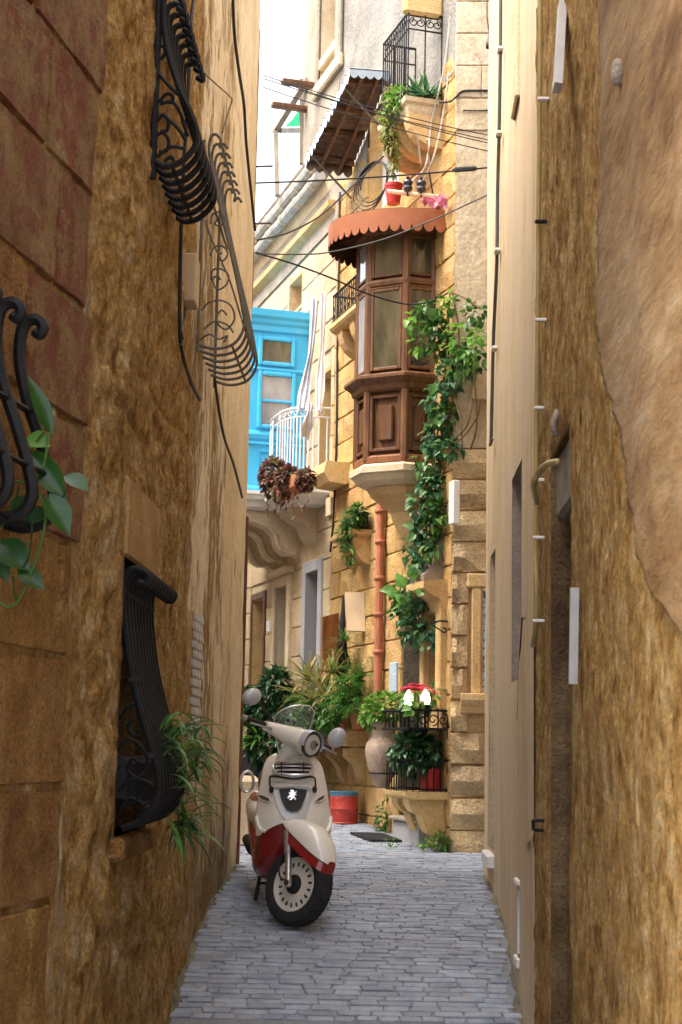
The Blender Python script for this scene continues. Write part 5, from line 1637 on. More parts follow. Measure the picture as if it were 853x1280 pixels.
# grille at the left edge of the picture, on the near house
gD = LN.px(10, 640)[0]
pthD = [nz(LN, gD, x, y) for x, y in ((44, 414), (50, 418), (54, 408), (47, 400), (35, 402), (27, 416), (25, 450), (34, 500), (50, 550), (64, 600), (68, 632), (56, 652), (30, 660), (8, 655))]
alD = [gD + .0 + i * .20 for i in range(4)]
gr4 = bell_grille('window_grille', 'black scrolled iron window grille with pothos growing through it at the left edge', LN, alD, pthD, .020, M['iron'],
                  straps=[(*nz(LN, gD, 38, 515), .011), (*nz(LN, gD, 62, 595), .010), (*nz(LN, gD, 40, 657), .010)])
# dark window recess frame behind it (only its edge falls inside the picture)
# ------------------------------------------------------------------ small things on the left wall
def wallbox(name, label, cat, fr, x0, x1, y0, y1, n, mat, th=None):
    a = sorted((fr.px(x0, (y0 + y1) / 2)[0], fr.px(x1, (y0 + y1) / 2)[0])); z0, z1 = fr.px((x0 + x1) / 2, y1)[1], fr.px((x0 + x1) / 2, y0)[1]
    m = MB(); m.bbox(a[0], a[1], -.02, n, z0, z1, .006)
    return solo(name, label, cat, m, mat, fr, ((a[0] + a[1]) / 2, 0, z0))
wallbox('junction_box', 'brownish junction box on the left wall beside the thin far grille', 'box', LW, 227, 233, 320, 384, .07, M['box_pale'])
def wcable(label, pts, r, mat, fr=LW, n=.035, group=None):
    q = spline([(fr.px(x, y, n)[0], n, fr.px(x, y, n)[1]) for x, y in pts], 6)
    m = MB(); m.tube(q, r, 5)
    return solo('cable', label, 'cable', m, M[mat], fr, tuple(q[len(q) // 2]), group, True)
wcable('black cable running down the top of the left wall towards its far end', [(291, -20), (293, 40), (299, 90), (305, 130), (308, 180), (314, 240), (319, 288)], .011, 'cable')
wcable('black cable dropping past the junction box on the left wall', [(245, -20), (238, 40), (236, 110), (229, 230), (226, 320), (225, 400), (228, 440), (240, 480), (250, 500)], .010, 'cable')
wcable('thin black line from below the far grille down to the wall end', [(268, 468), (272, 500), (280, 545), (292, 580), (303, 622)], .009, 'cable')
wcable('thin wire hooked from a nail above the far grille', [(254, 90), (268, 103), (287, 120), (290, 126), (284, 146), (278, 166)], .0045, 'cable')
wcable('short loop of wires hanging under the junction box', [(233, 384), (231, 400), (226, 410), (229, 424), (225, 432)], .006, 'cable')
# perforated white tile strip
vs_t = thing('vent_grid', 'narrow white pierced vent grid on the left wall beyond the lower grille', 'vent', LW, (LW.px(240, 840)[0], 0, LW.px(240, 925)[1]))
va0, va1 = LW.px(235, 840)[0], LW.px(246, 840)[0]
vz0, vz1 = LW.px(240, 930)[1], LW.px(240, 765)[1]
m = MB(); m.box(va1, va0, -.02, .012, vz0, vz1); m.build('backing', M['near_mortar'], vs_t)
nr, nc = 14, 3
for i in range(nr):
    for j in range(nc):
        a = va1 + (va0 - va1) * (j + .5 + .25 * (-1) ** i) / (nc + .3); z = vz0 + (vz1 - vz0) * (i + .5) / nr
        h = (vz1 - vz0) / nr * .42; w = (va0 - va1) / nc * .34
        m = MB(); m.prism([(a - w, z - h), (a + w * .3, z - h * .6), (a + w, z + h), (a - w * .3, z + h * .6)], 'y', .012, .034); m.build('slat', M['white_paint'], vs_t)

# ------------------------------------------------------------------ things on the right walls
wcable('grey cable clipped down the cream plaster wall, ending in a hook', [(626, -20), (625.5, 60), (624, 160), (622, 240), (621, 330), (617, 420), (615, 500), (614, 548), (613, 556), (615, 549)], .013, 'cable_grey', RW, .03)
for (x, y) in ((625.5, 63), (624, 168), (622, 314), (618, 436)):
    a, z = RW.px(x, y, .03); m = MB(); m.bbox(a - .05, a + .05, .01, .05, z - .010, z + .010, .004)
    solo('cable_clip', 'pale clip on the grey cable, %s' % {63: 'topmost', 168: 'second from the top', 314: 'third from the top', 436: 'lowest'}[y], 'clip', m, M['clip'], RW, (a, .02, z), 'clips on the grey cable')
pipe = thing('gold_pipe', 'thin golden pipe running down the edge between cream plaster and rough stone', 'pipe', RW, (RW.px(671, 800, .03)[0], .03, RW.px(668, 805, .03)[1]))
pts = [(676, -20), (675, 120), (673.5, 260), (672.5, 400), (671, 520), (670.5, 600), (670, 690), (671, 730), (670, 780), (668, 800), (666.5, 806)]
q = spline([(RW.px(x, y, .04)[0], .04, RW.px(x, y, .04)[1]) for x, y in pts], 6)
m = MB(); m.tube(q, [.011] * (len(q) - 14) + [.011 + .005 * i / 14 for i in range(14)], 8); autosmooth(m.build('pipe', M['brass'], pipe))
for (x, y) in ((676, 124), (673, 277), (673, 400), (671.5, 510), (670.5, 600), (670, 672), (670, 776)):
    a, z = RW.px(x, y, .045); m = MB(); m.bbox(a - .014, a + .014, .005, .060, z - .007, z + .007, .003); m.build('clip', M['clip'] if y != 277 else M['iron'], pipe)
hk = [(671, 628), (676, 612), (681, 607), (683, 600), (684, 590), (687, 580), (691, 577)]
q = spline([(RW.px(x, y, .05)[0], .05 + .05 * math.sin(i * .6), RW.px(x, y, .05)[1]) for i, (x, y) in enumerate(hk)], 6)
m = MB(); m.tube(q, .014, 7); solo('pipe_hook', 'short bent golden pipe branching towards the stone doorway', 'pipe', m, M['brass'], RW, tuple(q[0]), None, True)
def wallbar(label, pts, w, n0, n1, mat):
    (xa, ya), (xb, yb) = pts
    pA_, pB_ = RW.px(xa, ya, n0), RW.px(xb, yb, n1)
    m = MB(); m.strip([(pA_[0], n0, pA_[1]), (pB_[0], n1, pB_[1])], w, (1, 0, .0), .03)
    return solo('metal_strip', label, 'metal strip', m, mat, RW, (pA_[0], n0, pA_[1]))
wallbar('slanting flat metal strip sticking out of the rough wall near the top', ((703, 6), (697, 110)), .10, .02, .10, M['steel'])
wallbar('upright pale metal strip beside the stone doorway', ((718.5, 735), (716.5, 855)), .028, .03, .035, M['steel'])
a, z = RW.px(678, 1031, .02); m = MB(); m.tube([(a - .05, .0, z + .02), (a - .05, .05, z + .02), (a, .06, z + .018), (a, .06, z - .02), (a - .05, .05, z - .022), (a - .05, 0, z - .022)], .008, 5)
solo('iron_staple', 'small iron staple low on the rough stone edge', 'staple', m, M['iron'], RW, (a, 0, z))
a, z = RW.px(773, 95, .05); m = MB(); m.lathe([(0, .055), (.012, .05), (.020, .03), (.022, .0), (.015, -.025), (0, -.03)], (a, .05, z), 12)
solo('pipe_stub', 'smooth rounded greyish pipe stub in the blotchy plaster near the top right', 'pipe stub', m, M['old_stone'], RW, (a, .05, z), None, True)
a, z = RW.px(698, 530, .02); m = MB(); m.tube([(a, .02, z + .06), (a + .01, .04, z), (a, .03, z - .05)], .014, 6)
solo('iron_hinge_pin', 'rusty iron stub above the stone doorway on the right', 'iron stub', m, M['old_stone'], RW, (a, 0, z), None, True)

# ------------------------------------------------------------------ scooter
lo, hi = 9.0, 10.3
for _ in range(40):
    mid = (lo + hi) / 2
    if P(372, 1161, mid).z > gz(mid): lo = mid
    else: hi = mid
sroot = P(372, 1161, mid); sroot.z = gz(sroot.y) + .012
HEAD = R(8); PITCH = math.atan(.10)
SR = Matrix.Rotation(HEAD - math.pi / 2, 3, 'Z') @ Matrix.Rotation(PITCH, 3, 'Y')
sc = bpy.data.objects.new('scooter', None); C.objects.link(sc)
sc.location = sroot; sc.rotation_euler = (0, PITCH, HEAD - math.pi / 2)
sc['label'] = 'cream and dark red motor scooter with small windscreen parked by the left wall'; sc['category'] = 'scooter'
OFF[sc.name] = (0, 0, 0)
SRi = SR.transposed()
def sp(x, y, xl):
    """picture point on the scooter's own plane x = xl"""
    r = SRi @ ray(x, y); o = SRi @ (CAM - sroot)
    t = (xl - o.x) / r.x
    return o + r * t
RW_ = .239
AXP = Vector((0, 0, RW_)); RAKE = R(26); AXD = Vector((-math.sin(RAKE), 0, math.cos(RAKE)))
STEER = R(41)
SM = Matrix.Translation(AXP) @ Matrix.Rotation(STEER, 4, AXD) @ Matrix.Translation(-AXP)
SMi = SM.inverted()
def st(m): return m.xf(SM)
def spart(name, m, mat, parent=None, steer=False, smooth=True, ang=35, label=None):
    if steer: m.xf(SM)
    o = m.build(name, mat, parent or sc, False, None, label)
    if smooth: autosmooth(o, ang)
    return o
def wheel(cx, steer, nm):
    m = MB()
    prof = [(.158, -.044), (.172, -.053), (.198, -.060), (.220, -.054), (.233, -.036), (.2385, -.015), (.239, 0), (.2385, .015), (.233, .036), (.220, .054), (.198, .060), (.172, .053), (.158, .044)]
    m.lathe(prof, (0, 0, 0), 56)
    # tread blocks
    for k in range(44):
        a = k / 44 * 6.28319
        for s in (-1, 1):
            c0 = Vector((math.cos(a), math.sin(a), 0)); c1 = Vector((math.cos(a + .09 * s), math.sin(a + .09 * s), 0))
            m.tube([c0 * .2375 + Vector((0, 0, .008 * s)), c1 * .2345 + Vector((0, 0, .034 * s)), c1 * .226 + Vector((0, 0, .047 * s))], .0042, 4)
    RX = Matrix.Translation((cx, 0, RW_)) @ Matrix.Rotation(R(90), 4, 'X')
    m.xf(RX); ty = spart(nm, m, M['rubber'], None, steer)
    m = MB()
    for s in (-1, 1):
        z = lambda v: v * s
        m.lathe([(.161, z(.044)), (.158, z(.050)), (.152, z(.050)), (.147, z(.036)), (.132, z(.030))], (0, 0, 0), 48)
        m.lathe([(.132, z(.030)), (.122, z(.031)), (.098, z(.036)), (.060, z(.044)), (.054, z(.036))], (0, 0, 0), 48)
    m.xf(RX); spart('rim', m, M['rim_cream'], ty, steer)
    slot = MB(); slot.bbox(.1045, .1315, -.0062, .0062, .0275, .0385, .003)
    Q = (SM if steer else Matrix.Identity(4)) @ RX
    sm_ = slot.mesh('rim_slot', M['black_plastic'])
    for k in range(36):
        o = bpy.data.objects.new('rim_slot', sm_); C.objects.link(o); o.parent = ty; o.matrix_local = Q @ Matrix.Rotation(math.pi * (k % 2), 4, 'X') @ Matrix.Rotation(k // 2 / 18 * 6.28319, 4, 'Z')
    m = MB(); m.lathe([(.055, -.05), (.055, .05)], (0, 0, 0), 24); m.lathe([(0, .052), (.03, .052), (.055, .046)], (0, 0, 0), 24); m.lathe([(0, -.052), (.03, -.052), (.055, -.046)], (0, 0, 0), 24)
    m.xf(RX); spart('hub', m, M['black_plastic'], ty, steer)
    return ty
wheel(0, True, 'front_wheel')
wheel(-1.34, False, 'rear_wheel')
# front mudguard: cream hood, red skirt
FX = [-.215, -.20, -.15, -.08, 0, .065, .12, .16, .187, .202]
FZ = [.560, .588, .608, .616, .608, .584, .546, .500, .460, .432]
FW_ = [.058, .088, .102, .106, .106, .102, .092, .074, .052, .028]
def fzb(x): return .425 - .35 * x
def fsec(t):
    k = t * (len(FX) - 1)
    s = lambda q: float(np.interp(k, range(len(FX)), q))
    return s(FX), s(FZ), s(FW_)
def fpt(t, s):
    """s 0..1 across: rounded hood then the flank down to the skirt's top"""
    x, zt_, w = fsec(1 - t)
    a = (s - .5) * 2
    zlow = fzb(x) + .055
    h = max(.006, zt_ - zlow)
    yy = w * math.copysign(abs(math.sin(a * math.pi / 2)) ** .75, a)
    zz = zlow + h * max(0, math.cos(a * math.pi / 2)) ** .75
    return (x, yy, zz)
m = MB(); m.grid(lambda u, v: fpt(u, v), 36, 24); spart('front_mudguard', m, M['cream'], None, True)
m = MB()
for s in (0, 1):
    m.grid(lambda u, v, s=s: (fpt(u, s)[0], fpt(u, s)[1] * (1.03 + .02 * v) , fpt(u, s)[2] + .003 - .058 * v), 36, 3, s == 1)
m.grid(lambda u, v: (fpt(0, u)[0] + .003, fpt(0, u)[1] * 1.05, (fpt(0, u)[2] + .003) * (1 - v) + (fpt(0, 0)[2] - .055) * v), 10, 3)
spart('mudguard_skirt', m, M['red'], None, True)
m = MB(); m.tube([(fpt(u / 20, 0)[0], fpt(u / 20, 0)[1] * 1.04, fpt(u / 20, 0)[2]) for u in range(21)], .0035, 5); spart('mudguard_trim', m, M['black_plastic'], None, True)
# fork legs
for s in (-1, 1):
    m = MB()
    p0 = Vector((.012, s * .092, RW_ - .02)); p1 = p0 + AXD * .34
    m.tube([p0, p0 + AXD * .05, p0 + AXD * .055, p0 + AXD * .20, p0 + AXD * .205, p1], [.020, .021, .019, .019, .024, .024], 10)
    spart('fork_leg', m, M['steel'], None, True)
    m = MB(); m.tube([(0, s * .058, RW_), (0, s * .112, RW_)], .018, 10); spart('axle_nut', m, M['black_plastic'], None, True)
m = MB(); m.tube(spline([(.0, -.105, RW_ + .01), (-.06, -.115, RW_ + .02), (-.11, -.10, RW_ + .10), (-.09, -.08, RW_ + .22)], 6), .006, 5); spart('brake_hose', m, M['black_plastic'], None, True)

# leg shield
Zt = sp(366, 947, -.34).z
def shx(y, z):
    t = (z - .45) / (Zt - .45)
    base_ = -.20 - .17 * t - .05 * max(0, t - .75) * 4 * .5
    w = max(.05, shw(z))
    return base_ - .15 * min(1.3, abs(y) / w) ** 2.4
def shw(z):
    return float(np.interp(z, [.40, .50, .58, .66, .75, Zt - .15, Zt - .09, Zt - .05, Zt - .02, Zt], [.228, .232, .236, .222, .212, .200, .188, .172, .148, .105]))
ZC_, ZK_ = sp(366, 1026, -.27).z, sp(325, 1045, -.34).z
def shb(s): return ZC_ - (ZC_ - ZK_) * min(1.0, abs(s) / .93) ** 2.2        # arch over the mudguard
m = MB()
def shp(u, v, off=0.0):
    s = (u - .5) * 2
    s = math.copysign(abs(s) ** .8, s)
    zb_s = shb(s); z = zb_s + (Zt - zb_s) * (1 - (1 - v) ** 1.15)
    w = shw(z); y = s * w
    return (shx(y, z) - off, y, z)
m.grid(lambda u, v: shp(u, v), 36, 30)
m.grid(lambda u, v: shp(u, v, .035), 36, 30, True)
m.grid(lambda u, v: (lambda p: (p[0] - .035 * v, p[1], p[2]))(shp(u, 0)), 36, 1, True)
m.grid(lambda u, v: (lambda p: (p[0] - .035 * v, p[1], p[2]))(shp(u, 1)), 36, 1)
m.grid(lambda u, v: (lambda p: (p[0] - .035 * v, p[1], p[2]))(shp(0, u)), 30, 1)
m.grid(lambda u, v: (lambda p: (p[0] - .035 * v, p[1], p[2]))(shp(1, u)), 30, 1, True)
shield = spart('leg_shield', m, M['cream'], None, False, True, 50)
# flared lip at the lower corners
for s in (-1, 1):
    m = MB()
    pts = [(shx(s * shw(z) * k, z) + .012, s * shw(z) * k, z) for z, k in ((ZK_ + .12, .985), (ZK_ + .075, .96), (ZK_ + .04, .88), (ZK_ + .035, .78))]
    m.tube(spline(pts, 5), [.004] + [.012] * 13 + [.012, .004], 6); spart('lip', m, M['cream'], shield)
def on_shield(pts, off):
    """picture points carried onto the shield's surface"""
    out = []
    for (x, y) in pts:
        xl = -.25
        for _ in range(6):
            q = sp(x, y, xl); xl = shx(q.y, q.z) + off
        out.append(Vector((xl, q.y, q.z)))
    return out
def plaque(m, pts, off, thick=.012):
    q = on_shield(pts, off); n = len(q)
    c = sum(q, Vector()) / n
    back = [p + Vector((-thick - .01, 0, 0)) for p in q]
    m.add(q + back + [c], [(i, (i + 1) % n, 2 * n) for i in range(n)] + [(i, n + i, n + (i + 1) % n, (i + 1) % n) for i in range(n)])
    return m
m = MB(); plaque(m, [(341, 985), (347, 983.5), (366, 982.5), (385, 984), (391.5, 987), (391, 995), (386, 1010), (381, 1022), (376, 1025), (365, 1026), (357, 1024), (352, 1019), (345, 1003)], .012); spart('grille_surround', m, M['silver'], shield, False, True, 20)
m = MB(); plaque(m, [(349, 986.5), (366, 985), (384, 987.5), (382.5, 995), (377.5, 1008), (372, 1013.5), (364, 1014), (357, 1010), (352.5, 1000)], .022); pan = spart('grille_panel', m, M['black_plastic'], shield, False, True, 20)
# rampant animal emblem, a small silver cut-out
lion = [(363.0, 987.4), (366.0, 987.0), (368.2, 988.4), (367.4, 990.2), (369.6, 989.6), (371.2, 988.2), (370.9, 990.4), (368.8, 992.0), (370.6, 992.6), (371.6, 994.2), (369.2, 993.9), (367.8, 994.6), (369.2, 996.6), (370.6, 998.6), (369.6, 1000.4), (368.3, 998.8), (366.6, 997.6),
        (365.4, 999.2), (363.8, 1000.2), (361.6, 999.6), (363.4, 998.2), (364.0, 996.2), (362.4, 996.4), (360.4, 998.4), (359.6, 996.8), (361.2, 994.4), (363.2, 992.8), (361.8, 991.8), (360.6, 990.2), (362.6, 990.6), (363.8, 989.6)]
m = MB()
q = on_shield(lion, .0275)
n = len(q); bk = [p - Vector((.004, 0, 0)) for p in q]
import mathutils
tri = mathutils.geometry.tessellate_polygon([q])
m.add(q + bk, [tuple(t) for t in tri] + [(i, (i + 1) % n, n + (i + 1) % n, n + i) for i in range(n)]); spart('emblem', m, M['emblem'], shield, False, False)
# indicators
for pts in ([(321.5, 993), (328, 993.5), (336, 997), (338, 1001), (334, 1002), (326, 999.5)], [(394, 1001.5), (398, 997), (404, 994), (407, 994), (405, 999), (399, 1002)]):
    m = MB(); plaque(m, pts, .012); spart('indicator', m, M['smoke_lens'], shield, False, True, 20)
    q = on_shield(pts, .012); m = MB(); m.tube([p + Vector((.002, 0, 0)) for p in q], .004, 5, True); spart('indicator_trim', m, M['cream'], shield)
# chromed front rack
rk = on_shield([(342, 957), (345, 953), (366, 952), (388, 953.5), (391.5, 958), (390.5, 965), (386, 968), (366, 968.5), (346, 967), (341.5, 963)], .055)
m = MB(); plaque(m, [(344, 956), (366, 954.5), (389, 956), (389, 966), (366, 967.5), (344, 966)], .036, .004); spart('rack_backing', m, M['black_plastic'], shield, False, True, 20)
m = MB(); m.tube(rk, .0085, 7, True); rack = spart('front_rack', m, M['bright_metal'])
for yy, x0, x1 in ((957.5, 345, 388.5), (962.5, 345, 388.5)):
    q = on_shield([(x0, yy), ((x0 + x1) / 2, yy - .3), (x1, yy + .5)], .055); m = MB(); m.tube(q, .0065, 6); spart('rack_bar', m, M['bright_metal'], rack)
for xx in (352, 380):
    q = on_shield([(xx, 953), (xx, 968)], .052); m = MB(); m.tube(q, .004, 5); spart('rack_bar', m, M['black_plastic'], rack)
q = on_shield([(338.5, 988), (337.5, 975), (341, 970), (366, 973.5), (390, 971), (394.5, 977), (394, 989)], .03); m = MB(); m.tube(spline(q, 4), .0065, 6); spart('rack_bracket', m, M['black_plastic'], rack)
q = on_shield([(341, 976.5), (366, 977.5), (391, 977.5)], .028); m = MB(); m.tube(q, .005, 6); spart('rack_bracket', m, M['bright_metal'], rack)
for xx in (339.5, 393.5):
    q = on_shield([(xx, 987)], .02)[0]; m = MB(); m.ball(q, .018, .016, .022, 8, 5); spart('rack_foot', m, M['black_plastic'], rack)
# steering head: neck, nacelle, lamp
Hh = sp(384, 929, -.28)
HC = SMi @ Hh
HC.y = 0
hz_ = HC.z
ax_x = -(hz_ - RW_) * math.tan(RAKE)
m = MB()
def ell(cx, cz, rx, ry, n=14): return [(cx + rx * math.cos(6.28319 * k / n), ry * math.sin(6.28319 * k / n), cz) for k in range(n)]
loft(m, [ell(ax_x - .05, Zt - .05, .04, .06), ell(ax_x - .03, Zt + .005, .048, .066), ell(ax_x - .005, hz_ - .05, .06, .065), ell(ax_x, hz_ + .02, .07, .08)]); spart('neck', m, M['cream'], None, True)
LX = ax_x + .135
m = MB()
rings = []
for k in range(13):
    t = k / 12; x = ax_x - .11 + (LX + .0 - ax_x + .11) * t
    r = .078 * math.sqrt(max(.0, 1 - (1 - t) ** 3.2)) if t > 0 else .004
    rings.append([(x - .10 * (r) * 0 , r * 1.02 * math.cos(6.28319 * j / 20), hz_ + .012 * (1 - t) + r * math.sin(6.28319 * j / 20)) for j in range(20)])
loft(m, rings); nac = spart('headlight_cowl', m, M['cream'], None, True)
m = MB(); m.lathe([(.068, .0), (.079, .0), (.081, .012), (.075, .020), (.066, .013)], (0, 0, 0), 28)
m.xf(Matrix.Translation((LX - .004, 0, hz_)) @ Matrix.Rotation(R(90), 4, 'Y')); spart('headlight_bezel', m, M['black_gloss'], nac, True)
m = MB(); m.lathe([(.0, .018), (.03, .017), (.05, .012), (.070, .004)], (0, 0, 0), 24); m.xf(Matrix.Translation((LX + .002, 0, hz_)) @ Matrix.Rotation(R(90), 4, 'Y')); spart('headlight', m, M['lamp_glass'], nac, True)
m = MB(); m.lathe([(.030, .0215), (.040, .0215), (.052, .0165), (.062, .0135)], (0, 0, 0), 24); m.xf(Matrix.Translation((LX + .002, 0, hz_)) @ Matrix.Rotation(R(90), 4, 'Y')); spart('lamp_reflector', m, M['bright_metal'], nac, True)
m = MB(); m.lathe([(.0, .0), (.009, .0), (.009, .012), (0, .016)], (0, 0, 0), 12); m.xf(Matrix.Translation((LX + .014, .025, hz_ + .01)) @ Matrix.Rotation(R(90), 4, 'Y')); spart('lamp_bulb', m, M['black_gloss'], nac, True)
m = MB(); m.grid(lambda u, v: (LX - .03 + .055 * v, .083 * math.cos(R(200 - 220 * u)) , hz_ + .005 + (.083 + .0 * v) * math.sin(R(200 - 220 * u))), 18, 2); spart('visor', m, M['silver'], nac, True)
# handlebar cowl arms
for s in (-1, 1):
    m = MB(); rings = []
    for k in range(9):
        t = k / 8; y = s * (.03 + .215 * t)
        rx = .074 - .044 * t ** .8; rz = .072 - .042 * t ** .8
        cx = ax_x + .03 - .075 * t; cz = hz_ + .012 + .010 * t
        rings.append([(cx + rx * math.cos(6.28319 * j / 16), y, cz + rz * math.sin(6.28319 * j / 16)) for j in range(16)])
    loft(m, rings); spart('handlebar_cowl', m, M['cream'], None, True)
    cx, cz = ax_x - .05, hz_ + .026
    m = MB(); m.tube([(cx, s * .24, cz), (cx - .012, s * .27, cz), (cx - .03, s * .385, cz)], [.017, .0185, .0185], 9); spart('grip', m, M['black_plastic'], None, True)
    m = MB(); m.tube([(cx - .03, s * .385, cz), (cx - .034, s * .415, cz)], [.0195, .017], 9); spart('bar_end', m, M['steel'], None, True)
    m = MB(); m.tube(spline([(cx + .03, s * .225, cz - .01), (cx + .065, s * .25, cz - .012), (cx + .055, s * .32, cz - .016), (cx + .03, s * .39, cz - .018)], 5), [.009] * 8 + [.0065] * 7 + [.009], 6); spart('brake_lever', m, M['steel'], None, True)
# mirrors
for (x, y, Yl, sgn, foot, tilt) in ((315, 871, -.30, -1, (ax_x - .035, -.20, hz_ + .06), 18), (421, 922, -.44, 1, (ax_x - .045, .21, hz_ + .06), 55)):
    c_ = sp(x, y, Yl)
    m = MB(); m.ball((0, 0, 0), .042, .068, .052, 16, 9); m.xf(Matrix.Translation(c_) @ Matrix.Rotation(R(28 if sgn < 0 else -15), 4, 'Z') @ Matrix.Rotation(R(tilt), 4, 'X'))
    mi = spart('mirror', m, M['silver'])
    f_ = SM @ Vector(foot)
    if sgn < 0: mp_ = [f_, f_.lerp(c_, .35) + Vector((0, .0, .02)), c_ + Vector((-.01, .03, -.03))]
    else: mp_ = [f_, f_.lerp(c_, .5), c_ + Vector((-.0, -.04, .0))]
    m = MB(); m.tube(spline(mp_, 6), .0065, 6); spart('mirror_stem', m, M['black_plastic'], mi)
# windscreen
WB, WH = hz_ - .0, sp(380, 881, -.33).z - hz_
def wsp(u, v):
    a = (u - .5) * 2
    prof = math.sqrt(max(0, 1 - max(0, (v - .45) / .55) ** 2.2))
    w = (.132 + .035 * math.sin(min(1, v * 1.4) * math.pi / 2)) * prof
    y = a * w
    z = WB - .12 * (1 - v) ** 2 * 0 + (WH + .11) * v - .11
    return (LX - .012 - .10 * v - .75 * y * y / .14, y, z)
m = MB(); m.grid(wsp, 20, 22); scr = spart('windscreen', m, M['screen'], None, True)
ed = [wsp(u, 1) for u in (0,)]
bd = [wsp(0, j / 22) for j in range(23)] + [wsp(1, 1 - j / 22) for j in range(23)]
m = MB(); m.tube(bd, .0042, 5); spart('screen_edge_glint', m, M['bright_metal'], scr, True)  # bright metal tube along the edge stands in for the rim highlight
for (u, v) in ((.14, .62), (.86, .62), (.1, .30), (.9, .30)):
    p = Vector(wsp(u, v)); m = MB(); m.ball(p + Vector((.006, 0, 0)), .010, .012, .012, 8, 5); m.tube([p, p + Vector((-.06, 0, -.03))], .004, 5); spart('screen_bolt', m, M['black_plastic'], scr, True)
# body: apron and floor in red, tail in cream and red, seat
def body(secs, name, mat, n=20, e=.55, parent=None):
    m = MB(); rings = []
    for (x, hw, z0, z1) in secs:
        rings.append([(x, hw * math.copysign(abs(math.cos(t)) ** e, math.cos(t)), (z0 + z1) / 2 + (z1 - z0) / 2 * math.copysign(abs(math.sin(t)) ** e, math.sin(t))) for t in [6.28319 * j / n for j in range(n)]])
    loft(m, rings); return spart(name, m, mat, parent)
body([(-.30, .10, .40, .60), (-.34, .19, .28, .64), (-.42, .225, .20, .62), (-.55, .225, .17, .42), (-.80, .215, .17, .36), (-.92, .21, .19, .48), (-1.1, .215, .26, .60), (-1.4, .205, .36, .62), (-1.68, .12, .46, .62), (-1.72, .06, .5, .6)], 'lower_body', M['red'])
zt1 = sp(308, 1000, -1.25).z; zt2 = sp(310, 963, -1.2).z
body([(-.84, .12, zt1 - .22, zt1 - .04), (-.90, .19, zt1 - .2, zt1), (-1.1, .222, zt1 - .17, zt1 + .02), (-1.4, .212, zt1 - .15, zt1 + .02), (-1.65, .13, zt1 - .14, zt1 - .02), (-1.74, .06, zt1 - .12, zt1 - .05)], 'tail_body', M['cream'])
body([(-.72, .06, zt1 - .02, zt1 + .02), (-.78, .11, zt1 - .02, zt1 + .07), (-1.05, .145, zt1 - .01, zt2 - .02), (-1.2, .14, zt1, zt2), (-1.45, .13, zt1, zt2 + .0), (-1.62, .08, zt1, zt2 - .02)], 'seat', M['seat'], 18, .7)
body([(-.46, .10, .50, .8), (-.48, .16, .40, .84), (-.52, .16, .36, .82), (-.54, .12, .4, .75)], 'inner_apron', M['black_plastic'], 18, .6)
# grab rail, stand, exhaust
g0 = sp(309, 977, -1.15)
m = MB(); m.tube([(g0.x + .0, g0.y + .042 * math.cos(t), g0.z + .068 * math.sin(t)) for t in [6.28319 * k / 20 for k in range(20)]], .010, 7, True); spart('grab_rail', m, M['bright_metal'])
for s in (-1, 1):
    m = MB(); m.tube([(-.78, s * .15, .22), (-.72, s * .17, .12), (-.70, s * .19, .02), (-.66, s * .20, .0)], .013, 6); spart('stand_leg', m, M['black_plastic'])
m = MB(); m.tube([(-.72, -.17, .12), (-.72, .17, .12)], .01, 6); spart('stand_brace', m, M['black_plastic'])
m = MB(); m.tube([(-1.05, -.14, .24), (-1.2, -.17, .25), (-1.5, -.18, .27), (-1.54, -.18, .275)], [.03, .04, .04, .02], 10); spart('exhaust', m, M['black_plastic'])
m = MB(); m.bbox(-1.76, -1.72, -.09, .09, .40, .52, .01); spart('number_plate', m, M['white_paint'])
# ------------------------------------------------------------------ plants
def rv(rr): 
    while True:
        v = Vector((rr.uniform(-1, 1), rr.uniform(-1, 1), rr.uniform(-1, 1)))
        if .05 < v.length < 1: return v
def cluster(m, c, rad, n, L, w, rr, droop=.25, shell=.55, heart=False, jit=.7):
    c = Vector(c)
    for _ in range(n):
        v = rv(rr); k = v.length
        v = v * ((shell + (1 - shell) * k) / k)
        p = c + Vector((v.x * rad[0], v.y * rad[1], v.z * rad[2]))
        p += rv(rr) * .02
        d = Vector((v.x / max(rad[0], .05), v.y / max(rad[1], .05), v.z / max(rad[2], .05))).normalized() + rv(rr) * jit + Vector((0, 0, -droop))
        s = rr.uniform(.65, 1.25)
        m.leaf(p, d, Vector((0, 0, 1)) + rv(rr) * .5, L * s, w * s, rr.uniform(.1, .5), heart)
def strap(m, p, d, L, w, droop, rr, seg=6):
    p = Vector(p); d = Vector(d).normalized(); pts = [p.copy()]; dirs = []
    for i in range(seg):
        dirs.append(d.copy()); p = p + d * (L / seg); pts.append(p.copy())
        d = (d + Vector((0, 0, -droop * (.4 + i / seg)))).normalized()
    dirs.append(d)
    side = dirs[0].cross(Vector((0, 0, 1)))
    side = side.normalized() if side.length > .05 else Vector((rr.uniform(-1, 1), rr.uniform(-1, 1), 0)).normalized()
    vs = []
    for i, q in enumerate(pts):
        t = i / seg; hw = w * .5 * (min(1, .5 + t * 2) * (1 - t ** 3) + .02)
        nn_ = side.cross(dirs[i]).normalized()
        vs += [q - side * hw + nn_ * hw * .4, q, q + side * hw + nn_ * hw * .4]
    m.add(vs, [(i * 3 + k, i * 3 + k + 1, i * 3 + k + 4, i * 3 + k + 3) for i in range(seg) for k in range(2)])
def twigs(m, base, tips, r, rr):
    base = Vector(base)
    for t in tips:
        t = Vector(t); mid_ = base.lerp(t, .5) + rv(rr) * (t - base).length * .12
        m.tube(spline([base, mid_, t], 4), [r * (1 - .6 * i / 8) for i in range(9)], 4)
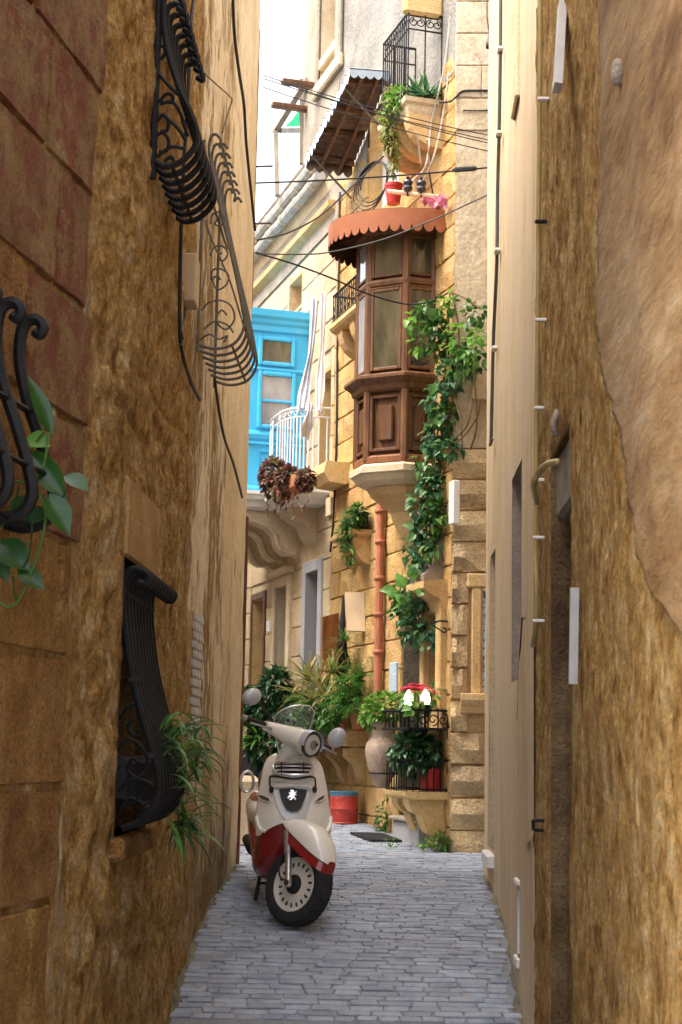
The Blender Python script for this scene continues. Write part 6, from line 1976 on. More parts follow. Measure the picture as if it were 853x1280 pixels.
def plant(name, label, cat, fr, base, blobs, L, w, mat, seed, stem=True, group=None, droop=.25, heart=False, shell=.5, stem_mat='stem', r=.008):
    rr = random.Random(seed)
    t = thing(name, label, cat, fr, base, group)
    m = MB()
    for (c, rad, n) in blobs: cluster(m, c, rad, n, L, w, rr, droop, shell, heart)
    m.build('foliage', M[mat], t, True, 'stuff')
    if stem:
        s = MB(); twigs(s, base, [Vector(c) + Vector((rv(rr).x * rad[0] * .5, rv(rr).y * rad[1] * .5, rad[2] * rr.uniform(-.2, .5))) for (c, rad, n) in blobs for _ in range(3)], r, rr)
        s.build('stems', M[stem_mat], t, False, 'stuff')
    return t
def blob(x, y, n, rx, ry, num, depth=None):
    """picture ellipse (pixels) at distance n from the facade -> local ellipsoid"""
    c = dd(x, y, n); k = FA.w(*c).y / FPX
    return (c, (rx * k * .9 if depth is None else depth, (depth or rx * k * .8), ry * k), num)

# stone shelf on corbels with its pots
as0 = FA.px(463, 925, 0)[0]
shn = FA.pa(432, 925, as0)[0]
shz0, shz1 = FA.pa(446, 934, as0)[1], FA.pa(446, 912, as0)[1]
shelf = thing('stone_shelf', 'long stone shelf on scroll corbels along the warm wall carrying potted plants', 'shelf', FA, (as0 + .8, 0, shz0))
rr = random.Random(5)
for k in range(3):
    m = MB(); m.bbox(as0 + k * .56 + .004, as0 + k * .56 + .552, .0, shn + rr.uniform(-.02, .02), shz0 + rr.uniform(-.01, .01), shz1 + rr.uniform(-.012, .012), .018); m.build('slab', M['ashlar'], shelf)
for k in range(3):
    a = as0 + .02 + k * .62
    pr_ = [(0, shz0 - .012), (shn - .03, shz0 - .012), (shn - .03, shz0 - .09), (shn - .10, shz0 - .15), (shn * .45, shz0 - .19), (shn * .30, shz0 - .30), (shn * .12, shz0 - .36), (0, shz0 - .38)]
    m = MB(); m.prism(pr_, 'x', a, a + .16); m.build('corbel', M['ashlar'], shelf)
def pot(name, label, x, yb, yt, r, mat, n, fr=FA, group=None, dz=None):
    c = dd(x, yb, n); zt_ = dd(x, yt, n)[2]; h = zt_ - c[2]
    t = thing(name, label, 'plant pot', FA, c, group)
    m = MB(); m.lathe([(0, 0), (r * .72, 0), (r * .95, h * .8), (r * .97, h * .82), (r * 1.06, h * .83), (r * 1.06, h), (r * .95, h), (r * .9, h * .88)], c, 18); autosmooth(m.build('body', M[mat], t))
    m = MB(); m.lathe([(0, h * .87), (r * .92, h * .87)], c, 14); m.build('soil', M['soil'], t)
    return t
pot('plant_pot', 'terracotta pot at the near end of the stone shelf', 448, 912, 892, .085, 'pot', shn * .55)
pot('plant_pot', 'terracotta pot second along the stone shelf under the feathery fern', 433, 911, 896, .085, 'pot', shn * .6)
pot('plant_pot', 'dark pot farther along the stone shelf under the spiky yellowing plant', 405, 912, 890, .10, 'pot_dark', shn * .6)

# feathery fern
rr = random.Random(11)
t = thing('fern', 'bright feathery fern spilling over the stone shelf beside the downpipe', 'plant', FA, dd(446, 905, .2))
m = MB()
for (x, y, n, num) in ((446, 880, .22, 60), (432, 888, .28, 46), (452, 850, .14, 44), (440, 865, .2, 40)):
    c = Vector(dd(x, y, n))
    for _ in range(num):
        d = Vector((rr.uniform(-1, 1), rr.uniform(-.3, 1), rr.uniform(-.1, 1.2))).normalized()
        L = rr.uniform(.16, .34); p = c.copy(); d0 = d.copy()
        for i in range(9):
            p = p + d0 * (L / 9); d0 = (d0 + Vector((0, 0, -.16))).normalized()
            s = d0.cross(Vector((rr.uniform(-.3, .3), rr.uniform(-.3, .3), 1))).normalized()
            for q in (-1, 1):
                m.leaf(p, s * q + d0 * .8 + Vector((0, 0, rr.uniform(-.2, .3))), (0, 0, 1), .062 * (1 - .05 * i), .012, .2)
m.build('fronds', M['leaf_fern'], t, True, 'stuff')
# spiky yellowing dracaena / palms
def spiky(name, label, base, heads, num, L, w, mat, seed, droop=.14, dry=0, trunk=True):
    rr = random.Random(seed); t = thing(name, label, 'plant', FA, base)
    m = MB(); md = MB()
    for h in heads:
        for i in range(num):
            el = rr.uniform(-.25, 1.2); az = rr.uniform(0, 6.283)
            d = Vector((math.cos(az) * math.cos(el), math.sin(az) * math.cos(el), math.sin(el)))
            strap(md if rr.random() < dry else m, Vector(h) + rv(rr) * .03, d, L * rr.uniform(.6, 1.15), w * rr.uniform(.7, 1.2), droop * rr.uniform(.3, 1.7), rr)
    m.build('leaves', M[mat], t, True, 'stuff')
    if dry: md.build('dry_leaves', M['leaf_dry'], t, True, 'stuff')
    if trunk:
        s = MB(); twigs(s, base, heads, .014, rr); s.build('stems', M['stem'], t, False, 'stuff')
    return t
spiky('dracaena', 'tall spiky plant with yellow-green and dry straw leaves in front of the door leaf', dd(405, 905, .25),
      [dd(400, 858, .35), dd(385, 850, .4), (dd(414, 840, .3)), dd(392, 880, .45), dd(410, 872, .38), dd(376, 870, .45)], 44, .34, .026, 'leaf_yellow', 21, .16, .14)
spiky('yucca', 'thin dark-green yucca stems rising past the folded parasol', dd(428, 900, .2), [dd(425, 815, .2), dd(431, 800, .18), dd(436, 835, .15)], 34, .20, .016, 'leaf_mid', 22, .08, .06)
spiky('palm_plant', 'low arching palm behind the scooter handlebar at the left wall end', dd(318, 975, .7), [dd(312, 905, .7), dd(325, 925, .7), dd(305, 935, .7)], 46, .36, .03, 'leaf_bright', 23, .2)
# dark bushes
plant('leafy_bush', 'dark glossy bush behind the scooter beneath the carved doorway', 'plant', FA, dd(345, 975, .6),
      [blob(345, 862, .6, 26, 24, 480), blob(330, 890, .65, 28, 26, 480), blob(358, 888, .5, 20, 24, 340), blob(335, 930, .6, 30, 28, 440), blob(362, 925, .5, 24, 28, 340), blob(308, 880, .8, 14, 22, 260)], .085, .05, 'leaf_dark', 31)
plant('leafy_bush', 'mid green bush between the dark glossy bush and the spiky plant', 'plant', FA, dd(372, 975, .5),
      [blob(378, 895, .5, 18, 26, 300), blob(392, 900, .45, 18, 24, 300), blob(412, 896, .4, 14, 18, 200), blob(372, 940, .5, 20, 20, 150)], .075, .04, 'leaf_mid', 32)
m = MB(); c = dd(308, 975, .75)
a0_, z0_ = FA.px(322, 955, .7); z1_ = FA.px(310, 936, .7)[1]
m.bbox(a0_, a0_ + .9, .45, .72, gz(17.5) - .0, z1_, .02)
pbx = thing('planter_box', 'dark navy planter box by the end of the left wall under the palm', 'planter', FA, (a0_ + .45, .6, gz(17.5)))
m.build('box', M['pot_dark'], pbx)
m = MB(); m.box(a0_ + .03, a0_ + .87, .48, .69, z1_ - .01, z1_ + .004); m.build('soil', M['soil'], pbx)
b = MB(); c = P(311, 1000, 13.6); b.bbox(c.x - .16, c.x + .09, 13.5, 13.8, gz(13.6) - .02, P(311, 970, 13.6).z, .045)
solo('stone_block', 'small pale rounded stone block behind the scooter tail', 'stone block', b, M['carved_pale'], W0, (c.x, 13.6, gz(13.6)))

# urn on its bracket with a succulent bush
uc = Vector(dd(478, 985, .21)); ut = dd(478, 903, .21)[2]; H_ = ut - uc.z
urn = thing('clay_urn', 'tall pointed weathered clay urn held against the wall below the plaque', 'urn', FA, uc)
m = MB(); prf = [(0, .0), (.05, .0), (.07, .05), (.10, .14), (.135, .26), (.155, .38), (.158, .46), (.145, .53), (.118, .58), (.110, .62), (.112, .72), (.122, .74), (.122, .78), (.10, .78), (.09, .7)]
m.lathe([(r * 1.0, z / .78 * H_) for r, z in prf], uc, 26); autosmooth(m.build('body', M['urn'], urn), 60)
m = MB(); zr = uc.z + .13; m.tube([(uc.x - .0 + .12 * math.cos(t_), uc.y + .12 * math.sin(t_), zr) for t_ in [6.283 * k / 20 for k in range(20)]], .008, 5, True); m.tube([(uc.x - .1, .0, zr), (uc.x - .1, uc.y, zr)], .009, 5); m.tube([(uc.x + .1, .0, zr), (uc.x + .1, uc.y, zr)], .009, 5)
m.build('holder_ring', M['iron'], urn)
plant('potted_shrub', 'round bright green shrub growing from the tall clay urn', 'plant', FA, (uc.x, uc.y, ut - .05), [((uc.x, uc.y, ut + .12), (.17, .17, .14), 420), ((uc.x + .02, uc.y + .08, ut + .06), (.14, .12, .10), 180)], .05, .035, 'leaf_bright', 35, stem_mat='stem_green')
# trailing plant on the small ledge
lg = FA.px(470, 665, 0)[0]; lgn = FA.pa(440, 664, lg)[0]
lz = FA.pa(455, 660, lg)[1]
led = thing('plant_ledge', 'small stone ledge on round corbels carrying a black planter left of the downpipe', 'ledge', FA, (lg + .3, 0, lz))
m = MB(); m.bbox(lg + .05, lg + .75, 0, lgn, lz - .07, lz, .02); m.build('slab', M['carved'], led)
for k in range(2): 
    m = MB(); corbel_round(m, lg + .16 + k * .44, .13, lgn - .05, lz - .072, .27); m.build('corbel', M['carved'], led)
m = MB(); m.bbox(lg + .07, lg + .7, .05, lgn - .10, lz + .002, lz + .17, .012)
pbk = solo('planter_box', 'black planter box on the small stone ledge left of the downpipe', 'planter', m, M['pot_black'], FA, (lg + .4, lgn / 2, lz))
bc = Vector((lg + .35, lgn * .5, lz + .16))
plant('trailing_plant', 'dense green succulent trailing over the small ledge from a black planter', 'plant', FA, bc, [blob(441, 652, lgn * .8, 14, 16, 220), blob(432, 668, lgn * .95, 9, 18, 150), blob(436, 690, lgn * .95, 6, 16, 70), blob(449, 642, lgn * .6, 9, 10, 120)], .065, .028, 'leaf_mid', 41, stem_mat='stem_green', droop=.0)

# flower box hung on the white railing
fb = Vector(dd(362, 612, NW + .12))
fbx = thing('flower_box', 'terracotta trough hung on the outside of the white railing', 'planter', FA, fb)
m = MB(); m.bbox(fb.x - .50, fb.x + .28, fb.y - .09, fb.y + .09, fb.z - .06, fb.z + .09, .02); m.build('trough', M['pot'], fbx)
m = MB(); m.box(fb.x - .48, fb.x + .26, fb.y - .07, fb.y + .07, fb.z + .08, fb.z + .093); m.build('soil', M['soil'], fbx)
plant('flowering_plant', 'bushy purple brown plant overflowing the terracotta trough on the white railing', 'plant', FA, fb + Vector((0, 0, .08)),
      [blob(342, 592, NW + .18, 20, 17, 800), blob(362, 598, NW + .18, 17, 14, 560), blob(382, 600, NW + .14, 12, 11, 320), blob(352, 616, NW + .22, 12, 10, 160), blob(340, 606, NW + .22, 15, 13, 360)], .055, .04, 'leaf_purple', 43)
rr = random.Random(44)
t = thing('hanging_stems', 'sparse dark stems dangling below the terracotta trough on the white railing', 'plant', FA, fb)
m = MB(); l_ = MB()
for k in range(7):
    x = 335 + k * 8; p = [Vector(dd(x, 615, NW + .2)), Vector(dd(x + rr.uniform(-4, 4), 625, NW + .22)), Vector(dd(x + rr.uniform(-6, 6), 634 + rr.uniform(0, 14), NW + .2))]
    q = spline(p, 4); m.tube(q, .004, 4)
    for s in q[3:]:
        l_.leaf(s, rv(rr), (0, 0, 1), .045, .03, .3)
m.build('stems', M['stem'], t); l_.build('foliage', M['leaf_purple'], t, True, 'stuff')

# vine down the house corner
rr = random.Random(51)
vine = thing('climbing_vine', 'long green vine hanging down the house corner from the top to the window hood', 'vine', FA, FA.loc(FA.w(*dd(520, 800, .1))))
m = MB(); mb_ = MB(); md_ = MB(); m3_ = MB()
for i, (x, y, rx, ry, n_, nn_) in enumerate(((560, 380, 14, 12, 70, .14), (535, 392, 24, 12, 130, .24), (520, 404, 16, 16, 100, .3), (545, 410, 16, 14, 100, .2), (530, 430, 14, 12, 60, .28), (552, 432, 14, 18, 110, .14), (575, 425, 14, 24, 120, .08),
                                     (592, 392, 14, 14, 80, .06), (596, 440, 9, 30, 110, .05), (580, 455, 14, 24, 130, .07), (562, 470, 16, 24, 170, .10), (548, 500, 14, 22, 170, .12), (556, 520, 14, 20, 150, .1), (543, 545, 16, 22, 190, .12),
                                     (560, 560, 14, 12, 110, .1), (535, 580, 14, 18, 150, .14), (540, 610, 14, 24, 200, .12), (528, 630, 14, 22, 170, .16), (545, 645, 12, 20, 150, .1), (530, 665, 14, 22, 170, .14), (520, 690, 10, 22, 110, .16),
                                     (542, 690, 12, 18, 110, .1), (530, 712, 12, 18, 110, .14), (520, 740, 14, 22, 180, .16), (505, 760, 16, 22, 200, .2), (515, 785, 14, 20, 170, .18), (533, 790, 8, 22, 80, .12), (498, 740, 10, 14, 60, .2))):
    c, rad, num = blob(x, y, nn_, rx, ry, n_, .10)
    cluster((mb_ if i % 2 else m3_) if i < 9 else (m if i % 3 else mb_), c, (rad[0] * 1.0, .11, rad[2]), int(num * .44), .070, .047, rr, .5, .2, True, 1.0)
    cluster(md_, (c[0], c[1] - .03, c[2]), (rad[0], .07, rad[2]), int(num * .13), .065, .045, rr, .5, .2, True, 1.0)
# wide spread along the wall: the blobs are round in the wall's plane, so stretch a few across
m.build('foliage', M['leaf_bluish'], vine, True, 'stuff'); mb_.build('foliage', M['leaf_mid'], vine, True, 'stuff'); md_.build('foliage', M['leaf_dark'], vine, True, 'stuff'); m3_.build('foliage', M['leaf_bright'], vine, True, 'stuff')
s = MB()
for pts in ([(563, 360), (560, 420), (555, 480), (545, 560), (535, 640), (528, 720), (515, 790)], [(565, 365), (574, 420), (566, 500), (552, 560), (545, 650), (540, 720)], [(590, 500), (585, 530), (572, 545), (555, 560)], [(600, 500), (597, 520), (580, 545), (560, 560)],
            [(545, 370), (530, 400), (512, 420)], [(563, 365), (580, 372), (600, 385)], [(560, 470), (575, 520), (578, 560)], [(592, 460), (596, 530), (588, 562)]):
    q = spline([dd(x, y, .06 + .03 * math.sin(x)) for x, y in pts], 6); s.tube(q, .008, 5)
s.build('stems', M['stem'], vine, False, 'stuff')
# large leaves low in the vine: picked apart one by one
for (x, y, dx, dz, L) in ((505, 735, -.4, .9, .15), (497, 745, -.8, .5, .14), (515, 725, .2, 1, .15), (522, 745, .5, .7, .12), (492, 738, -1, .1, .13), (508, 755, -.2, .2, .14), (518, 660, -.7, .3, .11), (520, 668, -.4, -.3, .10), (545, 480, -.5, -.9, .12), (512, 395, -.2, -1, .12), (540, 385, .1, -1, .12)):
    p = dd(x, y, .26); l_ = MB(); l_.leaf(p, Vector((-dx * .3, -dx, dz)), (-.8, .4, .4), L, L * .62, .25, True); l_.build('large_leaf', M['leaf_bright'] if y > 700 else M['leaf_mid'], vine, True)

# window railing with lamps and poinsettia
ra0, ra1 = FA.px(563, 900, .0)[0], FA.px(542, 900, 0)[0]
rnn = FA.pa(510, 900, ra0)[0]
rz0, rz1 = FA.pa(535, 911, ra0)[1], FA.pa(535, 888, ra0)[1]
wr = thing('window_railing', 'small black iron window railing with scrolls under the curtained window', 'railing', FA, ((ra0 + ra1) / 2, 0, rz0))
pth_ = [(ra0, .02), (ra0, rnn), (ra1 + .25, rnn), (ra1 + .25, .02)]
for z in (rz0, rz1):
    m = MB(); m.tube([(*p, z) for p in pth_], .011, 6); m.build('rail', M['iron'], wr)
for k in range(5):
    n_ = .02 + (rnn - .02) * k / 4
    m = MB(); m.tube([(ra0, n_, rz0 - .02 - (.06 if k == 0 else 0)), (ra0, n_, rz1 + .02)], .010 if k in (0, 4) else .007, 5); m.build('bar', M['iron'], wr)
for k in range(6):
    a = ra0 + .08 + k * (ra1 + .2 - ra0) / 6
    m = MB(); m.tube([(a, rnn, rz0), (a, rnn, rz1)], .007, 5); m.build('bar', M['iron'], wr)
for k in (0, 1, 2, 3):
    n_ = .02 + (rnn - .02) * (k + .5) / 4
    m = MB(); m.tube([(ra0, n_ + p[0], (rz0 + rz1) / 2 + p[1]) for p in scroll((0, 0), .052, .012, 90 + 180 * (k % 2), 1.3 * (-1) ** k, 18)], .006, 5); m.build('scroll', M['iron'], wr)
m = MB(); m.box(ra0 + .01, ra1 + .24, .03, rnn - .01, rz0 - .008, rz0 + .004); m.build('tray', M['iron'], wr)
for (x, y, lab) in ((532, 873, 'lit flame-shaped bulb on a black holder, right of the red flowers'), (511, 874, 'lit flame-shaped bulb half behind the leaves left of the red flowers')):
    nb_ = FA.pa(x, y, ra0 + .05)
    p = Vector((ra0 + .05, nb_[0], nb_[1]))
    L_ = thing('lamp', lab, 'lamp', FA, (p.x, p.y, rz0), 'lit lamps on the window railing')
    m = MB(); m.lathe([(.0, -.055), (.03, -.05), (.042, -.02), (.040, .01), (.026, .045), (.008, .075), (0, .08)], p, 14); m.build('bulb', M['bulb'], L_, True)
    m = MB(); m.lathe([(.0, -.085), (.03, -.08), (.04, -.055), (.03, -.05), (0, -.05)], p, 12); m.tube([(p.x, p.y, p.z - .08), (p.x, p.y, rz0)], .012, 6); m.build('holder', M['iron'], L_, True)
pc_ = FA.pa(522, 866, ra0 + .12); pc_ = Vector((ra0 + .12, pc_[0], pc_[1]))
poi = thing('poinsettia', 'crimson poinsettia in bloom on the window railing between the lit lamps', 'plant', FA, (pc_.x, pc_.y, rz0))
rr = random.Random(61)
m = MB()
for k in range(26):
    v = rv(rr); c = pc_ + Vector((v.x * .12, v.y * .13, abs(v.z) * .06 + .01))
    for j in range(7):
        t_ = j * .9 + rr.random(); m.leaf(c, (math.cos(t_), math.sin(t_), .15 + rr.uniform(-.2, .3)), (0, 0, 1), .062, .034, .25)
m.build('petals', M['petal'], poi, True, 'stuff')
m = MB(); cluster(m, pc_ - Vector((0, 0, .06)), (.13, .14, .06), 70, .08, .05, rr)
cluster(m, pc_ + Vector((.0, -.16, .0)), (.07, .07, .07), 40, .06, .04, rr); m.build('foliage', M['leaf_mid'], poi, True, 'stuff')
s = MB(); twigs(s, (pc_.x, pc_.y, rz0), [pc_ + rv(rr) * .08 for _ in range(6)], .006, rr); s.build('stems', M['stem_green'], poi, False, 'stuff')
for (x, y, L) in ((512, 890, .10), (508, 884, .09)):
    q = FA.pa(x + 5, y, ra0); l_ = MB(); l_.leaf((ra0 - .02, q[0], q[1]), (0, .9, -.25), (-.8, .1, .8), L, L * .8, .2, True); l_.build('large_leaf', M['leaf_bright'], poi, True)

# planter bracket below: slab, scroll corbel, railing, red pot, bush
q0 = FA.px(562, 990, 0)[0]
pn_ = FA.pa(505, 992, q0)[0]
pz_ = FA.pa(530, 990, q0)[1]
pbkt = thing('planter_bracket', 'stone slab on a scroll corbel with low iron railing below the window', 'bracket', FA, (q0 + .2, 0, pz_))
m = MB(); m.prism([(0, pz_ - .06), (pn_ - .05, pz_ - .06), (pn_ - .01, pz_ - .035), (pn_, pz_), (0, pz_)], 'x', q0 - .02, q0 + .55); m.build('slab', M['carved'], pbkt)
cp = [(0, pz_ - .062), (pn_ - .06, pz_ - .062), (pn_ - .06, pz_ - .10), (pn_ - .10, pz_ - .16), (pn_ - .17, pz_ - .19), (pn_ - .19, pz_ - .25), (pn_ - .23, pz_ - .33), (pn_ - .30, pz_ - .37), (pn_ - .31, pz_ - .46), (0, pz_ - .50)]
cp = [(max(0, n_), z) for n_, z in cp]
for k in range(2):
    m = MB(); m.prism(cp, 'x', q0 + .04 + k * .30, q0 + .20 + k * .30); m.build('corbel', M['carved'], pbkt)
prz = FA.pa(530, 950, q0)[1] - pz_
pp_ = [(q0, .02), (q0, pn_ - .02), (q0 + .5, pn_ - .02), (q0 + .5, .02)]
for z in (.02, prz):
    m = MB(); m.tube([(*p, pz_ + z) for p in pp_], .008, 5); m.build('rail', M['iron'], pbkt)
for k in range(7):
    n_ = .02 + (pn_ - .04) * k / 6; m = MB(); m.tube([(q0, n_, pz_), (q0, n_, pz_ + prz)], .006, 4); m.build('bar', M['iron'], pbkt)
for k in range(8):
    a = q0 + .5 * (k + 1) / 8; m = MB(); m.tube([(a, pn_ - .02, pz_), (a, pn_ - .02, pz_ + prz)], .006, 4); m.build('bar', M['iron'], pbkt)
rp = FA.pa(538, 989, q0 + .16)
rp = Vector((q0 + .16, rp[0], pz_))
rpt = thing('plant_pot', 'red plastic pot standing on the railed stone bracket', 'plant pot', FA, rp)
m = MB(); m.lathe([(0, .004), (.075, .004), (.095, .17), (.102, .172), (.102, .19), (.09, .19), (.085, .16)], rp, 20); autosmooth(m.build('body', M['pot_red'], rpt))
m = MB(); m.lathe([(0, .165), (.088, .165)], rp, 14); m.build('soil', M['soil'], rpt)
def ablob(x, y, a, rx, ry, num, dep=.13):
    q = FA.pa(x, y, a); k = FA.w(a, q[0], q[1]).y / FPX
    return ((a, q[0], q[1]), (dep, rx * k, ry * k), num)
plant('leafy_shrub', 'dark round-leaved shrub in the red pot on the railed bracket', 'plant', FA, rp + Vector((0, 0, .16)), [ablob(520, 935, q0 + .16, 22, 20, 260), ablob(505, 940, q0 + .2, 14, 18, 140), ablob(538, 940, q0 + .14, 16, 16, 150), ablob(518, 955, q0 + .14, 16, 9, 90)], .07, .05, 'leaf_dark', 65)
rr = random.Random(66)
m = MB(); 
for k in range(26):
    v = rv(rr); c = rp + Vector((v.x * .1, v.y * .14, .24 + .06 * v.z)); m.tube(spline([c, c + rv(rr) * .06, c + rv(rr) * .12], 4), .003, 4)
solo('dry_plant', 'tangle of thin purplish dry twigs over the red pot', 'plant', m, M['leaf_purple'], FA, rp + Vector((0, 0, .2)), None, False)
# lantern arm on the wall by the hood
la = FA.px(563, 785, 0)[0]
m = MB(); q = [FA.pa(x, y, la) for x, y in ((537, 780), (550, 776), (562, 777))]; m.tube([(la, *p) for p in q], .008, 5)
q = [FA.pa(x, y, la) for x, y in ((562, 772), (562, 796))]; m.tube([(la, *p) for p in q], .009, 5)
q = [FA.pa(x, y, la) for x, y in ((538, 780), (548, 786), (556, 791), (558, 786), (554, 785))]; m.tube(spline([(la, *p) for p in q], 4), .006, 5)
solo('lantern_hook', 'small scrolled black iron arm beside the window hood', 'iron bracket', m, M['iron'], FA, (la, 0, q[0][1]))

# oil drum
bc = P(430, 1022, 15.55); bz0 = gz(15.55); bh = P(430, 989, 15.55).z - bz0
drum = thing('metal_drum', 'short red metal drum with blue rim standing at the foot of the warm wall', 'drum', W0, (bc.x, 15.55, bz0))
def drummat():
    g = G('red drum with worn white print')
    col = g.ramp(g.noise(6, 5, .6), [(.3, (.30, .025, .02)), (.7, (.45, .05, .035))])
    f = g.ramp(g.noise(30, 4, .8, (1, 1, 2.6)), [(.62, (0, 0, 0)), (.66, (.75, .75, .75))])
    return g.out(g.mix(f, col, (.65, .5, .42)), .5, None, .4)
M['drum'] = drummat(); M['drum_blue'] = paint('blue drum rim', (.05, .17, .25), .5, .2, 8, .1, .4, (.3, .2, .12), .5)
r_ = .135
m = MB(); m.lathe([(0, .004), (r_, .004), (r_ + .006, .012), (r_, .02), (r_, bh * .44), (r_ + .005, bh * .47), (r_, bh * .50), (r_, bh * .86)], (bc.x, 15.55, bz0), 26); autosmooth(m.build('body', M['drum'], drum))
m = MB(); m.lathe([(r_, bh * .86), (r_ + .002, bh * .97), (r_ + .007, bh * .98), (r_, bh), (r_ - .01, bh * .99), (r_ - .012, bh * .86), (0, bh * .86)], (bc.x, 15.55, bz0), 26); autosmooth(m.build('rim', M['drum_blue'], drum))
# dark mat by the step, weeds
g0_, g1_ = P(437, 1043, 14.6), P(500, 1049, 14.0)
m = MB()
yy0, yy1 = 13.98, 14.55
m.add([(P(462, 1049, 14).x, yy0, gz(yy0) + .032), (P(503, 1049, 14).x, yy0, gz(yy0) + .032), (P(478, 1043, 14.5).x, yy1, gz(yy1) + .032), (P(438, 1043, 14.5).x, yy1, gz(yy1) + .032)], [(0, 1, 2, 3)])
n4 = [(x, y, z - .025) for x, y, z in m.v]; m.add(n4, [(3, 2, 1, 0)]); m.f += [(i, (i + 1) % 4, 4 + (i + 1) % 4, 4 + i)[::-1] for i in range(4)]; m.m += [0] * 4
solo('door_mat', 'flat dark mat lying on the street before the marble step', 'mat', m, M['pot_black'], W0, (g0_.x + .2, 14.2, gz(14.2)))
def weed(label, x, y, n, rx, ry, num, seed, L=.05, mat='leaf_mid'):
    b_ = blob(x, y, n, rx, ry, num, .07); c = b_[0]
    plant('weed', label, 'weed', FA, (c[0], c[1], c[2] - b_[1][2]), [b_], L, .02, mat, seed, True, 'weeds along the foot of the warm wall', stem_mat='stem_green')
weed('tall grassy weed growing up the wall under the clay urn', 481, 1024, .06, 8, 20, 170, 71)
weed('rounded weed tuft at the foot of the house corner', 552, 1053, .08, 10, 8, 150, 72)
weed('flat weed patch beside the marble step', 530, 1055, .25, 9, 3, 50, 73, .035, 'leaf_bright')
weed('tiny weed sprouting between the setts before the dark mat', 489, 1054, .42, 3, 4, 14, 74, .04, 'leaf_bright')

# plants on the topmost balcony
def tdd(x, y, n): return dd(x, y, n)
pT = FA.pa(535, 122, tA0 + .08)
spiky('agave', 'blue green agave at the near corner of the topmost balcony', (tA0 + .08, pT[0], tz), [(tA0 + .06, pT[0], tz + .05), (tA0 + .1, pT[0] + .08, tz + .04)], 42, .22, .035, 'leaf_bluish', 81, .03, 0, False)
pT = FA.pa(518, 120, tA0 + .1)
plant('succulent', 'light green succulent beside the agave on the topmost balcony', 'plant', FA, (tA0 + .2, tN - .05, tz), [((tA0 + .2, tN - .02, tz + .06), (.14, .09, .09), 150), ((tA0 + .42, tN, tz - .02), (.14, .08, .10), 110)], .06, .03, 'leaf_bright', 82, stem_mat='stem_green')
plant('trailing_plant', 'green and straw trailing plant hanging off the far end of the topmost balcony', 'plant', FA, (tA1 - .1, tN, tz + .1), [blob(488, 128, tN + .04, 6, 22, 110), blob(487, 160, tN + .05, 6, 18, 130), blob(490, 180, tN + .03, 8, 14, 130), blob(493, 205, tN, 6, 14, 60), blob(486, 172, tN + .05, 7, 10, 60)], .07, .022, 'leaf_yellow', 83, stem_mat='stem_green', droop=.6)
pT = Vector(dd(543, 250, .12))
rr = random.Random(84); m = MB()
for (x, y) in ((533, 250), (538, 249), (543, 251), (552, 252), (555, 251)):
    c = Vector(dd(x, y, .10))
    for j in range(22): m.leaf(c + rv(rr) * .04, rv(rr), (0, 0, 1), .045, .04, .3)
t = thing('pink_flowers', 'pink flowers peeping over the terracotta awning near the corner', 'flowers', FA, pT - Vector((0, 0, .05))); m.build('petals', M['petal_pink'], t, True, 'stuff')
# dark red pot behind the awning's top
m = MB(); c = dd(492, 255, .22); m.lathe([(0, 0), (.06, 0), (.085, .16), (.09, .16), (.09, .19), (.07, .19)], c, 14); autosmooth(solo('plant_pot', 'dark red pot half hidden behind the top of the terracotta awning', 'plant pot', m, M['pot_red'], FA, c))

# pothos in the grille at the left edge
rr = random.Random(91)
YP = 5.0
pos_ = lambda x, y, dy=0: P(x, y, YP + dy)
po = thing('pothos', 'glossy pothos with heart-shaped leaves winding through the left edge grille', 'plant', W0, pos_(15, 640))
def bigleaf(base, tip_, wd, mat, up=(-.2, -1, .35), bend=.12, dy=0, seg=7):
    """large leaf with its own curved outline and midrib fold"""
    b, t_ = pos_(*base, dy), pos_(*tip_, dy - .02)
    d = (t_ - b); L = d.length; d.normalize(); u = Vector(up); s = d.cross(u).normalized(); nn2 = s.cross(d).normalized()
    m = MB(); vs = []
    prof = [.10, .62, .92, 1.0, .88, .62, .30, .02]
    wd_ = wd * YP / FPX
    for i, h in enumerate(prof):
        t = i / seg; c = b + d * (L * t) - nn2 * (bend * L * t * t)
        for k in (-1, -.5, 0, .5, 1): vs.append(c + s * (k * h * wd_ * .5) + nn2 * (abs(k) * h * wd_ * .16) - d * (.10 * L * abs(k) * (1 - t) * (1 if i < 3 else 0)))
    m.add(vs, [(i * 5 + k, i * 5 + k + 1, i * 5 + k + 6, i * 5 + k + 5) for i in range(seg) for k in range(4)])
    m.build('leaf', M[mat], po, True)
bigleaf((62, 538), (38, 466), 24, 'leaf_pothos', (.6, -1, .2))
bigleaf((36, 548), (62, 556), 30, 'leaf_bright', (0, -1, .6))
bigleaf((40, 568), (84, 625), 34, 'leaf_pothos', (-.3, -1, .6))
bigleaf((62, 622), (88, 668), 34, 'leaf_pothos', (.2, -1, .5), .1, -.02)
bigleaf((84, 596), (112, 612), 28, 'leaf_pothos', (.1, -.8, .8))
bigleaf((2, 680), (38, 712), 40, 'leaf_pothos', (.1, -1, .4))
bigleaf((26, 712), (56, 736), 26, 'leaf_pothos', (.1, -1, .5))
bigleaf((-6, 625), (12, 612), 22, 'leaf_pothos', (0, -1, .5))
bigleaf((18, 640), (34, 618), 24, 'leaf_dark', (0, -1, .5), .1, .03)
bigleaf((34, 650), (66, 640), 30, 'leaf_dark', (0, -1, .7), .1, .04)
bigleaf((-4, 700), (10, 726), 24, 'leaf_dark', (0, -1, .5), .1, .02)
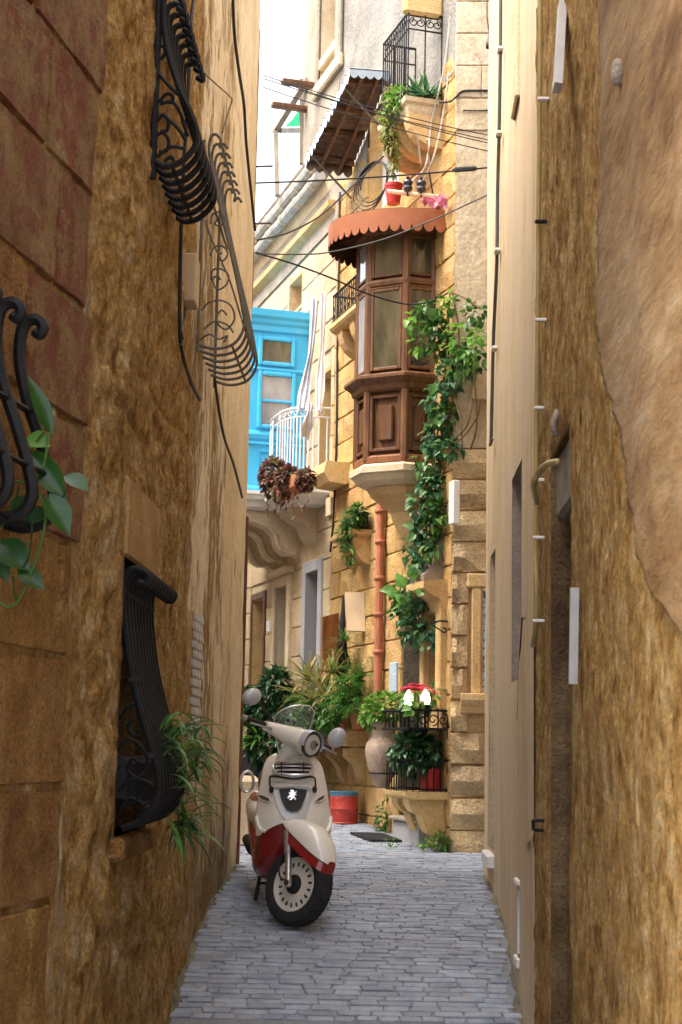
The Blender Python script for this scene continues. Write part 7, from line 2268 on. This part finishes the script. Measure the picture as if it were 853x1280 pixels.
for pts, r in (([(12, 600), (38, 602), (54, 585), (61, 540)], .0045), ([(40, 604), (52, 625), (57, 650), (48, 690), (35, 725), (22, 752), (8, 758), (-6, 748)], .0048), ([(55, 540), (46, 552), (40, 565)], .003), ([(76, 625), (84, 612), (86, 600)], .0025), ([(40, 650), (38, 690), (28, 712)], .0035), ([(17, 720), (18, 740), (22, 752)], .003), ([(0, 660), (16, 640), (24, 610)], .004)):
    m = MB(); m.tube(spline([pos_(x, y, -.01) for x, y in pts], 6), r, 6); autosmooth(m.build('stem', M['stem_green'] if r > .004 else M['leaf_pothos'], po))
# spider plant in the lower grille
rr = random.Random(95)
sb = Vector((gC - wC * .55, .20, LW.pa(200, 935, gC - wC * .55)[1]))
spd = thing('spider_plant', 'spider plant with long arching leaves poking out of the lower left grille', 'plant', LW, sb)
m = MB()
for k in range(64):
    az = rr.uniform(-1.7, 1.7); d = Vector((math.sin(az) * .9, abs(math.cos(az)) * .75 + .1, rr.uniform(.1, 1.0)))
    strap(m, sb + Vector((rr.uniform(-.25, .25), rr.uniform(-.12, .05), rr.uniform(-.1, .1))), d, rr.uniform(.14, .30), .019, rr.uniform(.25, .6), rr, 7)
for k in range(30):
    strap(m, sb + Vector((rr.uniform(-.35, .3), rr.uniform(-.05, .03), rr.uniform(-.36, -.05))), (rr.uniform(-.6, .6), rr.uniform(.1, .5), rr.uniform(-.5, .6)), rr.uniform(.14, .26), .02, rr.uniform(.2, .5), rr, 6)
m.build('leaves', M['leaf_mid'], spd, True, 'stuff')
m = MB()
cc = Vector((gC - wC * .8, .19, sb.z - .32))
for k in range(34): strap(m, cc + rv(rr) * .03, (rr.uniform(-1, 1), rr.uniform(-.4, 1), rr.uniform(-.6, .7)), rr.uniform(.10, .19), .016, .3, rr, 5)
m.build('hanging_plantlet', M['leaf_mid'], spd, True, 'stuff')
m = MB(); m.bbox(HOLE_L[0] + .1, HOLE_L[1] - .1, -.22, .06, zbot + .12, zbot + .32, .03)
solo('plant_trough', 'dark trough standing behind the bars of the lower left grille', 'planter', m, M['pot_black'], LW, ((HOLE_L[0] + HOLE_L[1]) / 2, 0, zbot + .12))

# a few dry leaves blown about on the street
rr = random.Random(101); m = MB()
for k in range(46):
    Yq = rr.uniform(7.9, 13.0); side = rr.random()
    x = XL(Yq) + rr.uniform(.05, .25) if side < .35 else (XR(Yq) - rr.uniform(.06, .3) if side < .7 else rr.uniform(XL(Yq) + .1, XR(Yq) - .1))
    m.leaf((x, Yq, gz(Yq) + .020), (rr.uniform(-1, 1), rr.uniform(-1, 1), .08), (0, 0, 1), rr.uniform(.018, .04), rr.uniform(.010, .02), .3)
solo('fallen_leaves', 'scattered tiny dry leaves on the grey setts along the wall feet', 'leaves', m, M['leaf_dry'], W0, (0, 9, 0), None, True, 'stuff')
